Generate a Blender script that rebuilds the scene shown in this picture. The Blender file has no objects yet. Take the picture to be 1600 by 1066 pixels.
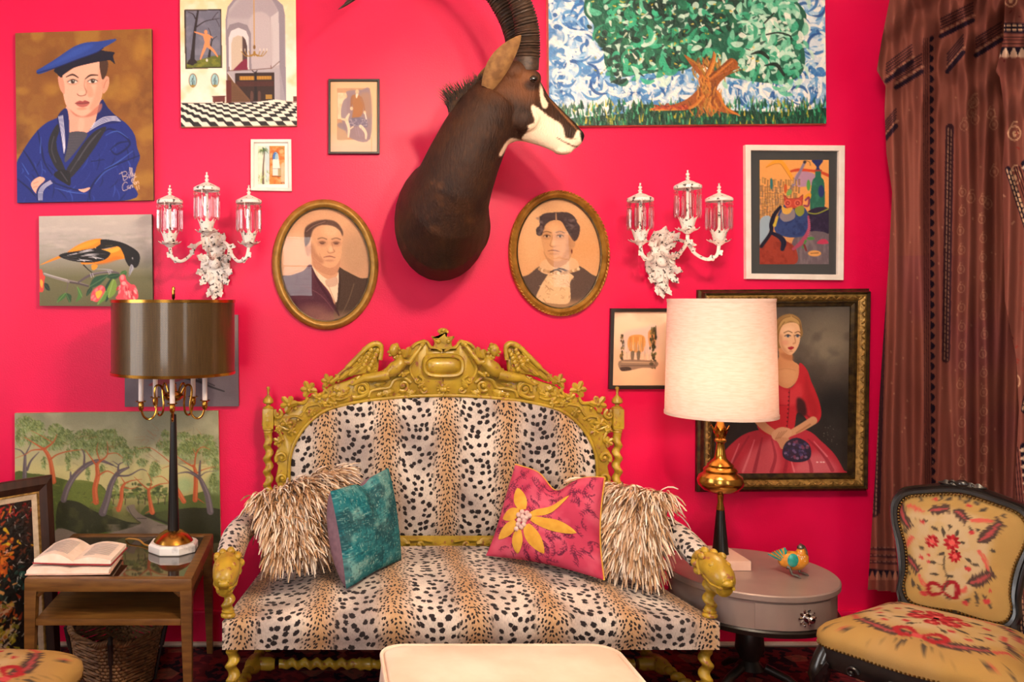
import bpy, bmesh, math, random
import numpy as np
from mathutils import Vector, Matrix
PI = math.pi
random.seed(7); np.random.seed(7)
SC = bpy.context.scene
COL = SC.collection
# ---------------------------------------------------------------- camera
CAMD = 3.6          # camera distance from the pink wall (wall plane y = 0)
EYE = 1.43
FPX = 1350.0        # focal length in pixels of the 1600 px wide frame
PX0, PY0 = 506.0, 470.0   # principal point (the photo is an off-centre crop -> lens shift)
cd = bpy.data.cameras.new('camera'); cam = bpy.data.objects.new('camera', cd); COL.objects.link(cam)
cam.location = (0, -CAMD, EYE); cam.rotation_euler = (PI/2, 0, 0)
cd.sensor_width = 36; cd.lens = FPX/1600*36
cd.shift_x = (800-PX0)/1600; cd.shift_y = -(533-PY0)/1600
cd.clip_start = 0.05
SC.camera = cam
# ---------------------------------------------------------------- world, lights, exposure
SC.view_settings.view_transform = 'Standard'; SC.view_settings.look = 'None'
SC.view_settings.gamma = 1; SC.view_settings.use_curve_mapping = False
SC.view_settings.exposure = 0.4
w = bpy.data.worlds.new('world'); SC.world = w; w.use_nodes = True
w.node_tree.nodes['Background'].inputs[0].default_value = (0.75, 0.85, 1.0, 1)
w.node_tree.nodes['Background'].inputs[1].default_value = 0.6
def area_light(name, loc, rot, sx, sy, power, color):
    l = bpy.data.lights.new(name, 'AREA'); l.shape = 'RECTANGLE'; l.size = sx; l.size_y = sy
    l.energy = power; l.color = color
    o = bpy.data.objects.new(name, l); o.location = loc; o.rotation_euler = rot; COL.objects.link(o); return o
def point_light(name, loc, power, color, rad, parent=None):
    l = bpy.data.lights.new(name, 'POINT'); l.energy = power; l.color = color; l.shadow_soft_size = rad
    o = bpy.data.objects.new(name, l); o.location = loc; COL.objects.link(o)
    if parent: o.parent = parent
    return o
# daylight entering through the window of the left wall and the two windows behind the camera
WINS = [(-1.2, 1.3), (2.6, .9)]      # front wall: centre x, width
LWIN = (-1.75, 1.5)                   # left wall: centre y, width
for (wx, ww), pw in zip(WINS, (62, 22)):
    area_light('window_daylight', (wx, -5.82, 1.75), (PI/2, 0, 0), ww, 1.9, pw, (1.0, 0.95, 0.9))
area_light('window_daylight', (-2.82, LWIN[0], 1.75), (PI/2, 0, -PI/2), LWIN[1], 1.9, 46, (1.0, 0.96, 0.93))
# ---------------------------------------------------------------- helpers
def W(px, py, dist):
    """photo pixel + distance from the camera plane -> world point"""
    return Vector(((px-PX0)*dist/FPX, dist-CAMD, EYE-(py-PY0)*dist/FPX))
def lin(c):
    if isinstance(c, str):
        c = c.lstrip('#'); c = [int(c[i:i+2], 16)/255 for i in (0, 2, 4)]
    return tuple(x/12.92 if x <= 0.04045 else ((x+0.055)/1.055)**2.4 for x in c)
def nt(m): return m.node_tree.nodes, m.node_tree.links
MATS = {}
def mat(name, c, c2=None, rough=0.6, metal=0.0, nscale=20, ndetail=4, bump=0.0, bscale=None, coat=0.0, spec=0.5,
        sheen=0.0, lo=0.35, hi=0.65, stretch=None, vcol=False, sub=0.0):
    """principled material; colour = noise mix of c and c2 (or the vertex colours), optional noise bump"""
    if name in MATS: return MATS[name]
    m = bpy.data.materials.new(name); m.use_nodes = True; N, L = nt(m); b = N['Principled BSDF']
    b.inputs['Roughness'].default_value = rough; b.inputs['Metallic'].default_value = metal
    b.inputs['Coat Weight'].default_value = coat; b.inputs['Specular IOR Level'].default_value = spec
    b.inputs['Sheen Weight'].default_value = sheen
    if sub:
        b.inputs['Subsurface Weight'].default_value = sub; b.inputs['Subsurface Radius'].default_value = (.01, .005, .003)
    tc = N.new('ShaderNodeTexCoord'); mp = N.new('ShaderNodeMapping'); L.new(tc.outputs['Object'], mp.inputs[0])
    if stretch: mp.inputs['Scale'].default_value = stretch
    if vcol:
        a = N.new('ShaderNodeVertexColor'); a.layer_name = 'Col'; L.new(a.outputs[0], b.inputs['Base Color'])
    elif c2 is None: b.inputs['Base Color'].default_value = (*lin(c), 1)
    else:
        n = N.new('ShaderNodeTexNoise'); n.inputs['Scale'].default_value = nscale; n.inputs['Detail'].default_value = ndetail
        L.new(mp.outputs[0], n.inputs['Vector'])
        r = N.new('ShaderNodeValToRGB'); r.color_ramp.elements[0].position = lo; r.color_ramp.elements[1].position = hi
        r.color_ramp.elements[0].color = (*lin(c), 1); r.color_ramp.elements[1].color = (*lin(c2), 1)
        L.new(n.outputs[0], r.inputs[0]); L.new(r.outputs[0], b.inputs['Base Color'])
    if bump:
        n = N.new('ShaderNodeTexNoise'); n.inputs['Scale'].default_value = bscale or nscale*2; n.inputs['Detail'].default_value = 3
        L.new(mp.outputs[0], n.inputs['Vector'])
        bp = N.new('ShaderNodeBump'); bp.inputs['Strength'].default_value = bump; bp.inputs['Distance'].default_value = 0.004
        L.new(n.outputs[0], bp.inputs['Height']); L.new(bp.outputs[0], b.inputs['Normal'])
    MATS[name] = m; return m

def _finish(me, m, smooth, angle):
    me.materials.append(m)
    if smooth:
        me.polygons.foreach_set('use_smooth', np.ones(len(me.polygons), dtype=bool))
        if angle < 3: me.set_sharp_from_angle(angle=angle)
    me.update()
def root_loc(o):
    l = Vector((0, 0, 0))
    while o is not None: l += o.location; o = o.parent
    return l
def tag(o, label=None, cat=None, group=None, kind=None):
    if label: o['label'] = label
    if cat: o['category'] = cat
    if group: o['group'] = group
    if kind: o['kind'] = kind
    return o
def thing(name, label, cat, loc, group=None):
    o = bpy.data.objects.new(name, None); COL.objects.link(o); o.location = loc; o.empty_display_size = .05
    return tag(o, label, cat, group)

class MB:
    """mesh collector in world coordinates"""
    def __init__(s): s.v = []; s.f = []; s.c = []; s.cc = None
    def add(s, vs, fs):
        b = len(s.v); s.v += [tuple(x) for x in vs]; s.f += [tuple(i+b for i in f) for f in fs]
        if s.cc is not None: s.c += [s.cc]*len(vs)
        return b
    def xform(s, M, start=0):
        s.v[start:] = [tuple(M @ Vector(p)) for p in s.v[start:]]; return s
    def box(s, a, b, bev=0.0):
        x0, y0, z0 = a; x1, y1, z1 = b
        if bev <= 0:
            s.add([(x0,y0,z0),(x1,y0,z0),(x1,y1,z0),(x0,y1,z0),(x0,y0,z1),(x1,y0,z1),(x1,y1,z1),(x0,y1,z1)],
                  [(3,2,1,0),(4,5,6,7),(0,1,5,4),(1,2,6,5),(2,3,7,6),(3,0,4,7)]); return s
        bm = bmesh.new(); bmesh.ops.create_cube(bm, size=1)
        for v in bm.verts: v.co = Vector(((x0+x1)/2+v.co.x*(x1-x0), (y0+y1)/2+v.co.y*(y1-y0), (z0+z1)/2+v.co.z*(z1-z0)))
        bmesh.ops.bevel(bm, geom=bm.edges[:], offset=bev, segments=2, affect='EDGES', profile=0.7)
        bm.verts.index_update()
        s.add([v.co for v in bm.verts], [[v.index for v in f.verts] for f in bm.faces]); bm.free(); return s
    def loft(s, rings, closed=True, cap=True):
        """rings: list of equally long point lists"""
        n = len(rings[0]); vs = [p for r in rings for p in r]; fs = []
        for i in range(len(rings)-1):
            for j in range(n if closed else n-1):
                k = (j+1) % n
                fs.append((i*n+j, i*n+k, (i+1)*n+k, (i+1)*n+j))
        if cap and closed:
            fs.append(tuple(range(n-1, -1, -1))); fs.append(tuple((len(rings)-1)*n+j for j in range(n)))
        s.add(vs, fs); return s
    def tube(s, pts, r, n=8, cap=True, flat=1.0, up=None, twist=0.0):
        pts = [Vector(p) for p in pts]; m = len(pts)
        if not hasattr(r, '__len__'): r = [r]*m
        T = [(pts[min(i+1, m-1)]-pts[max(i-1, 0)]).normalized() for i in range(m)]
        nrm = Vector(up) if up is not None else (Vector((0, 0, 1)) if abs(T[0].z) < .9 else Vector((0, 1, 0)))
        rings = []
        for i in range(m):
            if up is not None: nrm = Vector(up)
            nrm = (nrm - T[i]*nrm.dot(T[i]))
            nrm = nrm.normalized() if nrm.length > 1e-6 else T[i].orthogonal().normalized()
            bi = T[i].cross(nrm)
            rings.append([pts[i] + r[i]*(math.cos(2*PI*j/n+twist*i)*bi + flat*math.sin(2*PI*j/n+twist*i)*nrm) for j in range(n)])
        s.loft(rings, cap=cap); return s
    def lathe(s, prof, c, n=24, axis=None, cap=True, a0=0.0):
        """prof: (radius, height) list around vertical axis through c (or along axis)"""
        c = Vector(c); z = Vector(axis).normalized() if axis is not None else Vector((0, 0, 1))
        x = z.orthogonal().normalized() if axis is not None else Vector((1, 0, 0)); y = z.cross(x)
        s.loft([[c + z*h + r*(math.cos(2*PI*j/n+a0)*x + math.sin(2*PI*j/n+a0)*y) for j in range(n)] for r, h in prof], cap=cap); return s
    def ball(s, c, r, n=12, m=8, M=None):
        """ellipsoid; r scalar or 3-vector; M optional rotation"""
        c = Vector(c); r = Vector((r, r, r)) if not hasattr(r, '__len__') else Vector(r)
        vs = []; fs = []
        for i in range(1, m):
            t = PI*i/m
            for j in range(n):
                a = 2*PI*j/n; p = Vector((r.x*math.sin(t)*math.cos(a), r.y*math.sin(t)*math.sin(a), r.z*math.cos(t)))
                vs.append(c + (M @ p if M is not None else p))
        top = Vector((0, 0, r.z)); vs += [c + (M @ top if M is not None else top), c - (M @ top if M is not None else top)]
        T = (m-1)*n; B = T+1
        for i in range(m-2):
            for j in range(n): k = (j+1) % n; fs.append((i*n+j, (i+1)*n+j, (i+1)*n+k, i*n+k))
        for j in range(n):
            k = (j+1) % n; fs.append((T, j, k)); fs.append((B, (m-2)*n+k, (m-2)*n+j))
        s.add(vs, fs); return s
    def prism(s, outline, thick, bev=0.0):
        """outline in the x,z plane given as world points (front); extruded +y by thick, front edge bevelled"""
        o = [Vector(p) for p in outline]; n = len(o)
        if bev:
            ins = inset([(p.x, p.z) for p in o], bev)
            r0 = [Vector((q[0], p.y, q[1])) for p, q in zip(o, ins)]; r1 = [p+Vector((0, bev, 0)) for p in o]
            rings = [r0, r1, [p+Vector((0, thick, 0)) for p in o]]
        else: rings = [o, [p+Vector((0, thick, 0)) for p in o]]
        s.loft(rings); return s
    def build(s, name, m, parent=None, smooth=True, angle=0.7, loc=None, kind=None):
        me = bpy.data.meshes.new(name)
        base = root_loc(parent) if parent is not None else Vector(loc if loc is not None else (0, 0, 0))
        v = np.array(s.v, dtype=np.float64) - np.array(base)
        me.from_pydata(v.tolist(), [], s.f)
        if s.c:
            ca = me.color_attributes.new('Col', 'FLOAT_COLOR', 'POINT')
            ca.data.foreach_set('color', np.concatenate([np.array(s.c, dtype=np.float32)[:, :3], np.ones((len(s.c), 1), np.float32)], 1).ravel())
        bm = bmesh.new(); bm.from_mesh(me); bmesh.ops.recalc_face_normals(bm, faces=bm.faces); bm.to_mesh(me); bm.free()
        _finish(me, m, smooth, angle)
        o = bpy.data.objects.new(name, me); COL.objects.link(o)
        if parent is not None: o.parent = parent
        else: o.location = base
        if kind: o['kind'] = kind
        return o
def inset(pts, d):
    n = len(pts); A = sum(pts[i][0]*pts[(i+1) % n][1]-pts[(i+1) % n][0]*pts[i][1] for i in range(n)); sg = 1 if A > 0 else -1
    out = []
    for i in range(n):
        a = Vector(pts[i-1]); b = Vector(pts[i]); c = Vector(pts[(i+1) % n])
        e1 = (b-a); e2 = (c-b)
        if e1.length < 1e-9 or e2.length < 1e-9: out.append(tuple(b)); continue
        e1.normalize(); e2.normalize()
        n1 = Vector((-e1.y, e1.x))*sg; n2 = Vector((-e2.y, e2.x))*sg; h = n1+n2
        if h.length < 0.3: h = n1
        h.normalize(); out.append(tuple(b+h*(d/max(.5, h.dot(n1)))))
    return out
def spline(pts, k=6, closed=False):
    """Catmull-Rom through 2D/3D points"""
    P = [np.array(p, float) for p in pts]; n = len(P); out = []
    rng = range(n) if closed else range(n-1)
    for i in rng:
        p0 = P[(i-1) % n] if closed or i > 0 else P[0]; p1 = P[i]; p2 = P[(i+1) % n]
        p3 = P[(i+2) % n] if closed or i+2 < n else P[-1]
        for t in np.arange(k)/k:
            out.append(0.5*((2*p1)+(-p0+p2)*t+(2*p0-5*p1+4*p2-p3)*t*t+(-p0+3*p1-3*p2+p3)*t**3))
    if not closed: out.append(P[-1])
    return out
def interp(pts, ts):
    """piecewise linear table lookup: pts [(t, v...)]"""
    P = np.array(pts, float); return np.stack([np.interp(ts, P[:, 0], P[:, i]) for i in range(1, P.shape[1])], -1)
def grid_mesh(name, V, m, parent=None, loc=None, col=None, uv=None, wrap=False, smooth=True, angle=9, kind=None, mask=None):
    """V: (rows, cols, 3) world points -> quad grid object; col (rows, cols, 3) linear colours"""
    R, Cc = V.shape[:2]
    base = root_loc(parent) if parent is not None else Vector(loc if loc is not None else (0, 0, 0))
    v = (V - np.array(base)).reshape(-1, 3)
    idx = np.arange(R*Cc).reshape(R, Cc)
    a, b_, c, d = idx[:-1, :-1], idx[:-1, 1:], idx[1:, 1:], idx[1:, :-1]
    q = np.stack([a, d, c, b_], -1).reshape(-1, 4)
    if mask is not None: q = q[mask.reshape(-1)]
    if wrap:
        q2 = np.stack([idx[:-1, -1], idx[1:, -1], idx[1:, 0], idx[:-1, 0]], -1).reshape(-1, 4); q = np.concatenate([q, q2])
    me = bpy.data.meshes.new(name); me.vertices.add(len(v)); me.vertices.foreach_set('co', v.astype(np.float32).ravel())
    me.loops.add(q.size); me.loops.foreach_set('vertex_index', q.astype(np.int32).ravel())
    me.polygons.add(len(q)); me.polygons.foreach_set('loop_start', np.arange(0, q.size, 4, dtype=np.int32))
    me.polygons.foreach_set('loop_total', np.full(len(q), 4, dtype=np.int32)); me.update(calc_edges=True)
    if col is not None:
        ca = me.color_attributes.new('Col', 'FLOAT_COLOR', 'POINT')
        cc = np.concatenate([col.reshape(-1, 3), np.ones((R*Cc, 1))], 1).astype(np.float32); ca.data.foreach_set('color', cc.ravel())
    if uv is not None:
        ul = me.uv_layers.new(name='UVMap'); ul.data.foreach_set('uv', uv.reshape(-1, 2)[q.ravel()].astype(np.float32).ravel())
    _finish(me, m, smooth, angle)
    o = bpy.data.objects.new(name, me); COL.objects.link(o)
    if parent is not None: o.parent = parent
    else: o.location = base
    if kind: o['kind'] = kind
    return o
def vnoise(h, w, sc, seed=0, octv=3, sy=1.0):
    """smooth value noise image in 0..1; sc = feature size in pixels"""
    rs = np.random.RandomState(seed); out = np.zeros((h, w)); amp = 1; tot = 0
    for o in range(octv):
        gx = max(2, int(w/sc)+2); gy = max(2, int(h/(sc*sy))+2); g = rs.rand(gy+1, gx+1)
        x = np.linspace(0, gx-1.001, w); y = np.linspace(0, gy-1.001, h); xi = x.astype(int); yi = y.astype(int)
        fx = x-xi; fy = (y-yi)[:, None]; fx = fx*fx*(3-2*fx); fy = fy*fy*(3-2*fy)
        a = g[yi][:, xi]; b = g[yi][:, xi+1]; c = g[yi+1][:, xi]; d = g[yi+1][:, xi+1]
        out += amp*((a*(1-fx)+b*fx)*(1-fy)+(c*(1-fx)+d*fx)*fy); tot += amp; amp *= .5; sc = max(2, sc/2)
    return out/tot
class Cv:
    """small software painter used for the vertex colours of the painted canvases; colours in sRGB, coordinates = view units"""
    def __init__(s, x0, y0, x1, y1, bg='#808080', ss=2):
        s.x0, s.y0, s.ss = x0, y0, ss; s.w = int(round((x1-x0)*ss)); s.h = int(round((y1-y0)*ss))
        s.im = np.zeros((s.h, s.w, 3)); s.im[:] = s.rgb(bg); s.o = (0., 0.); s.k = 1.; s.rs = np.random.RandomState(3)
    def rgb(s, c):
        if isinstance(c, str): c = c.lstrip('#'); return np.array([int(c[i:i+2], 16)/255 for i in (0, 2, 4)])
        return np.array(c, float)
    def view(s, ox, oy, k): s.o = (ox, oy); s.k = k; return s
    def warp(s, src, dst):
        """homography: view points src (4) -> canvas units dst (4)"""
        A = []; b = []
        for (x, y), (u, v) in zip(src, dst):
            A += [[x, y, 1, 0, 0, 0, -u*x, -u*y], [0, 0, 0, x, y, 1, -v*x, -v*y]]; b += [u, v]
        s.Hm = np.append(np.linalg.solve(np.array(A, float), np.array(b, float)), 1).reshape(3, 3); return s
    def P(s, pts):
        p = np.array(pts, float)
        if getattr(s, 'Hm', None) is not None:
            q = np.c_[p, np.ones(len(p))] @ s.Hm.T; return (q[:, :2]/q[:, 2:]-np.array([s.x0, s.y0]))*s.ss
        return np.stack([(p[:, 0]*s.k+s.o[0]-s.x0)*s.ss, (p[:, 1]*s.k+s.o[1]-s.y0)*s.ss], 1)
    def blend(s, xa, ya, msk, c, a=1.0):
        h, w_ = msk.shape; m = (msk*a)[..., None]
        if isinstance(c, np.ndarray) and c.ndim == 3: cc = c[ya:ya+h, xa:xa+w_]
        else: cc = s.rgb(c)
        s.im[ya:ya+h, xa:xa+w_] = s.im[ya:ya+h, xa:xa+w_]*(1-m)+cc*m
    def bbox(s, p, pad):
        xa = int(max(0, p[:, 0].min()-pad)); xb = int(min(s.w, p[:, 0].max()+pad+1)); ya = int(max(0, p[:, 1].min()-pad)); yb = int(min(s.h, p[:, 1].max()+pad+1))
        return (xa, ya, xb, yb) if xb > xa and yb > ya else None
    def poly(s, pts, c, a=1.0, sm=True, blur=0):
        if sm and len(pts) > 2: pts = spline(pts, 5, True)
        p = s.P(pts); blur = blur*s.k*s.ss; B = s.bbox(p, 2+blur*2)
        if not B: return s
        xa, ya, xb, yb = B; X, Y = np.meshgrid(np.arange(xa, xb)+.5, np.arange(ya, yb)+.5); ins = np.zeros(X.shape, bool)
        n = len(p)
        for i in range(n):
            x1, y1 = p[i]; x2, y2 = p[(i+1) % n]
            if y1 == y2: continue
            cnd = (y1 > Y) != (y2 > Y); ins ^= cnd & (X < (x2-x1)*(Y-y1)/(y2-y1)+x1)
        m = ins.astype(float)
        if blur > .7:
            r = int(max(1, blur/1.5))
            for _ in range(2):
                for ax in (0, 1):
                    k = 2*r+1; pm = np.pad(m, [(r+1, r) if i == ax else (0, 0) for i in (0, 1)], mode='edge'); cs = np.cumsum(pm, axis=ax)
                    m = (np.take(cs, range(k, cs.shape[ax]), ax)-np.take(cs, range(0, cs.shape[ax]-k), ax))/k
        s.blend(xa, ya, m, c, a); return s
    def line(s, pts, wd, c, a=1.0, sm=True, soft=1.0):
        wd = list(wd) if hasattr(wd, '__len__') else [wd]*len(pts)
        if sm and len(pts) > 2:
            q = spline([tuple(p)+(w_,) for p, w_ in zip(pts, wd)], 4); pts = [x[:2] for x in q]; wd = [x[2] for x in q]
        p = s.P(pts); wd = [max(.5, x*s.k*s.ss/2) for x in wd]; B = s.bbox(p, max(wd)+2)
        if not B: return s
        xa, ya, xb, yb = B; X, Y = np.meshgrid(np.arange(xa, xb)+.5, np.arange(ya, yb)+.5); m = np.zeros(X.shape)
        for i in range(len(p)-1):
            a0, b0 = p[i], p[i+1]; d = b0-a0; L2 = max(1e-6, d @ d); t = np.clip(((X-a0[0])*d[0]+(Y-a0[1])*d[1])/L2, 0, 1)
            D = np.hypot(X-a0[0]-t*d[0], Y-a0[1]-t*d[1]); r = wd[i]+(wd[i+1]-wd[i])*t; m = np.maximum(m, np.clip((r-D)/soft+.5, 0, 1))
        s.blend(xa, ya, m, c, a); return s
    def ell(s, cx, cy, rx, ry, c, a=1.0, rot=0.0, soft=0.0):
        p = s.P([(cx, cy)])[0]; kx = rx*s.k*s.ss; ky = ry*s.k*s.ss; R = max(kx, ky)*(1+soft)+2; B = s.bbox(p[None], R)
        if not B: return s
        xa, ya, xb, yb = B; X, Y = np.meshgrid(np.arange(xa, xb)+.5-p[0], np.arange(ya, yb)+.5-p[1]); ca, sa = math.cos(rot), math.sin(rot)
        u = (X*ca+Y*sa)/kx; v = (-X*sa+Y*ca)/ky; d = np.hypot(u, v)
        m = np.clip((1-d)/soft+.5, 0, 1) if soft > 0 else np.clip((1-d)*min(kx, ky)+.5, 0, 1)
        s.blend(xa, ya, m, c, a); return s
    def grad(s, stops):
        """vertical gradient; stops (view y, colour)"""
        ys = [(y*s.k+s.o[1]-s.y0)*s.ss for y, _ in stops]; cs = np.array([s.rgb(c) for _, c in stops]); yy = np.arange(s.h)
        g = np.stack([np.interp(yy, ys, cs[:, i]) for i in range(3)], 1); s.im[:] = g[:, None, :]; return s
    def tint(s, c, sc, amt, seed=0, lo=.45, hi=.7, box=None, octv=3, sy=1.0):
        m = np.clip((vnoise(s.h, s.w, sc*s.k*s.ss, seed, octv, sy)-lo)/(hi-lo), 0, 1)*amt
        if box:
            p = s.P([box[:2], box[2:]]); z = np.zeros_like(m); xa, ya = np.clip(p[0], 0, None).astype(int); xb, yb = np.clip(p[1], 0, None).astype(int); z[ya:yb, xa:xb] = 1; m = m*z
        s.blend(0, 0, m, c); return s
    def rect(s, xa, ya, xb, yb, c, a=1.0): return s.poly([(xa, ya), (xb, ya), (xb, yb), (xa, yb)], c, a, sm=False)
    def grain(s, amt=.02, seed=1):
        r = np.random.RandomState(seed); s.im += r.randn(s.h, s.w, 1)*amt; return s
    def out(s, n=1):
        k = s.ss; h, w_ = s.h//k*k, s.w//k*k; im = np.clip(s.im[:h, :w_], 0, 1).reshape(h//k, k, w_//k, k, 3).mean((1, 3))
        return np.where(im <= .04045, im/12.92, ((im+.055)/1.055)**2.4)
def painted(name, cv, corners, m, parent):
    """painted face: corners TL, TR, BR, BL world"""
    c = cv.out(); h, w_ = c.shape[:2]; u = np.linspace(0, 1, w_)[None, :, None]; v = np.linspace(0, 1, h)[:, None, None]
    TL, TR, BR, BL = [np.array(q, float)[None, None] for q in corners]
    V = (TL*(1-u)+TR*u)*(1-v)+(BL*(1-u)+BR*u)*v
    return grid_mesh(name, V, m, parent, col=c, smooth=False)
# ================================================================ the room
def wall_material():
    m = bpy.data.materials.new('pink_wall_paint'); m.use_nodes = True; N, L = nt(m); b = N['Principled BSDF']
    tc = N.new('ShaderNodeTexCoord')
    n = N.new('ShaderNodeTexNoise'); n.inputs['Scale'].default_value = 3; n.inputs['Detail'].default_value = 5
    L.new(tc.outputs['Object'], n.inputs[0])
    r = N.new('ShaderNodeValToRGB'); r.color_ramp.elements[0].position = .3; r.color_ramp.elements[1].position = .7
    r.color_ramp.elements[0].color = (.74, .0022, .068, 1); r.color_ramp.elements[1].color = (.80, .0040, .080, 1)
    L.new(n.outputs[0], r.inputs[0]); L.new(r.outputs[0], b.inputs['Base Color'])
    b.inputs['Roughness'].default_value = .4; b.inputs['Specular IOR Level'].default_value = .32
    f = N.new('ShaderNodeTexNoise'); f.inputs['Scale'].default_value = 160; f.inputs['Detail'].default_value = 2
    L.new(tc.outputs['Object'], f.inputs[0])
    bp = N.new('ShaderNodeBump'); bp.inputs['Strength'].default_value = .28; bp.inputs['Distance'].default_value = .002
    L.new(f.outputs[0], bp.inputs['Height']); L.new(bp.outputs[0], b.inputs['Normal'])
    return m
M_WALL = wall_material()
M_SIDE = mat('taupe_plaster', '#9a8878', '#8c7a6a', rough=.85, nscale=4)
M_PLAIN = mat('warm_white_plaster', '#e4d8ca', '#dccfbf', rough=.8, nscale=4)
M_WHITE = mat('white_gloss_paint', '#e8e2da', rough=.4)
M_FLOOR = mat('dark_floorboards', '#3a2114', '#55331f', rough=.45, nscale=6, stretch=(1, 14, 1))
XL, XR, YF, ZC = -2.6, 3.7, -5.6, 3.1
def slab(name, a, b, m): o = MB().box(a, b).build(name, m, smooth=False); o['kind'] = 'structure'; return o
floor = slab('floor', (XL, YF, -.1), (XR, 0, 0), M_FLOOR)
wall_back = slab('wall_back', (XL-.1, 0, 0), (XR+.1, .1, ZC), M_WALL)
slab('wall_right', (XR, YF, 0), (XR+.1, 0, ZC), M_SIDE)
slab('ceiling', (XL, YF, ZC), (XR, 0, ZC+.1), M_PLAIN)
# front wall (behind the camera) with its two window openings
mb = MB(); z0, z1 = .8, 2.7; xs = [XL]
for wx, ww in WINS: xs += [wx-ww/2, wx+ww/2]
xs.append(XR)
for i in range(0, len(xs), 2): mb.box((xs[i], YF-.12, 0), (xs[i+1], YF, ZC))
for wx, ww in WINS: mb.box((wx-ww/2, YF-.12, 0), (wx+ww/2, YF, z0)); mb.box((wx-ww/2, YF-.12, z1), (wx+ww/2, YF, ZC))
wf = mb.build('wall_front', M_SIDE, smooth=False); wf['kind'] = 'structure'
for i, (wx, ww) in enumerate(WINS):
    mb = MB(); a, b = wx-ww/2, wx+ww/2
    for q in ((a-.07, z0-.07, a+.03, z1+.07), (b-.03, z0-.07, b+.07, z1+.07), (a, z0-.07, b, z0+.03), (a, z1-.03, b, z1+.07), (a, 1.73, b, 1.77)):
        mb.box((q[0], YF-.06, q[1]), (q[2], YF+.02, q[3]))
    wo = mb.build('window_%d' % (i+1), M_WHITE, smooth=False); wo['kind'] = 'structure'
    for k in range(22):
        z = z0+.04+k*.084; mb = MB().box((a+.02, YF+.03, z), (b-.02, YF+.078, z+.003)); mb.build('blind_slat', M_WHITE, wo, smooth=False)
mb = MB(); a, b = LWIN[0]-LWIN[1]/2, LWIN[0]+LWIN[1]/2
for q in ((YF, 0, a, ZC), (b, 0, 0, ZC), (a, 0, b, z0), (a, z1, b, ZC)): mb.box((XL-.1, q[0], q[1]), (XL, q[2], q[3]))
o = mb.build('wall_left', M_SIDE, smooth=False); o['kind'] = 'structure'
mb = MB()
for q in ((a-.07, z0-.07, a+.03, z1+.07), (b-.03, z0-.07, b+.07, z1+.07), (a, z0-.07, b, z0+.03), (a, z1-.03, b, z1+.07), (a, 1.73, b, 1.77)): mb.box((XL-.05, q[0], q[1]), (XL+.02, q[2], q[3]))
wo = mb.build('window_3', M_WHITE, smooth=False); wo['kind'] = 'structure'
for k in range(22): MB().box((XL+.03, a+.02, z0+.04+k*.084), (XL+.078, b-.02, z0+.043+k*.084)).build('blind_slat', M_WHITE, wo, smooth=False)
# baseboard and shoe moulding of the pink wall
bb = MB().box((XL, -.016, 0), (XR, 0, .125)); bb.box((XL, -.022, .125), (XR, 0, .143), .004)
o = bb.build('baseboard_back', M_WALL, smooth=False); o['kind'] = 'structure'
M_SHOE = mat('shoe_moulding', '#d9c9bb', '#b79c86', rough=.5, nscale=9)
o = MB().tube([(XL, -.024, .008), (XR, -.024, .008)], .011, 8).build('trim_1', M_SHOE); o['kind'] = 'structure'
# rug
def rug_material():
    m = bpy.data.materials.new('persian_rug_pile'); m.use_nodes = True; N, L = nt(m); b = N['Principled BSDF']
    tc = N.new('ShaderNodeTexCoord'); mp = N.new('ShaderNodeMapping'); L.new(tc.outputs['Object'], mp.inputs[0])
    v = N.new('ShaderNodeTexVoronoi'); v.inputs['Scale'].default_value = 14; v.inputs['Randomness'].default_value = .8; L.new(mp.outputs[0], v.inputs['Vector'])
    r = N.new('ShaderNodeValToRGB'); e = r.color_ramp.elements; r.color_ramp.interpolation = 'CONSTANT'
    e[0].position = 0; e[0].color = (*lin('#5b1520'), 1); e[1].position = .3; e[1].color = (*lin('#1b1320'), 1)
    for p, c in ((.48, '#6e1f24'), (.66, '#2b1b26'), (.78, '#8a5a48'), (.86, '#33202a'), (.93, '#9a7a62')):
        k = e.new(p); k.color = (*lin(c), 1)
    L.new(v.outputs['Color'], r.inputs[0])
    v2 = N.new('ShaderNodeTexVoronoi'); v2.inputs['Scale'].default_value = 45; L.new(mp.outputs[0], v2.inputs['Vector'])
    r2 = N.new('ShaderNodeValToRGB'); r2.color_ramp.interpolation = 'CONSTANT'; r2.color_ramp.elements[0].color = (*lin('#7d2b2e'), 1)
    r2.color_ramp.elements[1].position = .5; r2.color_ramp.elements[1].color = (*lin('#221823'), 1)
    L.new(v2.outputs['Color'], r2.inputs[0])
    mx = N.new('ShaderNodeMix'); mx.data_type = 'RGBA'; mx.inputs[0].default_value = .45
    L.new(r.outputs[0], mx.inputs[6]); L.new(r2.outputs[0], mx.inputs[7]); L.new(mx.outputs[2], b.inputs['Base Color'])
    b.inputs['Roughness'].default_value = .95; b.inputs['Specular IOR Level'].default_value = .1
    return m
rug = MB().box((-2.2, -4.2, 0), (3.2, -.06, .010), .003).build('persian_rug', rug_material(), smooth=False)
tag(rug, 'dark red and navy patterned rug spread under the furniture', 'rug')
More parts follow.
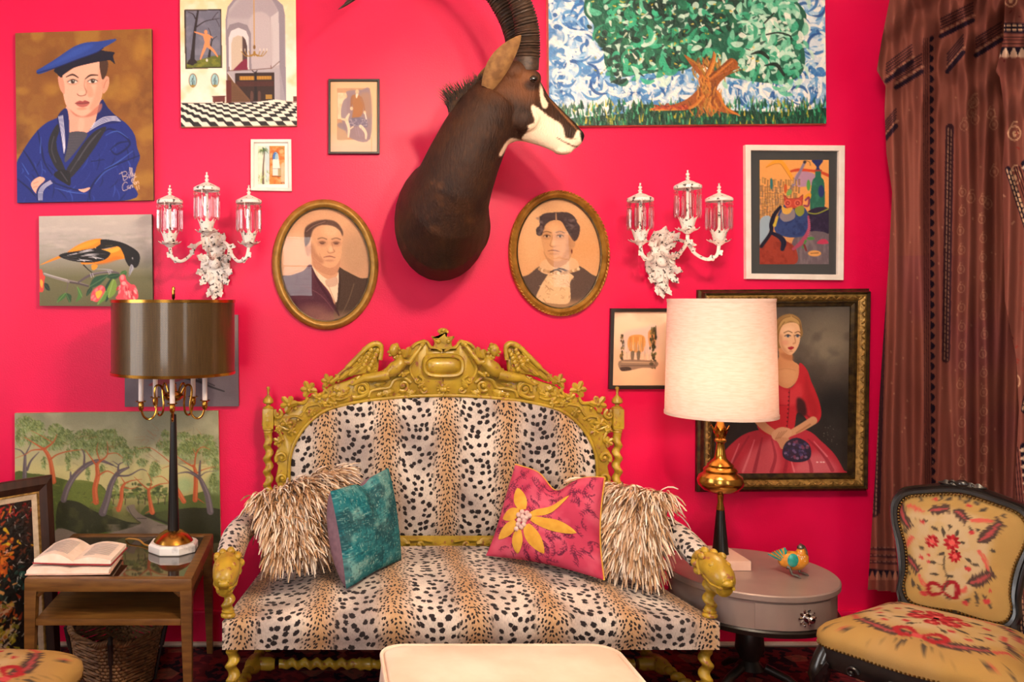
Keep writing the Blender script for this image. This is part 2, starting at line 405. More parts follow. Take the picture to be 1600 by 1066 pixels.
# ceiling lamp behind the camera's field of view (its bulbs are mirrored in the oval picture glass)
M_BRASS = mat('polished_brass', '#c99a4a', '#9c6a22', rough=.22, metal=1, nscale=9, lo=.3, hi=.8)
def emitter(name, col, st):
    m = bpy.data.materials.new(name); m.use_nodes = True; N, L = nt(m); b = N['Principled BSDF']
    b.inputs['Base Color'].default_value = (*col, 1); b.inputs['Emission Color'].default_value = (*col, 1); b.inputs['Emission Strength'].default_value = st
    return m
M_BULB = emitter('warm_bulb_glow', (1, .82, .62), 470)
cl = thing('ceiling_lamp', 'brass ceiling lamp with three round warm bulbs', 'ceiling lamp', (.75, -2.35, 2.5))
mb = MB().lathe([(.0, .60), (.07, .60), (.06, .56), (.012, .545), (.012, .09), (.04, .07), (.045, .03), (.02, 0), (0, -.01)], (.75, -2.35, 2.5), 16)
mb.build('stem', M_BRASS, cl)
for k, a in enumerate((.5, 2.3, 4.4)):
    p = Vector((.75+.2*math.cos(a), -2.35+.2*math.sin(a), 2.53)); c = Vector((.75, -2.35, 2.54))
    MB().tube([c, c.lerp(p, .5)+Vector((0, 0, .03)), p], .008, 6).build('arm', M_BRASS, cl)
    MB().ball(p-Vector((0, 0, .055)), .05, 16, 10).build('bulb', M_BULB, cl)
# ================================================================ pictures on the wall
M_PAINT = mat('oil_paint', '#888888', rough=.55, vcol=True, bump=.15, bscale=260, spec=.35)
M_IMPASTO = mat('thick_oil_paint', '#888888', rough=.38, vcol=True, bump=1.0, bscale=70, spec=.5)
M_PRINT = mat('printed_paper', '#888888', rough=.9, vcol=True, spec=.1)
M_CANVAS = mat('raw_canvas_edge', '#c8a888', '#b8906c', rough=.9, nscale=40)
M_DARKEDGE = mat('dark_painted_edge', '#3a2a2a', '#56443c', rough=.8, nscale=30)
M_BLACKFR = mat('black_lacquer_frame', '#17120f', '#241b16', rough=.4, nscale=30)
M_WHITEFR = mat('white_frame_paint', '#f1e6de', '#e8dad0', rough=.5, nscale=20)
def glass_mat():
    m = bpy.data.materials.new('picture_glass'); m.use_nodes = True; N, L = nt(m); out = N['Material Output']
    t = N.new('ShaderNodeBsdfTransparent'); g = N.new('ShaderNodeBsdfGlossy'); g.inputs['Roughness'].default_value = .02
    lw = N.new('ShaderNodeLayerWeight'); lw.inputs[0].default_value = .5; mx = N.new('ShaderNodeMixShader')
    pw = N.new('ShaderNodeMath'); pw.operation = 'POWER'; pw.inputs[1].default_value = 4; L.new(lw.outputs['Facing'], pw.inputs[0])
    f = N.new('ShaderNodeMath'); f.operation = 'MULTIPLY_ADD'; f.inputs[1].default_value = .9; f.inputs[2].default_value = .022; L.new(pw.outputs[0], f.inputs[0])
    L.new(f.outputs[0], mx.inputs[0]); L.new(t.outputs[0], mx.inputs[1]); L.new(g.outputs[0], mx.inputs[2]); L.new(mx.outputs[0], out.inputs[0])
    return m
M_GLASS = glass_mat()
def wq(c, y): return [W(px, py, CAMD+y) for px, py in c]      # quad of photo pixels on the plane y
def canvas_painting(name, label, cv, corners, depth=.03, edge=M_CANVAS, pm=M_PAINT):
    q = wq(corners, -depth); base = (q[2]+q[3])/2
    t = thing(name, label, 'painting', (base.x, -.002, base.z))
    MB().prism([Vector((p.x, p.y, p.z)) for p in q], depth-.001).build('canvas', edge, t, smooth=False)
    painted('painted_face', cv, [p+Vector((0, -.0012, 0)) for p in q], pm, t); return t
def inq(q, d):
    """inset a world quad TL TR BR BL in its x-z plane by d"""
    r = inset([(p.x, p.z) for p in q], d); return [Vector((a, p.y, b)) for (a, b), p in zip(r, q)]
def frame_rails(q, prof, m, parent, name='frame', y0=-.001):
    """mitred frame: q outer quad; prof (inset, protrusion)"""
    rings = []
    for d, h in prof: rings.append([Vector((p.x, y0-h, p.z)) for p in (inq(q, d) if d else q)])
    return MB().loft(rings, cap=False).build(name, m, parent, smooth=False)
def pane(q, y, parent): return MB().add([Vector((p.x, y, p.z)) for p in q], [(3, 2, 1, 0)])
def glass_pane(q, y, parent):
    mb = MB(); mb.add([Vector((p.x, y, p.z)) for p in q]+[Vector((p.x, y+.002, p.z)) for p in q], [(0, 3, 2, 1), (4, 5, 6, 7), (0, 1, 5, 4), (1, 2, 6, 5), (2, 3, 7, 6), (3, 0, 4, 7)])
    return mb.build('glass', M_GLASS, parent, smooth=False)

# ---- sailor
def paint_sailor():
    c = Cv(24, 46, 239, 316, '#8a5522'); c.view(20, 50, .25316)
    c.tint('#6e3f1a', 260, .6, 2); c.tint('#b58330', 150, .55, 5, .55, .72); c.tint('#9c6a2a', 60, .4, 9, .5, .7)
    for x, y, rx, ry in ((235, 345, 50, 40), (720, 330, 70, 60), (790, 130, 40, 70), (60, 350, 40, 25), (680, 400, 70, 40)): c.ell(x, y, rx, ry, '#b8812f', .5, soft=.9)
    J = '#1c2a7c'
    c.poly([(10, 830), (60, 720), (130, 620), (200, 555), (280, 518), (330, 470), (345, 600), (440, 620), (545, 425), (570, 450), (640, 525), (700, 570), (750, 640), (765, 720), (782, 780), (760, 840), (735, 940), (710, 1045), (10, 1060)], J)
    rs = np.random.RandomState(4)
    for k in range(70):
        x, y = rs.uniform(40, 740), rs.uniform(600, 1030)
        if x > 300 and x < 420 and y < 900: continue
        if y < 620+abs(x-400)*.15: continue
        L = rs.uniform(30, 110); a = rs.uniform(.6, 2.2) if x < 300 else rs.uniform(1.2, 2.6)
        c.line([(x, y), (x+L*.5*math.cos(a)+8, y+L*.5*math.sin(a)), (x+L*math.cos(a), y+L*math.sin(a))], [3, 9, 3], rs.choice(['#2c45a4', '#3a55b4', '#121a4c', '#24368c']), .55)
    for p in ([(60, 720), (110, 800), (160, 900)], [(150, 600), (170, 700), (190, 800), (240, 880)], [(560, 620), (600, 600), (680, 640), (720, 700), (640, 760), (600, 730)], [(600, 730), (650, 690), (720, 680)], [(480, 800), (560, 790)], [(780, 770), (620, 830), (520, 900), (470, 980), (470, 1040)], [(230, 920), (330, 960), (420, 985)], [(20, 900), (90, 960), (130, 1010)]):
        c.line(p, [6]+[12]*(len(p)-2)+[5], '#10174a', .8)
    for p in ([(560, 850), (640, 810), (740, 740)], [(500, 940), (560, 870), (640, 830)], [(570, 640), (640, 615), (710, 660)], [(170, 640), (165, 740)], [(250, 960), (360, 990), (450, 1000)], [(50, 800), (90, 870)]):
        c.line(p, [3, 8, 3], '#4262bd', .8)
    c.poly([(328, 455), (343, 590), (355, 618), (455, 620), (505, 560), (548, 470), (546, 415), (440, 440)], '#eaa48c')
    c.poly([(410, 530), (440, 540), (430, 610), (400, 600)], '#f3b8a0', .6, blur=8)
    c.poly([(345, 618), (455, 622), (420, 690), (330, 795), (314, 782), (325, 700)], '#4b4751')
    for k in range(8): c.line([(330, 640+k*17), (420-k*9, 640+k*17)], 3, '#5d5862', .5)
    c.poly([(275, 515), (332, 468), (345, 610), (315, 775), (300, 700), (285, 620)], '#1a2263')
    c.poly([(546, 418), (600, 490), (672, 555), (560, 575), (468, 610), (505, 560)], '#1a2263')
    for i in range(4):
        c.line([(281+i*8, 515-i*2), (297+i*6, 620), (312+i*2, 745-i*10)], 4.5, '#d9d4e6')
        c.line([(472+i*8, 606-i*13), (545+i*4, 566-i*12), (610+i*2, 548-i*8), (664-i*8, 553-i*9)], 5, '#d9d4e6')
    c.poly([(272, 562), (225, 640), (214, 720), (235, 790), (270, 850), (325, 880), (300, 800), (272, 730), (266, 660), (282, 610)], '#26242b')
    c.poly([(575, 588), (500, 615), (430, 690), (370, 780), (325, 850), (340, 905), (400, 850), (470, 760), (525, 680)], '#29262d')
    c.poly([(250, 868), (300, 845), (345, 870), (348, 945), (310, 930), (255, 892)], '#1d1b22')
    for p in ([(250, 640), (235, 720), (260, 800)], [(540, 610), (470, 680), (400, 790)], [(510, 640), (430, 740), (350, 860)], [(290, 860), (330, 920)]): c.line(p, 7, '#56515c', .6)
    c.poly([(300, 262), (306, 340), (322, 430), (350, 472), (400, 508), (440, 513), (490, 490), (532, 440), (553, 380), (557, 280), (545, 180), (420, 195), (330, 245)], '#f2b096')
    c.poly([(280, 268), (300, 262), (316, 300), (320, 372), (300, 360), (285, 320)], '#df957a')
    c.poly([(555, 287), (590, 274), (597, 310), (582, 358), (555, 376)], '#e39a7e'); c.line([(562, 345), (572, 310), (585, 295)], 5, '#b06a50', .7)
    c.poly([(545, 190), (557, 280), (552, 380), (530, 442), (495, 482), (470, 470), (500, 400), (520, 310)], '#d68d70', .55, blur=10)
    c.poly([(350, 472), (400, 510), (450, 514), (545, 440), (538, 490), (470, 522), (390, 516)], '#c5705a', .75, blur=5)
    c.poly([(455, 300), (490, 340), (500, 390), (470, 400), (455, 360)], '#d08a6c', .5, blur=8)
    c.poly([(538, 180), (588, 178), (586, 240), (566, 286), (550, 282)], '#4a2f22'); c.poly([(280, 240), (304, 250), (306, 272), (290, 268)], '#3a2620')
    c.poly([(262, 215), (275, 250), (300, 264), (370, 218), (470, 192), (590, 174), (612, 180), (634, 198), (622, 150), (632, 126), (575, 116), (540, 112), (400, 150)], '#141228')
    c.poly([(147, 226), (156, 246), (190, 240), (260, 215), (400, 165), (520, 125), (560, 97), (632, 58), (637, 42), (540, 54), (460, 58), (400, 74), (350, 100), (250, 165), (180, 206)], '#27408f')
    c.poly([(180, 215), (300, 150), (400, 90), (500, 70), (460, 110), (330, 165)], '#3453ad', .7, blur=10)
    c.line([(150, 240), (260, 212), (400, 163), (520, 123), (562, 96)], 6, '#161d55')
    for x0, x1, x2, y0, y1, y2 in ((330, 370, 405, 270, 256, 276), (448, 480, 526, 286, 264, 264)): c.line([(x0, y0), (x1, y1), (x2, y2)], [5, 11, 6], '#3a231b')
    for x, y in ((370, 299), (494, 300)):
        c.ell(x, y+2, 36, 20, '#cc8a70', .6, soft=.6); c.ell(x, y, 29, 13, '#ead8cc'); c.ell(x+1, y, 13, 13, '#4b3527'); c.ell(x+1, y, 6, 6, '#120c0a'); c.ell(x+4, y-4, 3, 3, '#ffffff')
        c.line([(x-30, y+1), (x, y-13), (x+30, y)], 5, '#33201a'); c.line([(x-22, y+14), (x+20, y+14)], 3, '#a8664e', .7)
    c.line([(447, 288), (442, 330), (455, 365), (448, 384)], [4, 5, 9, 5], '#b9735a', .8)
    c.line([(398, 378), (408, 388), (428, 390), (450, 384)], 5, '#8d4a3a', .9); c.ell(425, 372, 18, 14, '#f6c0a6', .7, soft=.8)
    c.poly([(382, 436), (412, 420), (430, 425), (446, 419), (473, 432), (440, 440), (410, 440)], '#9c4444'); c.poly([(392, 440), (470, 436), (452, 457), (415, 458)], '#bd6259')
    c.line([(384, 437), (430, 439), (472, 434)], 4, '#5f2426'); c.ell(425, 470, 30, 8, '#cf8a70', .7, soft=.7)
    c.poly([(105, 932), (125, 905), (160, 889), (192, 905), (160, 950), (148, 1000), (128, 985), (112, 960)], '#f2ae96'); c.line([(120, 930), (150, 920)], 4, '#c97a62', .8); c.line([(118, 955), (142, 948)], 4, '#c97a62', .8)
    c.poly([(398, 974), (430, 970), (472, 961), (455, 982), (428, 991)], '#f2ae96')
    c.poly([(140, 1035), (140, 970), (185, 920), (235, 910), (255, 925), (190, 960), (175, 1040)], '#1a2263')
    for i in range(4): c.line([(152+i*7, 1035), (152+i*8, 985), (175+i*7, 945+i*3), (225+i*4, 914+i*5)], 4, '#e3dfee')
    S = '#e0bfae'
    for p in ([(668, 868), (680, 925)], [(652, 882), (690, 866), (700, 884), (676, 898)], [(676, 898), (706, 902), (684, 924)], [(712, 884), (715, 908), (720, 900)], [(712, 872), (713, 874)], [(724, 896), (716, 850), (722, 848), (727, 905)], [(734, 902), (727, 850), (733, 852), (736, 900)], [(738, 880), (742, 897), (750, 882)], [(750, 878), (745, 915), (730, 925), (733, 912), (760, 900)],
              [(702, 938), (688, 933), (672, 955), (676, 985), (702, 978)], [(712, 955), (702, 962), (706, 974), (714, 964), (715, 974), (721, 970)], [(720, 956), (722, 972)], [(721, 962), (728, 952), (733, 968)], [(733, 950), (737, 966)], [(737, 940), (744, 920), (732, 916), (730, 932), (750, 945)], [(750, 932), (745, 945), (752, 950), (757, 940), (751, 932)], [(758, 932), (760, 948)], [(760, 940), (768, 928), (773, 944)], [(758, 958), (764, 984)], [(772, 954), (775, 978)]):
        c.line(p, 3.6, S, .95)
    c.grain(.012); return c
canvas_painting('sailor_portrait', 'painting of a sailor in blue cap with folded arms on brown ground', paint_sailor(), [(24, 52), (237, 45), (240, 313), (27, 317)], .022, M_DARKEDGE)

# ---- church-like interior with chequered floor
def paint_interior():
    c = Cv(281, -22, 463, 199, '#efd9b4'); c.view(280, 0, .19704)
    c.grad([(-110, '#e8c894'), (80, '#f1d6ab'), (400, '#f2dcc0'), (820, '#f4e8d8')]); c.tint('#e9bf80', 130, .6, 3, .5, .75); c.tint('#f7efe4', 90, .5, 8, .5, .7)
    # arch recess
    c.poly([(372, 830), (368, 160), (385, 60), (440, -10), (600, -60), (760, -10), (825, 50), (840, 130), (842, 812)], '#8f8490', sm=False)
    c.poly([(390, 830), (380, 170), (395, 80), (450, 10), (600, -40), (740, 10), (785, 90), (795, 810)], '#b2a6ac', sm=False)
    c.poly([(420, 80), (520, -10), (700, -10), (780, 90), (720, 145), (400, 145)], '#a598a0', .8, blur=12)
    c.poly([(722, 145), (790, 95), (792, 520), (728, 545)], '#c5bbbe', sm=False); c.line([(722, 145), (728, 545)], 4, '#8b7d84')
    c.poly([(560, 150), (720, 148), (726, 545), (570, 545)], '#bcaeb2', .8, blur=10)
    c.poly([(372, 560), (372, 260), (400, 200), (470, 182), (540, 205), (568, 270), (570, 555)], '#8c8089', sm=False); c.poly([(390, 560), (392, 300), (410, 250), (470, 225), (530, 250), (550, 300), (552, 556)], '#d8cdd0', sm=False)
    c.poly([(412, 560), (412, 350), (425, 305), (465, 285), (515, 300), (535, 360), (536, 556)], '#c7b3a0', sm=False); c.poly([(500, 290), (525, 320), (537, 370), (538, 500), (500, 510)], '#4f3a3a', sm=False)
    c.poly([(505, 480), (536, 470), (540, 558), (420, 562)], '#7c1f3c', sm=False)
    c.line([(380, 565), (560, 560), (730, 548), (792, 495)], 6, '#6e5048', sm=False); c.line([(393, 535), (393, 565)], 5, '#7a4a40'); c.line([(724, 528), (726, 550)], 5, '#7a4a40')
    c.poly([(380, 570), (795, 550), (840, 812), (560, 830), (380, 830)], '#a9a0a8', .6, sm=False)
    c.poly([(440, 585), (750, 580), (752, 800), (560, 815), (440, 680)], '#33201f', sm=False)
    c.rect(475, 610, 590, 640, '#b9832f'); c.rect(610, 610, 728, 638, '#b9832f')
    for k in range(12): c.line([(480+k*21, 606), (480+k*21, 642)], 3, '#6b4a1c', .6)
    c.rect(590, 575, 612, 800, '#1e1418'); c.rect(450, 650, 745, 690, '#4f2320', .8)
    for x in (560, 620): c.poly([(x, 740), (x+10, 725), (x+22, 745), (x+20, 800), (x, 800)], '#5a3a34')
    c.rect(680, 755, 732, 792, '#a37a34'); c.line([(575, 565), (595, 580), (615, 565)], 6, '#2a1c1e')
    c.poly([(378, 580), (440, 660), (560, 800), (556, 815), (378, 815)], '#6d4b34', sm=False)
    for k in range(9): c.line([(400, 690+k*14), (440+k*13, 690+k*14)], 3, '#4b3022', .8)
    c.poly([(368, 640), (408, 640), (408, 825), (368, 825)], '#5c2320', sm=False); c.line([(380, 580), (436, 660)], 6, '#d0c4c4')
    # chandelier
    c.line([(594, -90), (594, 360)], 8, '#c49352'); G = '#a0752f'
    for dx in (-105, -75, -45, 45, 75, 100): c.line([(594, 430), (594+dx*.6, 452), (594+dx, 410)], 6, G); c.line([(594+dx, 410), (594+dx, 392)], 5, '#e9dcc8')
    c.ell(594, 380, 9, 18, '#7c5320'); c.ell(594, 430, 10, 22, G)
    # picture of running figure
    c.poly([(40, 80), (335, 76), (337, 542), (46, 548)], '#33291f', sm=False); c.poly([(52, 90), (326, 86), (328, 532), (56, 538)], '#6b6a7c', sm=False)
    c.tint('#8a8796', 60, .5, 4, box=(52, 90, 326, 440))
    c.poly([(56, 538), (60, 500), (150, 480), (250, 450), (328, 440), (328, 532)], '#5f6526', sm=False); c.tint('#8c8a2c', 30, .7, 6, box=(56, 470, 328, 535))
    D = '#2a2024'; c.line([(100, 500), (110, 380), (125, 240), (150, 90)], [40, 26, 20, 14], D); c.poly([(60, 510), (95, 460), (140, 500)], D)
    c.line([(132, 220), (200, 175), (260, 160), (320, 150)], [9, 7, 5, 3], D); c.line([(128, 150), (110, 115), (70, 98)], [9, 6, 4], D); c.line([(260, 160), (290, 120), (310, 100)], 4, D); c.line([(290, 155), (310, 190), (318, 215)], 3, D)
    c.line([(235, 450), (250, 360), (262, 320), (300, 290)], [20, 12, 7, 3], D); c.line([(258, 330), (245, 260), (230, 225)], [6, 5, 3], D)
    F = '#e98f5c'
    c.poly([(190, 285), (215, 270), (250, 290), (240, 330), (238, 365), (195, 375), (200, 335)], F); c.ell(211, 257, 13, 16, F); c.line([(205, 285), (165, 270), (122, 256)], [18, 13, 9], F); c.line([(235, 288), (262, 300)], [16, 10], F)
    c.line([(208, 368), (185, 420), (166, 472)], [24, 18, 9], F); c.line([(225, 365), (270, 405), (302, 452)], [26, 18, 9], F); c.ell(217, 480, 8, 12, '#e6dccd')
    for x in (104, 279): c.ell(x, 639, 32, 55, '#6a5030'); c.ell(x, 639, 27, 49, '#9fc3c8'); c.line([(x-5, 680), (x, 640), (x+6, 600)], [8, 5, 3], '#24343c'); c.line([(x+8, 685), (x+10, 640)], 4, '#24343c'); c.line([(x-14, 650), (x-2, 620)], 3, '#24343c'); c.ell(x, 682, 17, 9, '#a5863e')
    c.poly([(260, 770), (358, 766), (358, 810), (262, 812)], '#6b3430', sm=False); c.line([(258, 768), (360, 765)], 7, '#4a201e'); c.rect(268, 810, 280, 825, '#4a201e'); c.rect(340, 808, 352, 822, '#4a201e'); c.rect(898, 772, 930, 815, '#6b3430')
    # chequered floor
    c.poly([(0, 818), (560, 822), (760, 795), (930, 820), (935, 1010), (0, 1010)], '#ece3d3', sm=False)
    rows = [816, 832, 849, 867, 887, 909, 935, 967, 1010]; sh = 0
    for r in range(len(rows)-1):
        ya, yb = rows[r], rows[r+1]; sp = 92+r*6; sk = (yb-ya)*.9
        for k in range(-10, 11):
            xa = 470+k*sp+(r % 2)*sp/2+(sh*.55); w_ = sp*.5
            c.poly([(xa, ya), (xa+w_, ya), (xa+w_+sk, yb), (xa+sk, yb)], '#191417', .95, sm=False)
        sh += sk
    c.line([(10, 817), (370, 820)], 4, '#5a4038'); c.line([(840, 812), (935, 822)], 4, '#5a4038')
    c.line([(5, 1006), (930, 1003)], 8, '#9a7a5c', .8); c.grain(.012); return c
canvas_painting('interior_painting', 'painting of an arched white interior with chequered floor', paint_interior(), [(281, -22), (462, -23), (464, 197), (283, 199)], .02, M_CANVAS)

# ---- oriole
def paint_oriole():
    c = Cv(61, 336, 238, 478, '#b0a8a0'); c.view(60, 325, .15004)
    c.grad([(70, '#c2b4aa'), (300, '#b9aca6'), (480, '#a79c93'), (600, '#8a8370'), (720, '#6f6a4a'), (1030, '#635e40')])
    c.tint('#d6c8bc', 160, .4, 3, .5, .75, sy=.3, box=(0, 0, 1233, 420)); c.tint('#8e8b78', 120, .25, 8, .5, .75, sy=.3, box=(0, 250, 1233, 640))
    O = '#ee8a1e'
    c.poly([(15, 590), (120, 535), (230, 490), (240, 510), (150, 545)], O)
    c.poly([(290, 470), (380, 400), (500, 345), (600, 322), (660, 322), (680, 360), (600, 410), (450, 440), (330, 470)], O); c.poly([(330, 450), (480, 360), (640, 330), (560, 390), (420, 430)], '#f7a735', .7, blur=10)
    c.poly([(440, 570), (560, 580), (680, 570), (800, 540), (905, 520), (880, 440), (830, 400), (700, 430), (560, 440)], O)
    c.poly([(560, 590), (700, 580), (820, 540), (880, 520), (800, 500), (650, 560)], '#d46a1c', .6, blur=10); c.poly([(555, 590), (615, 590), (600, 630), (560, 642)], '#f0942a'); c.poly([(610, 440), (740, 430), (830, 405), (845, 440), (740, 470)], '#f6b13c', .9)
    K = '#1b1718'
    c.poly([(655, 328), (760, 335), (880, 365), (980, 415), (1040, 465), (1056, 520), (1040, 590), (1005, 622), (960, 600), (940, 605), (905, 545), (885, 480), (840, 405), (760, 410), (640, 430), (600, 410), (645, 375)], K)
    c.poly([(215, 495), (270, 465), (410, 445), (520, 425), (610, 420), (740, 460), (735, 500), (680, 540), (560, 565), (430, 560), (300, 535)], K)
    for p in ([(410, 470), (500, 450), (580, 440)], [(420, 455), (520, 435), (570, 425)], [(440, 500), (520, 490), (610, 500), (690, 515)], [(480, 480), (560, 480), (630, 480)], [(520, 510), (600, 515), (680, 530)], [(400, 545), (470, 540), (560, 548)], [(420, 525), (480, 550)], [(300, 490), (400, 470)], [(560, 500), (600, 525)]): c.line(p, [3, 11, 3], '#ddd6dc', .9)
    for p in ([(260, 500), (400, 510)], [(280, 520), (420, 540)], [(600, 470), (700, 480)]): c.line(p, 4, '#6a6468', .7)
    c.ell(980, 527, 9, 16, '#4a4648'); c.ell(978, 523, 4, 7, '#d8d4d4'); c.line([(700, 395), (770, 390)], 8, '#6a5a20', .7)
    c.poly([(965, 585), (992, 622), (965, 670), (938, 712), (945, 640)], '#a9a5ae'); c.line([(968, 600), (940, 705)], 5, '#55505c')
    c.line([(470, 590), (520, 640), (570, 680)], [14, 9, 9], '#2a2320'); c.line([(600, 632), (700, 636), (760, 645), (775, 665)], [6, 9, 9, 5], '#a79da4')
    c.line([(60, 682), (160, 715), (300, 755), (400, 775), (510, 805)], [26, 28, 30, 26, 20], '#8d817f'); c.line([(60, 676), (160, 706), (300, 745)], 10, '#c9c0bc', .8); c.line([(330, 770), (420, 785), (515, 810)], 18, '#4a3d42', .9)
    c.line([(415, 770), (520, 705), (640, 670), (780, 665), (840, 680)], [16, 24, 22, 18, 12], '#5e5057'); c.line([(560, 680), (680, 660), (760, 655)], 8, '#9d9098', .8)
    c.line([(305, 775), (300, 820), (285, 870)], [12, 10, 8], '#6a5a58')
    for p in ([(720, 650), (740, 690)], [(740, 650), (755, 685)], [(540, 680), (550, 720)], [(560, 675), (572, 712)]): c.line(p, 9, '#b0a8b0', .9)
    def leaf(pts, col, vein): c.poly(pts, col); c.line([pts[0], pts[len(pts)//2]], 4, vein, .8)
    leaf([(190, 980), (215, 920), (280, 880), (280, 920), (240, 955)], '#3f6b35', '#8fae5e'); leaf([(285, 885), (340, 910), (328, 985), (300, 950)], '#2f5030', '#7c9c58')
    leaf([(400, 815), (440, 860), (450, 920), (385, 975), (410, 900)], '#4c7a3a', '#a4bf6a'); leaf([(530, 815), (580, 720), (700, 690), (720, 700), (640, 790), (560, 825)], '#2c5138', '#86a866')
    leaf([(495, 915), (510, 850), (555, 815), (550, 860)], '#22402f', '#567a52'); leaf([(720, 930), (715, 820), (780, 735), (812, 800), (790, 890)], '#79963f', '#c3d184'); leaf([(610, 1000), (640, 890), (705, 850), (715, 920), (650, 980)], '#5f8a3c', '#b8cf78')
    leaf([(710, 720), (760, 680), (850, 690), (800, 735)], '#26472f', '#5c8058'); leaf([(850, 690), (870, 655), (915, 655), (905, 700)], '#3d6a38', '#7c9c58'); leaf([(55, 780), (100, 790), (118, 855), (75, 840)], '#23302a', '#4c5c4a')
    c.poly([(700, 860), (690, 820), (740, 740), (760, 740), (715, 830)], '#23412f'); c.poly([(690, 970), (715, 900), (720, 950)], '#23412f')
    R = '#e84a58'
    c.poly([(0, 660), (35, 635), (50, 690), (70, 710), (60, 760), (50, 860), (20, 872), (0, 850)], '#e0453c'); c.poly([(20, 740), (45, 760), (40, 830), (20, 800)], '#f2a33a')
    c.poly([(540, 950), (550, 880), (590, 830), (650, 800), (690, 830), (680, 880), (610, 970), (560, 960)], '#e0525c'); c.poly([(590, 880), (640, 850), (660, 880), (615, 940)], '#eab23f')
    for x, y in ((560, 920), (600, 850), (650, 830), (580, 945)): c.ell(x, y, 24, 12, '#f08a8a', .8, rot=-.9)
    c.poly([(840, 720), (870, 690), (900, 700), (915, 750), (960, 790), (1000, 800), (1030, 880), (1020, 940), (900, 950), (800, 940), (830, 880), (850, 790)], R)
    rs = np.random.RandomState(2)
    for k in range(26): x = 910+rs.uniform(-95, 100); y = 800+rs.rand()*140; c.ell(x, y, 11, 24, rs.choice(['#f58d92', '#f06a70', '#c93040', '#fba9a4']), .85, rot=(x-910)*-.006)
    c.ell(870, 720, 20, 28, '#f58f90', .9); c.ell(885, 780, 24, 20, '#fbb4ae', .8)
    c.grain(.01); return c
canvas_painting('oriole_painting', 'painting of an orange and black bird on a flowering branch', paint_oriole(), [(61, 338), (237, 335), (239, 479), (62, 478)], .028, M_DARKEDGE)

# ---- grey bird painting behind the dark lamp
def paint_grey():
    c = Cv(195, 492, 373, 636, '#6c5f68'); c.view(180, 560, .15)
    c.view(0, 0, 1); c.grad([(492, '#a5989c'), (530, '#857880'), (570, '#675c66'), (636, '#5d5059')]); c.tint('#786c74', 40, .4, 3)
    c.poly([(232, 602), (262, 586), (300, 560), (330, 540), (345, 548), (330, 570), (295, 590), (262, 600)], '#7c2f34'); c.poly([(262, 596), (300, 575), (296, 586)], '#97434a', .8)
    c.ell(340, 538, 12, 10, '#7c2f34'); c.poly([(350, 536), (362, 540), (350, 546)], '#b0843c')
    c.line([(285, 590), (310, 596), (330, 605), (350, 612)], [3, 4, 3, 2], '#2c262c'); c.line([(310, 592), (335, 603)], 2, '#3a333a'); c.line([(318, 600), (322, 612)], 1.5, '#2c262c')
    c.grain(.01); return c
canvas_painting('grey_bird_painting', 'grey painting of a red bird, mostly hidden behind the dark lamp', paint_grey(), [(195, 493), (372, 492), (373, 635), (195, 636)], .02, M_DARKEDGE)

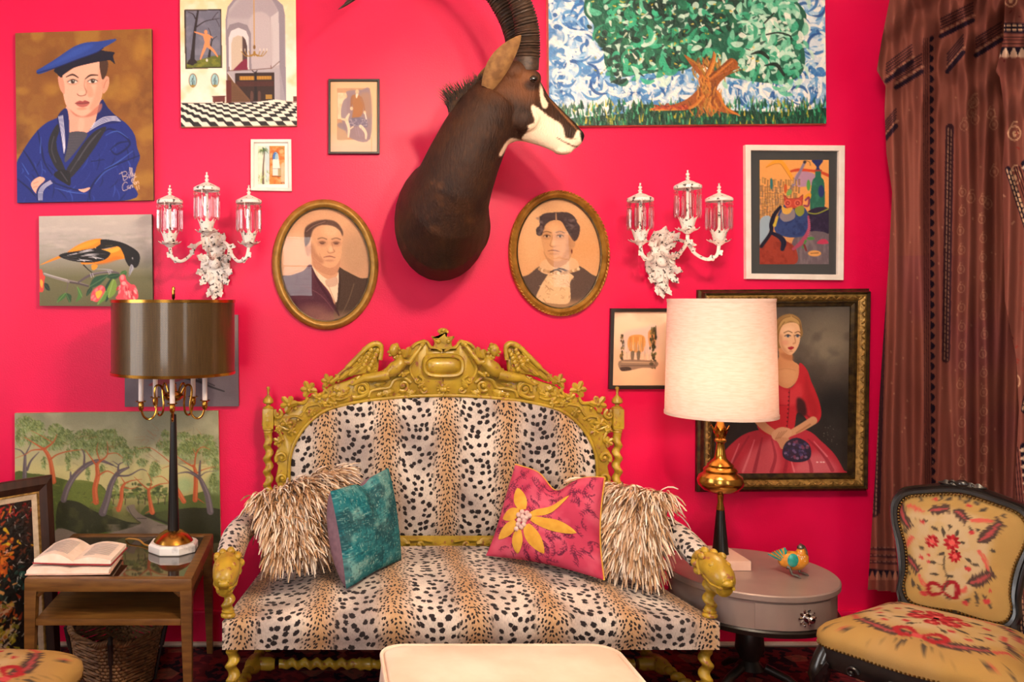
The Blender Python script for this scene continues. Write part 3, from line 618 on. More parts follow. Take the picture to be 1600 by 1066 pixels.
# ---- landscape with red-trunked trees
def paint_landscape():
    c = Cv(23, 643, 344, 866, '#8a8560'); c.view(20, 640, .20638)
    c.grad([(10, '#8b8a6c'), (140, '#979374'), (300, '#a6a078'), (450, '#c0b57c'), (600, '#bcb077'), (800, '#6b6a3a'), (1080, '#57503c')])
    c.tint('#74745c', 260, .6, 3, .45, .7, box=(0, 0, 1600, 420)); c.tint('#b3ab8c', 160, .5, 6, .5, .75, box=(0, 0, 1600, 420)); c.poly([(950, 40), (1190, 60), (1190, 200), (1000, 240)], '#6c6c5c', .5, blur=60)
    c.poly([(0, 500), (150, 480), (300, 500), (480, 550), (700, 600), (700, 1000), (0, 1000)], '#4d5a26', .95); c.poly([(400, 545), (600, 545), (720, 640), (740, 760), (420, 700)], '#65702e', .9)
    c.poly([(1000, 740), (1150, 700), (1300, 660), (1460, 620), (1580, 560), (1600, 1000), (1000, 900)], '#4f5c2a', .95); c.poly([(1440, 600), (1500, 500), (1580, 460), (1580, 650)], '#7c8a5c', .7, blur=20)
    for k in range(90):
        x, y = c.rs.uniform(20, 720), c.rs.uniform(540, 760); c.line([(x, y), (x+c.rs.uniform(-20, 40), y+c.rs.uniform(-6, 20))], 8, c.rs.choice(['#6c7630', '#424d20', '#7d8238', '#55602a']), .5)
    c.poly([(340, 720), (400, 685), (500, 700), (620, 770), (720, 800), (860, 850), (970, 870), (880, 910), (700, 930), (540, 950), (340, 930)], '#2f301a'); c.poly([(1000, 800), (1250, 760), (1400, 750), (1590, 780), (1600, 1000), (1300, 1000), (1170, 880), (1050, 830)], '#2c2c18')
    c.tint('#4c4a24', 50, .5, 12, box=(340, 720, 960, 930)); c.poly([(1080, 790), (1180, 760), (1190, 850), (1100, 830)], '#4a5226', .8, blur=10)
    c.poly([(340, 900), (560, 960), (760, 930), (960, 870), (930, 830), (860, 760), (870, 730), (920, 722), (925, 745), (960, 790), (1080, 850), (1200, 900), (1320, 1000), (1300, 1090), (300, 1090)], '#7c6e62'); c.line([(940, 826), (1010, 828)], 6, '#4a4038'); c.line([(870, 740), (900, 800), (960, 860)], 5, '#3f382c', .8); c.line([(1090, 880), (1180, 884)], 4, '#504438')
    c.tint('#93857a', 60, .5, 4, box=(560, 870, 1200, 1090))
    # distant orchard
    for k in range(160):
        x = c.rs.uniform(720, 1190); y = 640+c.rs.randn()*38; c.ell(x, y, c.rs.uniform(8, 24), c.rs.uniform(6, 14), c.rs.choice(['#4d5a2a', '#6a7838', '#3a4622', '#808c48', '#5f7040']), .75)
    for x in (760, 850, 950, 1000, 1100, 1150): c.line([(x, 720), (x+4, 680), (x+18, 640)], [7, 5, 2], '#38281e', .8); c.line([(x+3, 690), (x-14, 650)], 3, '#38281e', .8)
    c.ell(1300, 580, 70, 60, '#86a878', .6, soft=.8)
    def foliage(blobs, seed):
        rs = np.random.RandomState(seed)
        for (x, y, rx, ry) in blobs:
            n = int(rx*ry/17)
            for k in range(n):
                a = rs.rand()*6.28; r = math.sqrt(rs.rand()); px, py = x+rx*r*math.cos(a), y+ry*r*math.sin(a)
                dn = (py-y)/ry; col = rs.choice(['#5e6c34', '#7c8648', '#6f8050', '#8c9a5c', '#4c5a2c'] if dn < .3 else ['#8c9660', '#7e9468', '#9aa872', '#6c7a40'])
                L = rs.uniform(10, 26); an = 1.2+rs.randn()*.6; c.line([(px, py), (px+L*math.cos(an), py+L*math.sin(an))], [rs.uniform(5, 12), 3], col, .68)
    foliage([(100, 100, 80, 60), (190, 130, 60, 60), (60, 200, 40, 70), (330, 150, 60, 55), (400, 200, 70, 60), (300, 250, 90, 50), (200, 220, 90, 40), (560, 200, 90, 60), (700, 210, 100, 65), (640, 290, 110, 50), (810, 270, 60, 70), (870, 350, 40, 70), (500, 260, 60, 50), (760, 170, 30, 30), (420, 370, 20, 90), (235, 390, 16, 50), (480, 330, 30, 40), (570, 470, 14, 60)], 5)
    foliage([(930, 320, 40, 40), (1000, 300, 50, 20), (1150, 270, 60, 40), (1160, 190, 30, 40), (1290, 200, 60, 30), (1440, 220, 90, 30), (1400, 270, 130, 50), (1330, 320, 90, 60), (1500, 330, 60, 90), (1080, 450, 40, 60), (1050, 500, 18, 40), (980, 400, 40, 30), (1540, 440, 30, 70), (1520, 560, 30, 70), (680, 450, 20, 40), (780, 560, 16, 60), (1170, 320, 30, 30)], 6)
    Rr, Pp = '#b3562f', '#5e5257'
    def tree(col, trunk, ws, br):
        c.line(trunk, ws, col)
        c.line([(x+ws[min(i, len(ws)-1)]*.2, y) for i, (x, y) in enumerate(trunk)], [w_*.3 for w_ in ws], '#d07a4c' if col == Rr else '#85777a', .6)
        for b_ in br: c.line(b_[0], b_[1], col)
    tree(Pp, [(90, 570), (92, 440), (95, 340)], [38, 30, 18], [([(95, 340), (60, 300), (10, 285)], [14, 8, 4]), ([(95, 340), (130, 270), (150, 220)], [12, 8, 3]), ([(110, 450), (140, 380), (200, 315)], [20, 14, 5])])
    tree(Rr, [(310, 540), (290, 400), (265, 330), (235, 290)], [40, 32, 28, 22], [([(240, 295), (170, 250), (90, 200)], [16, 9, 4]), ([(240, 295), (150, 300), (100, 330), (20, 360)], [14, 8, 5, 3]), ([(245, 290), (310, 240), (340, 180)], [18, 10, 3]), ([(290, 370), (340, 335), (430, 310), (540, 300)], [14, 10, 8, 3]), ([(300, 240), (200, 180), (140, 150)], [6, 4, 2])])
    tree(Pp, [(385, 680), (415, 590), (470, 500), (560, 420), (660, 385), (760, 420)], [46, 44, 42, 36, 24, 12], [([(440, 520), (440, 470)], [18, 10]), ([(540, 430), (545, 340), (520, 290)], [18, 12, 4]), ([(740, 410), (800, 440)], [8, 6])])
    tree(Rr, [(630, 700), (622, 600), (645, 500), (640, 420), (665, 390)], [44, 40, 36, 26, 16], [([(640, 430), (600, 370), (550, 300)], [14, 9, 4]), ([(665, 390), (720, 340), (720, 240)], [14, 9, 3]), ([(660, 380), (640, 310), (650, 250)], [10, 6, 3]), ([(650, 500), (720, 465), (800, 510)], [14, 9, 4]), ([(725, 335), (790, 330), (840, 370)], [8, 5, 3]), ([(620, 690), (590, 710)], [10, 3]), ([(640, 690), (650, 715)], [10, 3])])
    tree(Pp, [(680, 780), (715, 680), (745, 570), (800, 480), (880, 440)], [60, 50, 42, 34, 14], [([(800, 490), (805, 420), (840, 400)], [20, 12, 5]), ([(790, 500), (880, 500), (970, 455), (1020, 470)], [16, 12, 8, 3]), ([(805, 420), (760, 390)], [8, 3]), ([(880, 440), (870, 400)], [6, 3])])
    tree(Rr, [(800, 760), (822, 680), (828, 600), (850, 560)], [36, 30, 26, 18], [([(850, 560), (900, 540), (980, 530)], [12, 8, 3]), ([(845, 590), (900, 600), (960, 580)], [10, 6, 3]), ([(845, 550), (820, 510)], [8, 3]), ([(790, 745), (770, 745)], [8, 3])])
    tree(Rr, [(1055, 780), (1040, 700), (1030, 620), (1045, 600)], [40, 28, 22, 18], [([(1030, 610), (980, 570), (920, 510)], [12, 8, 3]), ([(1045, 600), (1110, 570), (1190, 560)], [12, 8, 5]), ([(1040, 600), (1050, 540), (1020, 480)], [9, 6, 3]), ([(1190, 560), (1130, 510), (1060, 520)], [6, 5, 2]), ([(1190, 400), (1120, 340), (1040, 290), (950, 300)], [7, 5, 4, 2]), ([(1190, 430), (1130, 450)], [5, 2]), ([(1040, 770), (1000, 790)], [10, 3])])
    tree(Rr, [(1295, 700), (1262, 640), (1240, 600)], [36, 34, 30], [([(1290, 700), (1310, 712)], [10, 3])])
    tree(Rr, [(1380, 690), (1388, 560), (1385, 470), (1370, 430)], [38, 32, 26, 18], [([(1375, 440), (1320, 410), (1250, 360)], [14, 9, 5]), ([(1380, 440), (1395, 340), (1440, 290), (1500, 310)], [12, 9, 6, 3]), ([(1390, 490), (1450, 460), (1540, 440)], [10, 7, 3]), ([(1395, 360), (1370, 300)], [6, 3]), ([(1400, 680), (1450, 715)], [9, 3])])
    tree(Pp, [(1495, 780), (1475, 660), (1440, 570), (1410, 520), (1330, 480), (1250, 490)], [50, 44, 36, 26, 14, 6], [([(1415, 520), (1420, 440), (1425, 395)], [20, 16, 10]), ([(1410, 510), (1320, 450), (1255, 420)], [12, 8, 5]), ([(1425, 510), (1470, 480), (1560, 470)], [10, 6, 3])])
    for k in range(60):
        x, y = c.rs.uniform(380, 1560), c.rs.uniform(150, 470); c.line([(x, y), (x+c.rs.uniform(-60, 60), y+c.rs.uniform(-40, 40)), (x+c.rs.uniform(-80, 80), y+c.rs.uniform(-50, 30))], [3, 2.5, 1.5], c.rs.choice(['#a5603c', '#5c5248', '#8a5638']), .5)
    c.grain(.015); return c
canvas_painting('orchard_painting', 'landscape painting of twisted red-trunked trees by a path, behind the side table', paint_landscape(), [(23, 646), (341, 642), (345, 864), (24, 866)], .022, M_CANVAS)

# ---- swirling impasto tree
def paint_tree():
    c = Cv(856, -92, 1290, 196, '#cfdbe6'); c.view(840, 0, .3)
    rs = np.random.RandomState(11)
    c.tint('#3b78b8', 70, .9, 3, .42, .62); c.tint('#f2eee8', 50, .9, 9, .5, .65)
    def swirl(cx, cy, R, cols, n, w0, w1, a=.85, asp=1.0):
        for k in range(n):
            r = R*(.15+.75*rs.rand()); a0 = rs.rand()*6.28; da = rs.uniform(.5, 1.5)*rs.choice([-1, 1]); jx, jy = cx+rs.randn()*R*.38, cy+rs.randn()*R*.34
            pts = [(jx+r*math.cos(a0+da*t), jy+asp*r*math.sin(a0+da*t)) for t in (0, .33, .66, 1)]
            w_ = rs.uniform(w0, w1); c.line(pts, [w_*.5, w_, w_, w_*.3], rs.choice(cols), a)
    B = ['#2f6fb4', '#4f92cc', '#86b4dc', '#f3efe8', '#dfe8ee', '#1f5296', '#a9cbe4', '#f7f3ee']
    for cx, cy, R in ((180, 110, 90), (200, 250, 100), (120, 380, 70), (310, 430, 90), (620, 450, 110), (740, 430, 80), (470, 450, 90), (180, -60, 130), (1060, 500, 110), (1200, 480, 110), (1330, 470, 110), (1440, 380, 90), (1440, 220, 90), (1440, 60, 100), (1380, -100, 140), (120, 480, 80), (1180, 560, 80), (80, 60, 60), (1350, 560, 90)):
        swirl(cx, cy, R, B, 26, 10, 26)
    for k in range(260): x, y = rs.uniform(60, 1500), rs.uniform(420, 600); c.line([(x, y), (x+rs.uniform(-16, 16), y+rs.uniform(5, 34))], [9, 4], rs.choice(['#f4f0ec', '#e8eef2', '#b9d2e6']), .7)
    for k in range(70):
        cx, cy = (rs.uniform(70, 420), rs.uniform(-60, 540)) if rs.rand() < .6 else (rs.uniform(1180, 1480), rs.uniform(-60, 560)); r = rs.uniform(30, 75); a0 = rs.rand()*6.28; c.line([(cx+r*math.cos(a0+t), cy+r*math.sin(a0+t)) for t in (0, .7, 1.4, 2.1)], [6, 15, 15, 5], rs.choice(['#2a68b0', '#4a8cc8', '#f5f1ec', '#1d4c90']), .85)
    # crown
    crown = [(270, -60), (240, 60), (290, 130), (290, 200), (340, 260), (350, 340), (420, 400), (520, 390), (640, 380), (760, 370), (840, 340), (960, 400), (1060, 420), (1200, 440), (1340, 420), (1390, 340), (1380, 200), (1400, 90), (1340, 0), (1300, -120), (800, -330), (400, -250)]
    c.poly(crown, '#1b5a47')
    G1 = ['#0f3b30', '#1d6a50', '#2c9a72', '#38b58a', '#17302c', '#5cc09a', '#1e4a3a', '#cfe6d6', '#246b4c', '#0c2a24']
    G2 = ['#9ad4b8', '#5fbf98', '#c9e6d4', '#2f9a72', '#efeee2', '#7cc9a8', '#1e5a46', '#3fae88', '#b8dccb']
    from_crown = [(360, 40), (450, 120), (560, 40), (440, 250), (380, 180), (520, 300), (640, 200), (650, 80), (760, 170), (760, 40), (900, 60), (860, 220), (1000, 100), (600, 330), (720, 300), (460, -80), (700, -120), (950, -100), (880, 320), (420, 340), (540, 180)]
    for cx, cy in from_crown: swirl(cx, cy, 85, G1, 30, 14, 36)
    for cx, cy in ((1080, 60), (1180, 60), (1290, 60), (1120, 260), (1240, 230), (1320, 300), (1200, 350), (1300, 150), (1080, 360), (1310, 400), (1100, 170), (1200, -60)): swirl(cx, cy, 90, G2, 28, 12, 32)
    for k in range(90): x, y = rs.uniform(300, 1350), rs.uniform(-60, 400); c.line([(x, y), (x+rs.uniform(-26, 26), y+rs.uniform(-26, 26))], [rs.uniform(5, 16), 5], rs.choice(['#f0ead8', '#0d2622', '#d8e8d8', '#1a3a30', '#e9e2c8']), .8)
    for k in range(70): x, y = rs.uniform(290, 1150), rs.uniform(0, 420); c.line([(x, y), (x+rs.uniform(-14, 14), y+rs.uniform(-8, 8))], [9, 5], rs.choice(['#d8b43a', '#e3c85c', '#a5962c']), .8)
    for p in ([(1190, 190), (1250, 180), (1310, 195), (1320, 215)], [(1110, 290), (1160, 280), (1200, 310)], [(1180, 350), (1240, 345), (1280, 400)], [(1180, 130), (1230, 80)]): c.line(p, [6, 20, 14][:len(p)] if len(p) == 3 else [8]*len(p), '#10211c', .95)
    # ground
    c.poly([(40, 640), (200, 610), (440, 590), (520, 545), (760, 560), (1000, 580), (1300, 590), (1515, 575), (1520, 680), (40, 680)], '#123c2e')
    for k in range(900):
        x = rs.uniform(40, 1515); top = 610-30*math.sin((x-40)/470*1.6) if x < 900 else 585+rs.uniform(-12, 12); y = rs.uniform(top-40, 665)
        c.line([(x, y), (x+rs.uniform(-10, 10), y-rs.uniform(15, 42))], [10, 3], rs.choice(['#14523c', '#1f7a52', '#2f9a68', '#0d3226', '#174030', '#57b388', '#9a9a30', '#c8b43c'] if rs.rand() < .5 else ['#14523c', '#0d3226', '#1a6244']), .85)
    # trunk
    T = ['#b5622a', '#8a4a1e', '#d08a3c', '#6e3a20', '#a87a30', '#c8742c']
    c.poly([(760, 290), (810, 320), (850, 370), (875, 390), (900, 330), (915, 275), (925, 320), (920, 380), (1000, 310), (1040, 350), (950, 430), (930, 490), (980, 560), (1040, 600), (960, 590), (850, 560), (740, 560), (600, 570), (740, 535), (820, 480), (850, 420), (800, 350)], '#9a5222')
    for k in range(150):
        t = rs.rand(); x = 880+rs.randn()*22*(1+abs(t-.45)*2); y = 300+t*270; c.line([(x, y), (x+rs.uniform(-12, 12), y+22), (x+rs.uniform(-18, 22), y+50)], [5, 9, 4], rs.choice(T), .8)
    for p in ([(870, 400), (830, 340), (770, 300)], [(880, 400), (910, 330), (920, 280)], [(900, 410), (960, 360), (1010, 320)], [(900, 430), (970, 390), (1050, 360)], [(930, 480), (970, 560), (1040, 600)], [(860, 500), (800, 560), (700, 570), (590, 570)]):
        for q in range(4): d = rs.uniform(-9, 9); c.line([(x+d, y+d) for x, y in p], [12, 9, 5][:len(p)] if len(p) == 3 else [9]*len(p), rs.choice(T), .85)
    for k in range(40): x = rs.uniform(600, 760); c.line([(x, 560+rs.randn()*8), (x+20, 560+rs.randn()*8)], 8, rs.choice(['#a03a24', '#c85a2c', '#7a2a1c']), .8)
    c.grain(.01); return c
M_PINKEDGE = mat('salmon_canvas_edge', '#d8907c', '#c8785e', rough=.8, nscale=30)
canvas_painting('swirling_tree_painting', 'thickly painted green tree in swirling blue sky above the right sconce', paint_tree(), [(856, -92), (1288, -96), (1291, 193), (858, 197)], .035, M_PINKEDGE, M_IMPASTO)

# ---- small watercolour in white frame
def paint_courtyard():
    c = Cv(403, 228, 445, 288, '#dfe2cc', ss=3); c.view(385, 210, .0891)
    c.tint('#c8d8c0', 120, .7, 3); c.tint('#f2e8d8', 80, .6, 5); c.poly([(330, 200), (400, 200), (400, 780), (340, 780)], '#b9ccd6', .7, blur=15)
    c.poly([(405, 205), (670, 205), (670, 870), (405, 870)], '#df8a4c', sm=False); c.tint('#f0b482', 70, .8, 6, box=(405, 205, 670, 870)); c.tint('#b8582c', 60, .6, 9, .5, .7, box=(405, 205, 670, 870))
    c.poly([(600, 540), (665, 520), (665, 840), (600, 800)], '#f4c4a8', .8, blur=15)
    c.poly([(460, 720), (460, 380), (480, 325), (515, 310), (548, 335), (560, 380), (600, 720)], '#ece4da', sm=False); c.poly([(465, 440), (465, 370), (485, 325), (515, 318), (548, 345), (555, 430)], '#4a78bc', sm=False); c.poly([(500, 440), (510, 350), (548, 345), (555, 430)], '#a8c4c8', .9); c.line([(458, 450), (460, 370), (485, 318), (520, 308), (550, 335)], 10, '#7c4a3a')
    c.rect(550, 590, 605, 730, '#b9a27a'); c.line([(455, 600), (605, 600)], 7, '#8a8a90')
    for x in (470, 490, 510, 530, 550): c.line([(x, 600), (x, 725)], 4, '#a8a8a8', .8)
    c.line([(450, 735), (600, 735)], 12, '#6a3a2a'); c.line([(410, 205), (408, 700)], 8, '#7a5a40', .7)
    c.line([(300, 860), (298, 600), (310, 420), (320, 280)], [34, 26, 22, 16], '#7a6458'); c.line([(285, 860), (290, 640)], 8, '#4e4046', .7)
    for k in range(40):
        a = c.rs.rand()*6.28; L = c.rs.uniform(50, 110); x, y = 300, 290; c.line([(x, y), (x+L*.6*math.cos(a), y+L*.5*math.sin(a)-10), (x+L*math.cos(a), y+L*.7*math.sin(a)+30)], [10, 9, 3], c.rs.choice(['#5e7a4a', '#9ab05c', '#4a5a48', '#7a8c6c', '#2f4438']), .65)
    for k in range(30): x, y = c.rs.uniform(210, 400), c.rs.uniform(650, 870); c.line([(x, y), (x+c.rs.uniform(-20, 20), y-40)], [12, 4], c.rs.choice(['#a8b85c', '#7a8c3c', '#c8cc80']), .6)
    for k in range(9): c.line([(620, 240), (620+c.rs.uniform(-60, 60), 240+c.rs.uniform(-30, 60))], [8, 3], '#6a7040', .6)
    c.line([(600, 850), (640, 835), (660, 850)], 8, '#5a3a34'); return c
def framed(name, label, outer, width, prof, fm, cv, pic_px, matc=None, matname=None, cat='picture', glass=True, pm=M_PRINT, yb=-.006):
    q = wq(outer, -.012); base = (q[2]+q[3])/2
    t = thing(name, label, cat, (base.x, -.001, base.z)); px = CAMD/FPX
    frame_rails(q, prof, fm, t)
    iq = inq(q, width*px*.7)
    if matc is not None:
        MB().prism([Vector((p.x, yb, p.z)) for p in iq], .004).build('mat_board', matc, t, smooth=False)
    pq = wq(pic_px, yb-.0015); painted('print', cv, pq, pm, t)
    if glass: glass_pane(iq, yb-.004, t)
    return t
def flatprof(w_, h, lip=.003):
    k = CAMD/FPX; return [(0, 0), (0, h-.001), (.0015, h), (w_*k-.0015, h), (w_*k, h-.002), (w_*k, .004)]
M_CREAMMAT = mat('cream_mat_board', '#f6efe6', rough=.9)
framed('courtyard_watercolour', 'small white framed watercolour of a palm and orange arched doorway', [(392, 218), (455, 218), (456, 299), (392, 298)], 5, flatprof(5, .018), M_WHITEFR, paint_courtyard(), [(403, 228), (445, 228), (445, 288), (403, 288)], M_CREAMMAT, glass=False)

# ---- old faded figure photograph in thin black frame
def paint_oldphoto():
    c = Cv(516, 127, 590, 239, '#f3c296', ss=3); c.view(505, 115, .12658)
    c.grad([(90, '#f2c195'), (700, '#f0c49c'), (860, '#ecc8ae'), (980, '#e6c4ae')])
    c.rect(175, 185, 578, 815, '#cf9c78'); c.tint('#b98a78', 90, .7, 3, box=(175, 185, 578, 815)); c.rect(178, 240, 290, 560, '#f2d2b0'); c.tint('#e0b48c', 50, .5, 6, box=(178, 240, 290, 560))
    c.poly([(285, 230), (350, 210), (470, 205), (578, 220), (578, 800), (330, 790), (250, 640), (220, 480), (250, 340), (300, 290)], '#9a8490', .85); c.poly([(440, 270), (578, 260), (578, 560), (480, 420)], '#b88e78', .8, blur=25)
    c.poly([(350, 290), (395, 260), (440, 265), (475, 330), (490, 420), (480, 500), (440, 540), (360, 560), (370, 430)], '#b5794e', .9); c.ell(418, 228, 22, 30, '#ecc29c'); c.poly([(400, 260), (432, 258), (410, 310)], '#f6e0c8')
    c.line([(355, 300), (350, 360), (345, 430)], [30, 26, 18], '#a8745a'); c.ell(350, 432, 18, 22, '#efc8a4'); c.line([(465, 300), (495, 380), (510, 470)], [30, 24, 16], '#b07c60'); c.ell(510, 480, 16, 20, '#efc8a4'); c.line([(515, 490), (530, 560)], 14, '#f2e4d6')
    c.poly([(330, 560), (440, 540), (530, 570), (540, 660), (440, 650), (330, 640)], '#7f7488', .9); c.tint('#c8b0b8', 16, .7, 9, box=(320, 560, 545, 650))
    c.line([(320, 500), (290, 570), (310, 640), (318, 700), (310, 780)], [20, 40, 36, 30, 22], '#f0d4b8'); c.line([(230, 560), (290, 575)], [24, 30], '#ecca a8'.replace(' ', '')); c.line([(460, 650), (500, 690), (525, 740), (525, 800)], [40, 36, 30, 20], '#f0d4b8'); c.line([(320, 690), (370, 655)], 14, '#efd0b2')
    c.poly([(190, 660), (250, 660), (300, 760), (290, 810), (180, 810)], '#c8a488', .8, blur=10); c.poly([(180, 620), (240, 610), (280, 700), (190, 660)], '#8f8090', .7, blur=10)
    for k in range(6): x = c.rs.uniform(360, 480); c.line([(x, 660), (x+20, 770)], 6, '#b59aa8', .6)
    c.rect(590, 780, 597, 980, '#e0a070', .7); return c
framed('faded_figure_print', 'faded brown print of a standing figure in thin black frame', [(513, 124), (593, 124), (593, 241), (513, 241)], 3, flatprof(3.4, .02), M_BLACKFR, paint_oldphoto(), [(516, 127), (590, 127), (590, 239), (516, 239)])

# ---- fountain print, black frame
def paint_fountain():
    c = Cv(957, 486, 1072, 604, '#f6d8b4', ss=3); c.view(945, 470, .1407)
    c.grad([(110, '#fbe3c6'), (500, '#f6d2ae'), (950, '#f4c396')]); c.tint('#e9b493', 200, .4, 4)
    c.poly([(200, 380), (280, 330), (440, 300), (560, 280), (560, 560), (200, 560)], '#cfb0b4', .45, blur=30)
    c.poly([(275, 400), (435, 395), (430, 560), (280, 555)], '#e09a4a', .9); 
    for k in range(9): x = 285+k*17; c.line([(x, 405), (x+2, 560)], 6, c.rs.choice(['#b9682a', '#f3c27c', '#8a4c22']), .7)
    c.poly([(480, 350), (550, 330), (560, 500), (500, 520)], '#d08844', .8)
    for k in range(60): x, y = 540+c.rs.randn()*18, c.rs.uniform(300, 740); c.ell(x, y, 10, 18, c.rs.choice(['#2f3222', '#55562c', '#3f2f22', '#6a6a34']), .8)
    for k in range(40): x, y = 200+c.rs.randn()*9, c.rs.uniform(380, 680); c.ell(x, y, 8, 14, c.rs.choice(['#3a3428', '#6a5a34', '#2c2a26', '#8a6a30']), .8)
    c.line([(560, 280), (560, 420)], [6, 26], '#33301f')
    for k in range(70): x = c.rs.uniform(220, 520); y = c.rs.uniform(440, 600); c.line([(x, y), (x+c.rs.uniform(-3, 3), y+70)], 5, c.rs.choice(['#d8ccc8', '#a89a98', '#8a7a74', '#efe2d4', '#c8a884']), .55)
    for x in (315, 380): c.poly([(x-20, 570), (x+18, 565), (x+10, 660), (x-14, 660)], '#5e5444', .8)
    c.poly([(190, 660), (560, 670), (565, 740), (420, 745), (300, 770), (190, 775)], '#8f7460', .9); c.line([(200, 680), (550, 690)], 12, '#d8b48c', .8); c.line([(190, 720), (560, 720)], 8, '#55443a', .8)
    c.poly([(185, 740), (280, 735), (300, 770), (200, 778)], '#403630', .9); c.ell(520, 700, 25, 16, '#4a4430', .8); return c
framed('fountain_print', 'watercolour print of a fountain in black frame, partly behind the white lamp shade', [(954, 482), (1078, 482), (1076, 608), (951, 608)], 5, flatprof(5.5, .02), M_BLACKFR, paint_fountain(), [(957, 486), (1074, 486), (1072, 604), (955, 604)])

# ---- bright figure drawing in white frame, dark mat
def paint_still():
    c = Cv(1187, 250, 1295, 413, '#e9a35c', ss=2); c.view(1155, 220, .2112)
    c.grad([(140, '#eaa55e'), (500, '#e6a05c'), (910, '#c88a60')])
    c.poly([(400, 300), (440, 230), (520, 235), (560, 260), (530, 330), (420, 340)], '#b58ba8'); c.line([(360, 235), (430, 218), (520, 222), (600, 235), (665, 262)], [10, 22, 18, 20, 22], '#cc4a2c')
    c.line([(200, 200), (250, 165), (305, 155), (345, 200), (400, 290)], [5, 22, 26, 26, 20], '#eda033'); c.line([(200, 200), (250, 178), (300, 172), (330, 205), (385, 290)], 3, '#a3601c')
    c.line([(485, 160), (430, 270), (370, 380)], 20, '#8a7c96'); c.line([(490, 150), (520, 160), (525, 185)], 4, '#5a4a3a'); c.ell(484, 160, 12, 12, '#3a3440')
    rs = np.random.RandomState(5)
    for row, (y0, n) in enumerate(((300, 16), (350, 16), (400, 15), (440, 12), (490, 11), (530, 9), (570, 8))):
        for k in range(n):
            x = 158+k*19+rs.uniform(-3, 3)
            if x > 530 or (y0 > 430 and x > 330): continue
            y = y0+rs.uniform(-10, 10)+(-20 if 380 < x else 0)+(k*-6 if row > 3 else k*2); c.line([(x, y-18), (x+rs.uniform(-6, 6), y+18)], [9, 14], rs.choice(['#c99a5c', '#b0824c', '#d8a870', '#9a7a5a']), .9); c.line([(x-7, y-20), (x-5, y+20)], 2.5, '#5c4030', .8); c.line([(x-7, y-20), (x+6, y-16)], 2.5, '#5c4030', .7)
    for k in range(9): c.line([(160, 340+k*25), (330, 352+k*20)], 3, '#7a5a60', .5)
    c.poly([(155, 590), (230, 560), (220, 680), (160, 780)], '#9db0c0'); c.ell(240, 320, 10, 42, '#2f6f74'); c.ell(343, 355, 12, 34, '#c85a30'); c.ell(512, 330, 14, 40, '#5aa04c'); c.ell(370, 385, 16, 26, '#7aa85c', rot=.6)
    c.poly([(535, 145), (618, 145), (590, 195), (600, 225), (560, 225), (570, 195)], '#24346e'); c.poly([(565, 225), (600, 225), (605, 270), (628, 320), (622, 530), (528, 530), (535, 320), (560, 270)], '#2a6a58'); c.tint('#3c8a70', 30, .6, 6, box=(540, 300, 625, 530)); c.ell(605, 375, 22, 46, '#2a3870'); c.line([(560, 222), (605, 222)], 12, '#a03a34')
    c.poly([(480, 420), (500, 395), (530, 390), (525, 430), (495, 430)], '#e2a02e')
    c.poly([(500, 530), (660, 500), (660, 690), (520, 705)], '#2c2340'); c.tint('#4a3a58', 18, .6, 4, box=(510, 540, 658, 700)); c.line([(500, 530), (570, 540), (655, 505)], 8, '#9aa03a')
    c.poly([(420, 700), (660, 690), (665, 912), (400, 912)], '#6c5f68'); c.tint('#8a7a80', 16, .6, 7, box=(420, 700, 660, 910), sy=4); c.poly([(160, 770), (250, 690), (350, 740), (420, 800), (410, 912), (155, 912)], '#9c3c2e'); c.tint('#7a2a24', 30, .6, 8, box=(160, 750, 410, 910))
    c.poly([(260, 640), (290, 540), (340, 470), (420, 450), (500, 520), (515, 640), (480, 700), (380, 715), (290, 690)], '#33467c'); c.tint('#22305e', 20, .6, 3, box=(290, 570, 510, 700)); c.poly([(300, 560), (340, 500), (400, 500), (410, 570), (340, 600)], '#8d8088')
    for p in ([(330, 400), (360, 430), (440, 425), (470, 400), (465, 480), (420, 500), (350, 500)],): c.poly(p, '#c24a3c'); c.line(p+[p[0]], 4, '#7a2a2a', sm=False)
    for x in (360, 432):
        for r in (26, 16, 7): c.ell(x, 462, r, r, '#d86a54' if r != 16 else '#9c3434')
    c.poly([(315, 480), (345, 500), (395, 495), (370, 540), (325, 535)], '#dba84e'); c.poly([(415, 500), (470, 480), (480, 530), (450, 560), (420, 540)], '#8a9038'); c.line([(490, 440), (515, 420), (510, 480), (480, 480)], 14, '#8a3a5c')
    c.line([(305, 490), (260, 550), (240, 620), (235, 680), (165, 780)], [22, 30, 34, 26, 26], '#1c1c30'); c.line([(240, 680), (300, 710), (330, 750), (320, 800)], [24, 34, 40, 30], '#20203a'); c.line([(288, 560), (262, 625)], [10, 24], '#c8b03c')
    c.line([(510, 560), (515, 650), (470, 740), (400, 800)], [14, 20, 34, 20], '#a84464')
    for k in range(10): c.line([(505, 580+k*14), (525, 585+k*14)], 3, '#d88aa0', .8)
    c.poly([(575, 760), (600, 730), (640, 730), (655, 760)], '#c03a5c'); c.ell(528, 722, 28, 12, '#4c8a48'); c.ell(556, 832, 48, 22, '#e0a05c'); c.line([(528, 832), (585, 828)], 5, '#5a4030'); c.line([(470, 790), (490, 740)], [10, 18], '#4c8a48'); c.line([(480, 770), (495, 810)], 14, '#7a2a2e')
    c.grain(.015); return c
M_DARKMAT = mat('charcoal_mat_board', '#3c3f42', rough=.9)
framed('figure_drawing', 'colourful crayon drawing with green bottle in white frame and charcoal mat', [(1163, 227), (1318, 228), (1316, 438), (1164, 436)], 8, flatprof(8.5, .022), M_WHITEFR, paint_still(), [(1187, 250), (1295, 250), (1295, 413), (1187, 413)], M_DARKMAT)

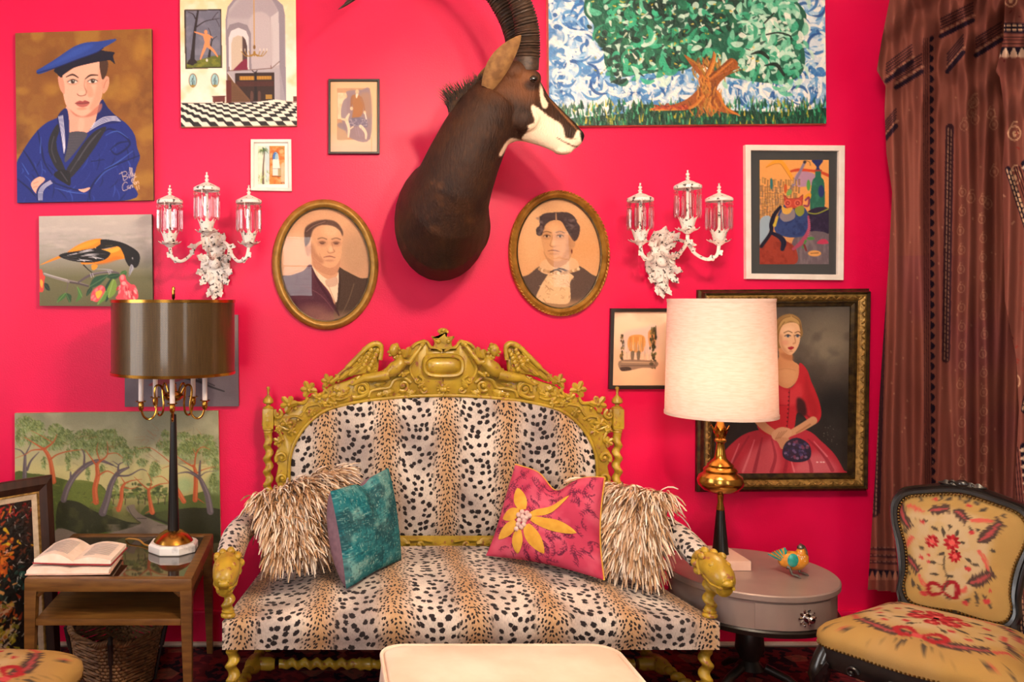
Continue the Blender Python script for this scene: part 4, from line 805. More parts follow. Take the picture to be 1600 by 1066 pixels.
# ---- lady in red, gilt frame
def paint_lady():
    c = Cv(1112, 470, 1335, 750, '#4a4038'); c.view(1190, 450, .3098)
    c.grad([(70, '#4e4640'), (250, '#5c5248'), (480, '#463c36'), (620, '#2a2422'), (940, '#2c2422')])
    c.ell(350, 250, 140, 160, '#7a6e5e', .75, soft=.9); c.ell(340, 290, 80, 70, '#8c7f6c', .5, soft=.9); c.ell(400, 600, 120, 90, '#1e1a1a', .7, soft=.9); c.tint('#3a322e', 90, .4, 4)
    for k in range(14): c.ell(340+c.rs.uniform(-10, 70), 690+c.rs.uniform(0, 130), 3, 3, '#8a8078', .5)
    # skirt
    c.poly([(-230, 900), (-150, 800), (-60, 740), (80, 720), (240, 730), (320, 790), (390, 860), (440, 945), (440, 960), (-240, 960)], '#b52c3c'); c.poly([(-100, 960), (-60, 850), (60, 780), (100, 850), (90, 960)], '#d4606a', .7, blur=20); c.poly([(180, 960), (220, 880), (300, 850), (380, 900), (400, 960)], '#e08a90', .55, blur=25)
    for p in ([(-60, 760), (-120, 860), (-180, 950)], [(10, 770), (-10, 860), (-30, 950)], [(120, 800), (140, 880), (130, 950)], [(250, 780), (330, 860), (380, 945)], [(220, 820), (260, 900), (270, 950)], [(60, 780), (80, 870), (60, 950)]): c.line(p, [8, 16, 20], '#8c1e30', .6)
    for p in ([(-30, 780), (-60, 870), (-90, 950)], [(280, 790), (350, 870)], [(-110, 800), (-150, 900)], [(160, 880), (180, 950)]): c.line(p, [5, 10, 12][:len(p)], '#e8929a', .55)
    for x in (320, 334, 300): c.ell(x, 901, 6, 3, '#f4e0dc', .9)
    # bodice and sleeves
    c.poly([(20, 400), (70, 420), (90, 480), (145, 508), (185, 470), (200, 375), (240, 410), (262, 470), (300, 560), (318, 640), (300, 690), (260, 700), (230, 660), (190, 640), (160, 740), (0, 740), (-30, 560), (-20, 450)], '#b9202c')
    c.poly([(90, 500), (150, 520), (200, 480), (220, 540), (170, 600), (100, 580)], '#d8424a', .6, blur=14); c.poly([(190, 560), (230, 580), (240, 650), (195, 645)], '#2a1416', .85, blur=8); c.poly([(230, 430), (260, 520), (300, 620), (280, 660), (240, 580)], '#94141f', .5, blur=12)
    c.line([(150, 515), (148, 620), (138, 735)], 4, '#6e0f18', .9); c.line([(20, 590), (140, 600)], 5, '#7a1220', .5)
    for k in range(9): c.ell(148-k*1.2, 530+k*22, 4, 4, '#5a0c14')
    c.line([(240, 650), (290, 690)], 10, '#7a1220', .7)
    # neck, chest
    c.poly([(95, 290), (90, 350), (40, 390), (40, 440), (75, 450), (95, 490), (145, 506), (188, 465), (198, 390), (165, 360), (158, 320)], '#cf8f62'); c.poly([(100, 320), (160, 330), (165, 360), (120, 350)], '#a8653e', .7, blur=8); c.poly([(60, 410), (180, 410), (170, 480), (110, 480)], '#dba274', .5, blur=14); c.line([(90, 410), (130, 402), (180, 412)], 4, '#b97a50', .6)
    # head
    c.poly([(62, 200), (70, 160), (100, 125), (150, 112), (195, 135), (210, 180), (205, 240), (85, 300), (72, 320), (66, 260)], '#8f6a3c'); c.poly([(100, 150), (150, 120), (190, 140), (200, 170), (150, 150), (110, 180), (90, 230)], '#c29a5e', .8, blur=5)
    for p in ([(75, 240), (80, 190), (110, 140), (150, 125)], [(85, 260), (92, 200), (120, 155)], [(160, 125), (195, 150), (205, 190)]): c.line(p, 5, '#6a4a26', .7)
    c.poly([(95, 215), (110, 175), (150, 158), (190, 168), (202, 210), (200, 260), (185, 300), (160, 328), (135, 325), (105, 295), (92, 255)], '#e0b088'); c.poly([(92, 225), (105, 295), (135, 325), (150, 325), (115, 280), (108, 230)], '#b97a54', .6, blur=8); c.ell(140, 200, 30, 22, '#efc8a2', .6, soft=.9); c.ell(125, 265, 18, 14, '#d88a74', .5, soft=.9)
    for x, y in ((138, 230), (188, 230)): c.ell(x, y, 15, 7, '#c9a898'); c.ell(x+1, y, 7, 7, '#3f4a5e'); c.line([(x-16, y), (x, y-8), (x+15, y-1)], 4, '#3a2418')
    c.line([(118, 213), (140, 204), (160, 212)], 5, '#7a5030', .9); c.line([(175, 213), (192, 206), (203, 214)], 5, '#7a5030', .9); c.line([(170, 225), (178, 262), (166, 272)], 5, '#b0744e', .8); c.ell(172, 268, 8, 5, '#c68a66', .8)
    c.poly([(138, 292), (155, 286), (172, 290), (160, 302), (148, 302)], '#a01e2a'); c.ell(155, 310, 10, 4, '#b97a5a', .7)
    # arms and hands
    c.line([(-40, 640), (20, 710), (80, 750)], [44, 42, 34], '#c98d66'); c.line([(275, 680), (210, 720), (150, 750)], [44, 40, 32], '#cf966e'); c.line([(260, 700), (190, 745)], 10, '#a0663f', .6)
    c.poly([(60, 745), (100, 715), (150, 720), (165, 745), (150, 770), (110, 785), (70, 780)], '#d39c78'); c.poly([(80, 770), (140, 770), (150, 790), (115, 830), (95, 800)], '#c78c68')
    for k in range(4): c.line([(78+k*8, 778-k*2), (100+k*13, 740-k*3)], 3, '#8a5232', .7)
    # violets
    c.poly([(120, 870), (130, 800), (190, 770), (250, 800), (268, 850), (250, 890), (180, 900)], '#2c2438')
    for k in range(80): a = c.rs.rand()*6.28; r = math.sqrt(c.rs.rand()); c.ell(192+68*r*math.cos(a), 836+52*r*math.sin(a), 8, 7, c.rs.choice(['#4a3a66', '#6e5a86', '#352c4a', '#8a6c8c', '#3a2238', '#7c3c58']), .9)
    c.grain(.012); return c
M_GILT = mat('antique_gilt', '#b8924e', '#7c5e2e', rough=.42, metal=.5, nscale=60, bump=.4, bscale=120)
M_GILTD = mat('dark_bronze_gilt', '#5a4524', '#33261a', rough=.4, metal=.6, nscale=40, bump=.2)
def lady():
    q = wq([(1091, 453), (1358, 451), (1353, 767), (1089, 769)], -.02); k = CAMD/FPX; base = (q[2]+q[3])/2
    t = thing('lady_portrait', 'oil portrait of a lady in a red dress holding violets, in gilt frame', 'painting', (base.x, -.001, base.z))
    frame_rails(q, [(0, 0), (0, .02), (3*k, .03), (5*k, .052), (6.5*k, .055), (8*k, .046), (9*k, .04)], M_GILTD, t)
    frame_rails(q, [(9*k, .02), (9*k, .042), (12*k, .046), (17*k, .034), (19*k, .026)], M_GILT, t, 'carved_band')
    frame_rails(q, [(19*k, .016), (19*k, .028), (21*k, .029), (22*k, .02), (27*k, .017), (28*k, .008)], M_GILTD, t, 'inner_slip')
    # carved leaves along the band
    mb = MB(); cq = inq(q, 13.5*k)
    for i in range(4):
        a, b = cq[i], cq[(i+1) % 4]; L = (b-a).length; n = int(L/.022); d = (b-a)/L; pr = Vector((-d.z, 0, d.x))
        for j in range(n):
            p = a+(b-a)*((j+.5)/n); p.y = -.043; s = 1 if j % 2 else -1
            mb.tube([p-d*.009-pr*.008*s, p+Vector((0, -.004, 0)), p+d*.009+pr*.008*s], [.0015, .0042, .0015], 5)
    mb.build('carved_leaves', M_GILT, t, kind='stuff')
    pq = inq(q, 25*k); painted('painted_face', paint_lady(), [Vector((p.x, -.0115, p.z)) for p in pq], M_PAINT, t)
lady()

# ---- oval portraits
def paint_man():
    c = Cv(434, 323, 582, 506, '#d79a72'); c.view(400, 290, .22518)
    c.grad([(150, '#dba27c'), (500, '#d9a27c'), (800, '#c98e70'), (960, '#dba684')]); c.ell(690, 480, 110, 170, '#a98468', .6, soft=.9); c.ell(250, 420, 100, 150, '#e6b08c', .5, soft=.9)
    c.poly([(150, 660), (250, 620), (330, 590), (380, 545), (430, 640), (520, 760), (560, 900), (590, 960), (150, 960)], '#55303c'); c.poly([(560, 560), (620, 590), (720, 640), (800, 670), (800, 960), (560, 960), (550, 800), (575, 650)], '#4e3c34')
    c.ell(400, 900, 120, 70, '#b07e6c', .5, soft=.9); c.ell(620, 930, 150, 50, '#c09476', .5, soft=.9)
    c.poly([(385, 555), (430, 600), (500, 650), (560, 630), (575, 570), (570, 700), (555, 810), (500, 720), (430, 640)], '#efcdb0'); c.poly([(480, 660), (510, 645), (560, 635), (566, 680), (540, 700), (495, 700)], '#cfa68e'); c.line([(500, 690), (530, 760), (550, 810)], 5, '#c49a80')
    c.line([(385, 560), (440, 680), (540, 830), (575, 900)], [8, 16, 18, 10], '#432530', .8); c.line([(575, 570), (580, 700), (560, 860)], [8, 14, 10], '#3f2e2a', .8); c.line([(320, 690), (450, 760), (550, 880)], 5, '#7c5058', .8); c.line([(680, 680), (640, 800), (590, 900)], 5, '#7a6454', .8)
    c.poly([(350, 430), (385, 480), (400, 560), (470, 610), (540, 620), (580, 560), (560, 480)], '#c48a6a'); c.poly([(345, 400), (335, 330), (370, 290), (430, 250), (520, 245), (580, 280), (600, 340), (596, 420), (590, 490), (560, 550), (510, 570), (450, 545), (400, 500), (370, 450)], '#d9a27c')
    c.ell(520, 310, 60, 45, '#e6b791', .7, soft=.9); c.poly([(360, 440), (400, 500), (450, 545), (470, 520), (420, 470), (390, 400)], '#a86e54', .6, blur=12); c.poly([(340, 420), (335, 340), (350, 300), (400, 262), (470, 240), (500, 246), (430, 275), (385, 310), (375, 380), (360, 410)], '#6a4c44'); c.poly([(337, 345), (345, 290), (400, 252), (480, 236), (555, 252), (600, 310), (600, 352), (580, 312), (530, 280), (455, 274), (400, 305), (378, 365), (352, 405)], '#5a423c', .9, blur=3); c.line([(350, 320), (400, 280), (480, 250)], 6, '#9a7a6c', .7)
    c.poly([(340, 430), (358, 420), (372, 460), (368, 490), (350, 480)], '#bf8566')
    for x, y in ((460, 398), (556, 400)): c.ell(x, y, 34, 22, '#b98064', .7, soft=.8); c.ell(x, y+2, 16, 7, '#6c4a3e'); c.line([(x-22, y-4), (x, y-10), (x+22, y-3)], 5, '#553a30', .8); c.line([(x-30, y-28), (x, y-36), (x+30, y-26)], 8, '#7a5646', .8)
    c.line([(525, 395), (535, 440), (545, 458), (510, 468), (495, 455)], [4, 6, 7, 6, 4], '#a86e54', .8); c.ell(520, 440, 14, 20, '#e8bc98', .6, soft=.8); c.line([(470, 498), (510, 490), (550, 500)], [4, 8, 4], '#8c5148'); c.ell(510, 520, 34, 8, '#b97e66', .6, soft=.8); c.line([(440, 470), (455, 510)], 4, '#b57a60', .6)
    c.line([(390, 480), (420, 600), (430, 630)], 4, '#b57a60', .4); c.grain(.02); return c
def paint_woman():
    c = Cv(804, 309, 944, 483, '#dba270'); c.view(780, 280, .21566)
    c.grad([(130, '#e0aa7c'), (500, '#d99c68'), (900, '#dda67a')]); c.ell(250, 420, 90, 200, '#e8b88c', .5, soft=.9)
    c.poly([(120, 740), (220, 690), (330, 620), (560, 620), (680, 690), (760, 740), (760, 940), (120, 940)], '#5e4a42'); c.poly([(120, 900), (330, 860), (540, 880), (760, 860), (760, 960), (120, 960)], '#c89468', .7, blur=25)
    c.poly([(340, 580), (300, 660), (380, 690), (440, 640), (540, 670), (585, 640), (540, 570)], '#dcae84'); c.poly([(385, 665), (450, 655), (545, 700), (520, 750), (515, 890), (400, 900), (280, 870), (300, 790), (340, 720)], '#e2b488')
    for k in range(46): x, y = c.rs.uniform(290, 530), c.rs.uniform(690, 890); c.line([(x, y), (x+c.rs.uniform(-30, 30), y+c.rs.uniform(-8, 26))], [6, 4], c.rs.choice(['#b98a64', '#f0cca4', '#a87a58', '#e8bf94']), .7)
    for k in range(26): t = k/25; x = 300+t*280; y = 650+30*math.sin(t*PI); c.ell(x, y, 12, 11, c.rs.choice(['#eccaa2', '#c89a70', '#b5885f']), .9)
    c.line([(380, 672), (420, 655), (455, 668)], 12, '#4a342a')
    c.poly([(340, 500), (350, 580), (400, 635), (450, 635), (510, 590), (525, 500)], '#bf8960'); c.poly([(310, 390), (330, 340), (370, 305), (420, 295), (470, 320), (505, 380), (540, 430), (540, 500), (510, 560), (460, 590), (400, 590), (345, 550), (318, 470)], '#d29a6c')
    c.poly([(300, 410), (280, 400), (275, 360), (300, 330), (300, 280), (330, 250), (400, 240), (500, 240), (550, 270), (570, 310), (592, 350), (580, 420), (550, 450), (520, 410), (490, 360), (460, 310), (420, 296), (370, 308), (335, 345), (320, 400)], '#4b3c3c')
    for k in range(60): a = c.rs.rand()*6.28; r = c.rs.rand(); x, y = 500+80*r*math.cos(a), 330+80*r*math.sin(a); c.ell(x, y, 12, 8, c.rs.choice(['#7a6868', '#3a2e30', '#5e4e50']), .4) if x > 470+(y-260)*.3 and y < 430 else None
    for k in range(30): x, y = c.rs.uniform(280, 330), c.rs.uniform(270, 400); c.ell(x, y, 10, 8, c.rs.choice(['#7a6868', '#3a2e30']), .4)
    c.line([(418, 245), (420, 296)], [5, 10], '#c08c68'); c.ell(400, 350, 50, 30, '#deaa7c', .7, soft=.9)
    for x, y in ((352, 412), (448, 412)): c.ell(x, y, 34, 22, '#a8744e', .6, soft=.8); c.ell(x, y+2, 20, 8, '#d9b08c'); c.ell(x, y+1, 9, 8, '#3c2a24'); c.line([(x-24, y), (x, y-9), (x+24, y)], 5, '#4a3228'); c.line([(x-30, y-26), (x, y-34), (x+32, y-24)], 7, '#6a4a38', .8)
    c.line([(395, 405), (385, 450), (375, 480), (400, 490), (420, 482)], [4, 5, 6, 7, 4], '#a06a46', .8); c.ell(397, 462, 12, 22, '#e4b488', .6, soft=.8); c.line([(360, 520), (400, 514), (445, 524)], [4, 9, 4], '#8e5a48'); c.ell(400, 540, 36, 8, '#b57e58', .6, soft=.8); c.poly([(500, 420), (540, 440), (535, 510), (490, 570), (450, 590), (490, 520)], '#a97450', .6, blur=14)
    c.ell(532, 522, 5, 16, '#5e1c1c'); c.ell(545, 470, 12, 22, '#c08a62'); c.grain(.02); return c
def oval_portrait(name, label, cx, cy, rx, ry, rot, band, cv, cvbox, fm, rope):
    c0 = W(cx, cy, CAMD-.02); k = CAMD/FPX; t = thing(name, label, 'portrait', (c0.x, -.001, c0.z-ry*k))
    n = 96
    def ring(d, y):
        out = []
        for j in range(n):
            a = 2*PI*j/n; u, v = (rx-d)*math.cos(a), (ry-d)*math.sin(a); ca, sa = math.cos(rot), math.sin(rot)
            out.append(Vector((c0.x+(u*ca-v*sa)*k, y, c0.z-(u*sa+v*ca)*k)))
        return out
    prof = [(0, -.001), (0, -.012), (2, -.022), (6, -.030), (band*.55, -.032), (band-3, -.024), (band-1.2, -.018)]
    MB().loft([ring(d, y) for d, y in prof], cap=False).build('frame', fm, t, angle=1.2)
    MB().loft([ring(band-1.6, -.018), ring(band-1, -.020), ring(band+.8, -.019), ring(band+.8, -.010)], cap=False).build('inner_lip', M_GILTD, t)
    if rope:
        mb = MB(); R = ring(1.5, -.024)
        for j in range(0, n): 
            a, b = R[j], R[(j+1) % n]; m_ = (a+b)/2; d = (b-a); o = (m_-Vector((c0.x, m_.y, c0.z))).normalized()
            mb.tube([m_-d*.5-o*.003, m_+Vector((0, -.002, 0)), m_+d*.5+o*.003], [.002, .0042, .002], 5)
        mb.build('rope_edge', fm, t, kind='stuff')
    # picture: rectangular raster clipped to the oval
    cc = cv.out(); h, w_ = cc.shape[:2]; x0, y0, x1, y1 = cvbox
    X, Y = np.meshgrid(np.linspace(x0, x1, w_), np.linspace(y0, y1, h)); ca, sa = math.cos(rot), math.sin(rot)
    u = ((X-cx)*ca+(Y-cy)*sa)/(rx-band*.6); v = (-(X-cx)*sa+(Y-cy)*ca)/(ry-band*.6); dd = u*u+v*v
    ins = dd < 1; mk = ins[:-1, :-1] & ins[1:, 1:] & ins[1:, :-1] & ins[:-1, 1:]
    yv = -.0055; Dm = CAMD-.02
    V = np.stack([(X-PX0)*Dm/FPX, np.full_like(X, yv), EYE-(Y-PY0)*Dm/FPX], -1)
    grid_mesh('print', V, M_PRINT, t, col=cc, mask=mk, smooth=False)
    # convex glass
    def ringg(f, y):
        return [Vector((c0.x+(p.x-c0.x)*f, y, c0.z+(p.z-c0.z)*f)) for p in ring(band, 0)]
    MB().loft([ringg(f, -.013-.012*(1-f*f)) for f in (1, .9, .75, .6, .45, .3, .15, .005)], cap=False).build('glass', M_GLASS, t, angle=9)
    return t
M_GOLDMAN = mat('worn_gold_frame', '#b98a3c', '#8a6228', rough=.45, metal=.35, nscale=30, bump=.15, lo=.3, hi=.75)
M_GOLDWOM = mat('bright_gold_frame', '#c08a3a', '#946420', rough=.42, metal=.4, nscale=24, bump=.15)
oval_portrait('oval_portrait_man', 'oval gold framed old portrait of a man in a dark suit', 508, 413.5, 83, 102, -.06, 14, paint_man(), (434, 323, 582, 506), M_GOLDMAN, False)
oval_portrait('oval_portrait_woman', 'oval gold framed old portrait of a woman with lace collar', 874, 396, 78, 98, -.06, 13, paint_woman(), (804, 309, 944, 483), M_GOLDWOM, True)
# ================================================================ generic carved shapes
def leaf(mb, base, d, nrm, L, wd, curl=.25, lobes=3, th=.25, n=10):
    """solid pointed lobed leaf: base point, direction, facing normal"""
    base = Vector(base); d = Vector(d).normalized(); nrm = Vector(nrm); nrm = (nrm-d*nrm.dot(d)).normalized(); s = d.cross(nrm); rings = []
    for i in range(n+1):
        t = i/n; w_ = wd*(math.sin(PI*min(1, t*.93+.07))**.75)*(1+.28*math.cos(2*PI*lobes*t))*.5
        if i == n: w_ = wd*.02
        p = base+d*(L*t)+nrm*(curl*L*(t*t-.25*t)); e = wd*th
        rings.append([p+s*w_-nrm*e*.15, p+nrm*e*.7*(1-t*.6), p-s*w_-nrm*e*.15, p-nrm*e*.35])
    mb.loft(rings)
def scroll(mb, c, r0, turns, a0, sgn, rad, nrm=(0, -1, 0), n=26, lift=.3, eye=True, xv=None):
    """spiral volute around c in the plane normal to nrm; starts on the outside"""
    c = Vector(c); nrm = Vector(nrm).normalized(); xv = Vector(xv) if xv is not None else Vector((1, 0, 0)); yv = nrm.cross(xv)*-1; pts = []; rr = []
    for i in range(n+1):
        t = i/n; r = r0*(1-.86*t); a = a0+sgn*turns*2*PI*t
        pts.append(c+r*(math.cos(a)*xv+math.sin(a)*yv)+nrm*lift*r0*t*.4); rr.append(rad*(1-.5*t))
    mb.tube(pts, rr, 7)
    if eye: mb.ball(c+nrm*lift*r0*.4, rad*1.15, 8, 6)
def barley(mb, p0, p1, r, pitch, e=.34, n=10, hand=1, per=12, a0=0.0):
    p0, p1 = Vector(p0), Vector(p1); ax = (p1-p0); L = ax.length; ax.normalize(); x = ax.orthogonal().normalized(); y = ax.cross(x)
    m = max(8, int(L/pitch*per)); rings = []
    for i in range(m+1):
        t = i/m; a = a0+hand*2*PI*t*L/pitch; f = min(1, 6*t, 6*(1-t)); c = p0+ax*(L*t)+(math.cos(a)*x+math.sin(a)*y)*r*e*f
        rings.append([c+r*(math.cos(2*PI*j/n)*x+math.sin(2*PI*j/n)*y) for j in range(n)])
    mb.loft(rings)
def mesh_from_mods(mb, voxel, smooth_it=6, fac=.6):
    """fuse the collected shapes into one continuous surface"""
    me = bpy.data.meshes.new('tmp'); me.from_pydata(mb.v, [], mb.f); o = bpy.data.objects.new('tmp', me); COL.objects.link(o)
    r = o.modifiers.new('r', 'REMESH'); r.mode = 'VOXEL'; r.voxel_size = voxel
    s = o.modifiers.new('s', 'SMOOTH'); s.iterations = smooth_it; s.factor = fac
    bpy.context.view_layer.update(); ev = o.evaluated_get(bpy.context.evaluated_depsgraph_get()); m2 = ev.to_mesh()
    nv = len(m2.vertices); co = np.empty(nv*3, np.float32); m2.vertices.foreach_get('co', co); fs = [tuple(p.vertices) for p in m2.polygons]
    ev.to_mesh_clear(); bpy.data.objects.remove(o); bpy.data.meshes.remove(me)
    out = MB(); out.v = [tuple(x) for x in co.reshape(-1, 3).tolist()]; out.f = fs; return out
def to_px(v):
    d = v[:, 1]+CAMD; return PX0+v[:, 0]*FPX/d, PY0+(EYE-v[:, 2])*FPX/d
# ================================================================ antelope shoulder mount
def antelope():
    D0 = 3.1
    t = thing('antelope_mount', 'dark brown antelope shoulder mount with white cheek and ringed curved horns', 'taxidermy', (W(690, 400, 3.6).x, -.002, W(690, 436, 3.6).z))
    mb = MB()
    # neck: sections given as (centre px, distance, half width px, half height px, tilt of the section plane)
    path = [W(690, 338, 3.598), W(690, 342, 3.54), W(690, 344, 3.42), W(692, 335, 3.30), W(700, 312, 3.21), W(712, 280, 3.15), W(726, 246, 3.12), W(742, 212, 3.1), W(760, 180, 3.1), W(776, 160, 3.1)]
    ra = [66, 72, 74, 70, 64, 59, 56, 53, 50, 42]; rb = [88, 95, 96, 92, 82, 70, 62, 56, 52, 44]
    n = 28
    # consistent ring orientation: rebuild with transported frame
    rings = []; side = Vector((1, 0, 0))
    for i, p in enumerate(path):
        T = (path[min(i+1, len(path)-1)]-path[max(i-1, 0)]).normalized(); k = (p.y+CAMD)/FPX
        side = (side-T*side.dot(T)).normalized(); up = T.cross(side)
        rings.append([p+k*(ra[i]*math.cos(2*PI*j/n)*side+rb[i]*math.sin(2*PI*j/n)*up) for j in range(n)])
    mb.loft(rings)
    # brisket lump and shoulder
    mb.ball(W(692, 392, 3.47), (.125, .09, .105), 18, 12); mb.ball(W(672, 330, 3.5), (.125, .10, .18), 18, 12); mb.ball(W(734, 354, 3.50), (.085, .085, .125), 16, 10); mb.ball(W(700, 415, 3.44), (.06, .06, .05), 14, 10)
    # head: top / bottom profile px and half thickness
    st = [((728, 140), (752, 236), .075), ((752, 122), (775, 232), .08), ((778, 108), (795, 226), .082), ((806, 103), (806, 221), .084), ((832, 109), (817, 221), .080), ((845, 130), (832, 225), .066), ((856, 150), (848, 230), .050),
          ((870, 164), (862, 236), .042), ((884, 178), (876, 240), .038), ((897, 191), (890, 238), .037), ((907, 203), (902, 231), .032), ((913, 211), (909, 224), .018)]
    rings = []
    for (a, b, th) in st:
        A, B = W(*a, D0), W(*b, D0); c = (A+B)/2; u = (A-B)/2
        rings.append([c+u*math.sin(2*PI*j/n)*(1-.10*abs(math.cos(2*PI*j/n)))+Vector((0, -th, 0))*math.copysign(abs(math.cos(2*PI*j/n))**.85, math.cos(2*PI*j/n)) for j in range(n)])
    mb.loft(rings)
    for s in (-1, 1):    # brow, cheek and nostril swellings
        mb.ball(W(826, 130, D0)+Vector((-.006, s*.062, 0)), (.038, .026, .034), 12, 8); mb.ball(W(812, 190, D0)+Vector((0, s*.055, 0)), (.06, .034, .05), 12, 8); mb.ball(W(903, 212, D0)+Vector((0, s*.018, 0)), (.018, .018, .016), 10, 8); mb.ball(W(880, 236, D0)+Vector((0, s*.008, 0)), (.035, .02, .014), 10, 8)
        mb.ball(W(800, 118, D0)+Vector((0, s*.05, 0)), (.05, .035, .04), 12, 8)
    body = mesh_from_mods(mb, .0048, 16, .55)
    # coat painted on the profile plane (both flanks alike)
    c = Cv(600, 60, 930, 460, '#2e190f'); c.view(600, 0, .2251)
    c.tint('#40230f', 200, .6, 3, .4, .7); c.tint('#1f0f09', 120, .6, 6, .45, .7); c.tint('#5e381e', 14, .25, 8, .5, .75, sy=3)
    c.ell(860, 560, 180, 130, '#6a3d20', .6, soft=.9); c.ell(1010, 640, 90, 90, '#6e3f20', .5, soft=.9); c.ell(980, 530, 60, 40, '#7a4a28', .6, soft=.9)
    Wt = '#f3d9bd'
    c.poly([(1020, 745), (1050, 735), (1150, 812), (1235, 870), (1260, 950), (1310, 962), (1345, 900), (1375, 940), (1395, 1010), (1370, 1040), (1300, 1075), (1200, 1070), (1090, 1030), (960, 975), (1000, 900), (1000, 868), (1045, 845)], Wt, blur=6)
    c.poly([(1078, 580), (1100, 610), (1112, 670), (1140, 720), (1125, 750), (1100, 745), (1085, 690)], Wt, blur=5); c.poly([(1110, 650), (1200, 740), (1330, 880), (1340, 905), (1240, 800)], '#c98a56', .6, blur=6)
    c.poly([(870, 965), (960, 975), (1090, 1015), (1200, 1060), (1060, 1040), (900, 985), (820, 1080), (800, 1066)], Wt, .9, blur=5)
    c.poly([(1365, 915), (1398, 945), (1402, 985), (1380, 990), (1366, 960)], '#15100f', blur=3); c.line([(1200, 958), (1250, 985), (1310, 1012), (1375, 1026)], [5, 9, 10, 6], '#5e2c1a'); c.line([(1260, 950), (1310, 970), (1340, 960)], 6, '#8a5232', .6)
    c.ell(1030, 592, 52, 34, '#22100a', .8, soft=.8)
    for x, y, r in ((390, 1290, 30), (385, 1370, 34), (400, 1420, 22), (330, 1270, 16), (350, 1590, 40), (600, 1530, 30)): c.ell(x, y, r, r*.8, '#6a4020', .35, soft=.9)
    im = c.out(); P = np.array(body.v); px, py = to_px(P); ix = np.clip((px-600).astype(int), 0, im.shape[1]-1); iy = np.clip((py-60).astype(int), 0, im.shape[0]-1)
    body.c = [tuple(x) for x in im[iy, ix]]
    fur = mat('short_dark_fur', '#333333', rough=.62, vcol=True, bump=.9, bscale=170, spec=.25, stretch=(1, 1, .3))
    body.build('body', fur, t, angle=9)
    # eyes
    em = mat('glass_eye', '#120a06', rough=.05, coat=1.0)
    for s in (-1, 1): MB().ball(W(825, 132, D0)+Vector((0, s*.080, -.001)), (.016, .012, .013), 14, 10).build('eye', em, t)
    # horns
    hm = mat('dark_ringed_horn', '#2e2018', '#4a3426', rough=.55, nscale=40, bump=.4, bscale=90, stretch=(1, 1, 2))
    cl = spline([(818, 112), (819, 80), (817, 50), (806, 15), (786, -18), (752, -52), (705, -78), (655, -76), (605, -48), (566, -10), (538, 12)], 24)
    for s, dx in ((-1, 0), (1, -9)):
        m_ = len(cl); pts = []; rr = []
        for i, q in enumerate(cl):
            tt = i/(m_-1); pts.append(W(q[0]+dx*min(1, tt*3), q[1]-(4 if s > 0 else 0), D0)+Vector((0, s*(.03+.05*math.sin(PI*tt*.9)), 0)))
            base = 20.5*(1-tt)**.72*D0/FPX*(1.0); rg = .10 if .06 < tt < .62 else .015
            rr.append(max(.0015, base*(1+rg*(abs(math.sin(PI*i*.36))*2-1))))
        MB().tube(pts, rr, 14, up=(0, 1, 0)).build('horn', hm, t)
    # ears: cupped leaf shape
    earm = mat('tan_ear_fur', '#8a6236', '#6a4522', rough=.85, nscale=40, bump=.3, bscale=150)
    for s in (-1, 1):
        rings = []; tip = W(802, 71, D0)+Vector((0, s*.10, 0)); b0 = W(754, 146, D0)+Vector((0, s*.072, 0))
        for i in range(15):
            q = i/14; p = b0.lerp(tip, q)+Vector((-.012*math.sin(PI*q), s*.03*math.sin(PI*q*.8), .0)); wdt = .036*(math.sin(PI*(q*.86+.14))**.8)+.0025; d = (tip-b0).normalized(); sd = Vector((d.z, 0, -d.x))
            row = []
            for j in range(9):
                a = -1+2*j/8; row.append(p+sd*wdt*a+Vector((0, s*(.5*wdt*(1-a*a)), 0)))
            for j in range(8, -1, -1):
                a = -1+2*j/8; row.append(p+sd*wdt*a*.93+Vector((0, s*(.5*wdt*(1-a*a)-.005), 0)))
            rings.append(row)
        MB().loft(rings).build('ear', earm, t)
    # mane
    mane = MB(); rs = random.Random(4)
    for k in range(520):
        q = rs.random(); bx = 702+q*62; by = 172-q*44+rs.uniform(-2, 8); grp = math.sin(q*9)*.5
        b0 = W(bx, by, D0)+Vector((0, rs.uniform(-.022, .022), 0)); L = (.105-.06*q)*rs.uniform(.55, 1.0); an = 1.95-.45*q+grp*.25+rs.uniform(-.28, .28)
        e = b0+Vector((math.cos(an)*L, rs.uniform(-.02, .02), math.sin(an)*L)); mid = b0.lerp(e, .5)+Vector((.006, 0, .006))
        mane.tube([b0, mid, e], [.0016, .0013, .0003], 3, cap=False)
    mane.build('mane', mat('mane_hair', '#1e120c', '#4a3018', rough=.7, nscale=60), t, kind='stuff')
antelope()
# ================================================================ crystal sconces
M_CHIP = mat('chipped_white_enamel', '#ece2da', '#4a3f3c', rough=.45, nscale=70, ndetail=6, lo=.575, hi=.625, bump=.25, bscale=120)
def crystal_mat():
    m = bpy.data.materials.new('crystal'); m.use_nodes = True; N, L = nt(m); out = N['Material Output']
    t = N.new('ShaderNodeBsdfTransparent'); t.inputs[0].default_value = (.97, .93, .93, 1); g = N.new('ShaderNodeBsdfGlossy'); g.inputs['Roughness'].default_value = .04
    lw = N.new('ShaderNodeLayerWeight'); lw.inputs[0].default_value = .5
    f = N.new('ShaderNodeMath'); f.operation = 'MULTIPLY_ADD'; f.inputs[1].default_value = .7; f.inputs[2].default_value = .10; L.new(lw.outputs['Facing'], f.inputs[0])
    mx = N.new('ShaderNodeMixShader'); L.new(f.outputs[0], mx.inputs[0]); L.new(t.outputs[0], mx.inputs[1]); L.new(g.outputs[0], mx.inputs[2]); L.new(mx.outputs[0], out.inputs[0]); return m
M_CRYSTAL = crystal_mat()
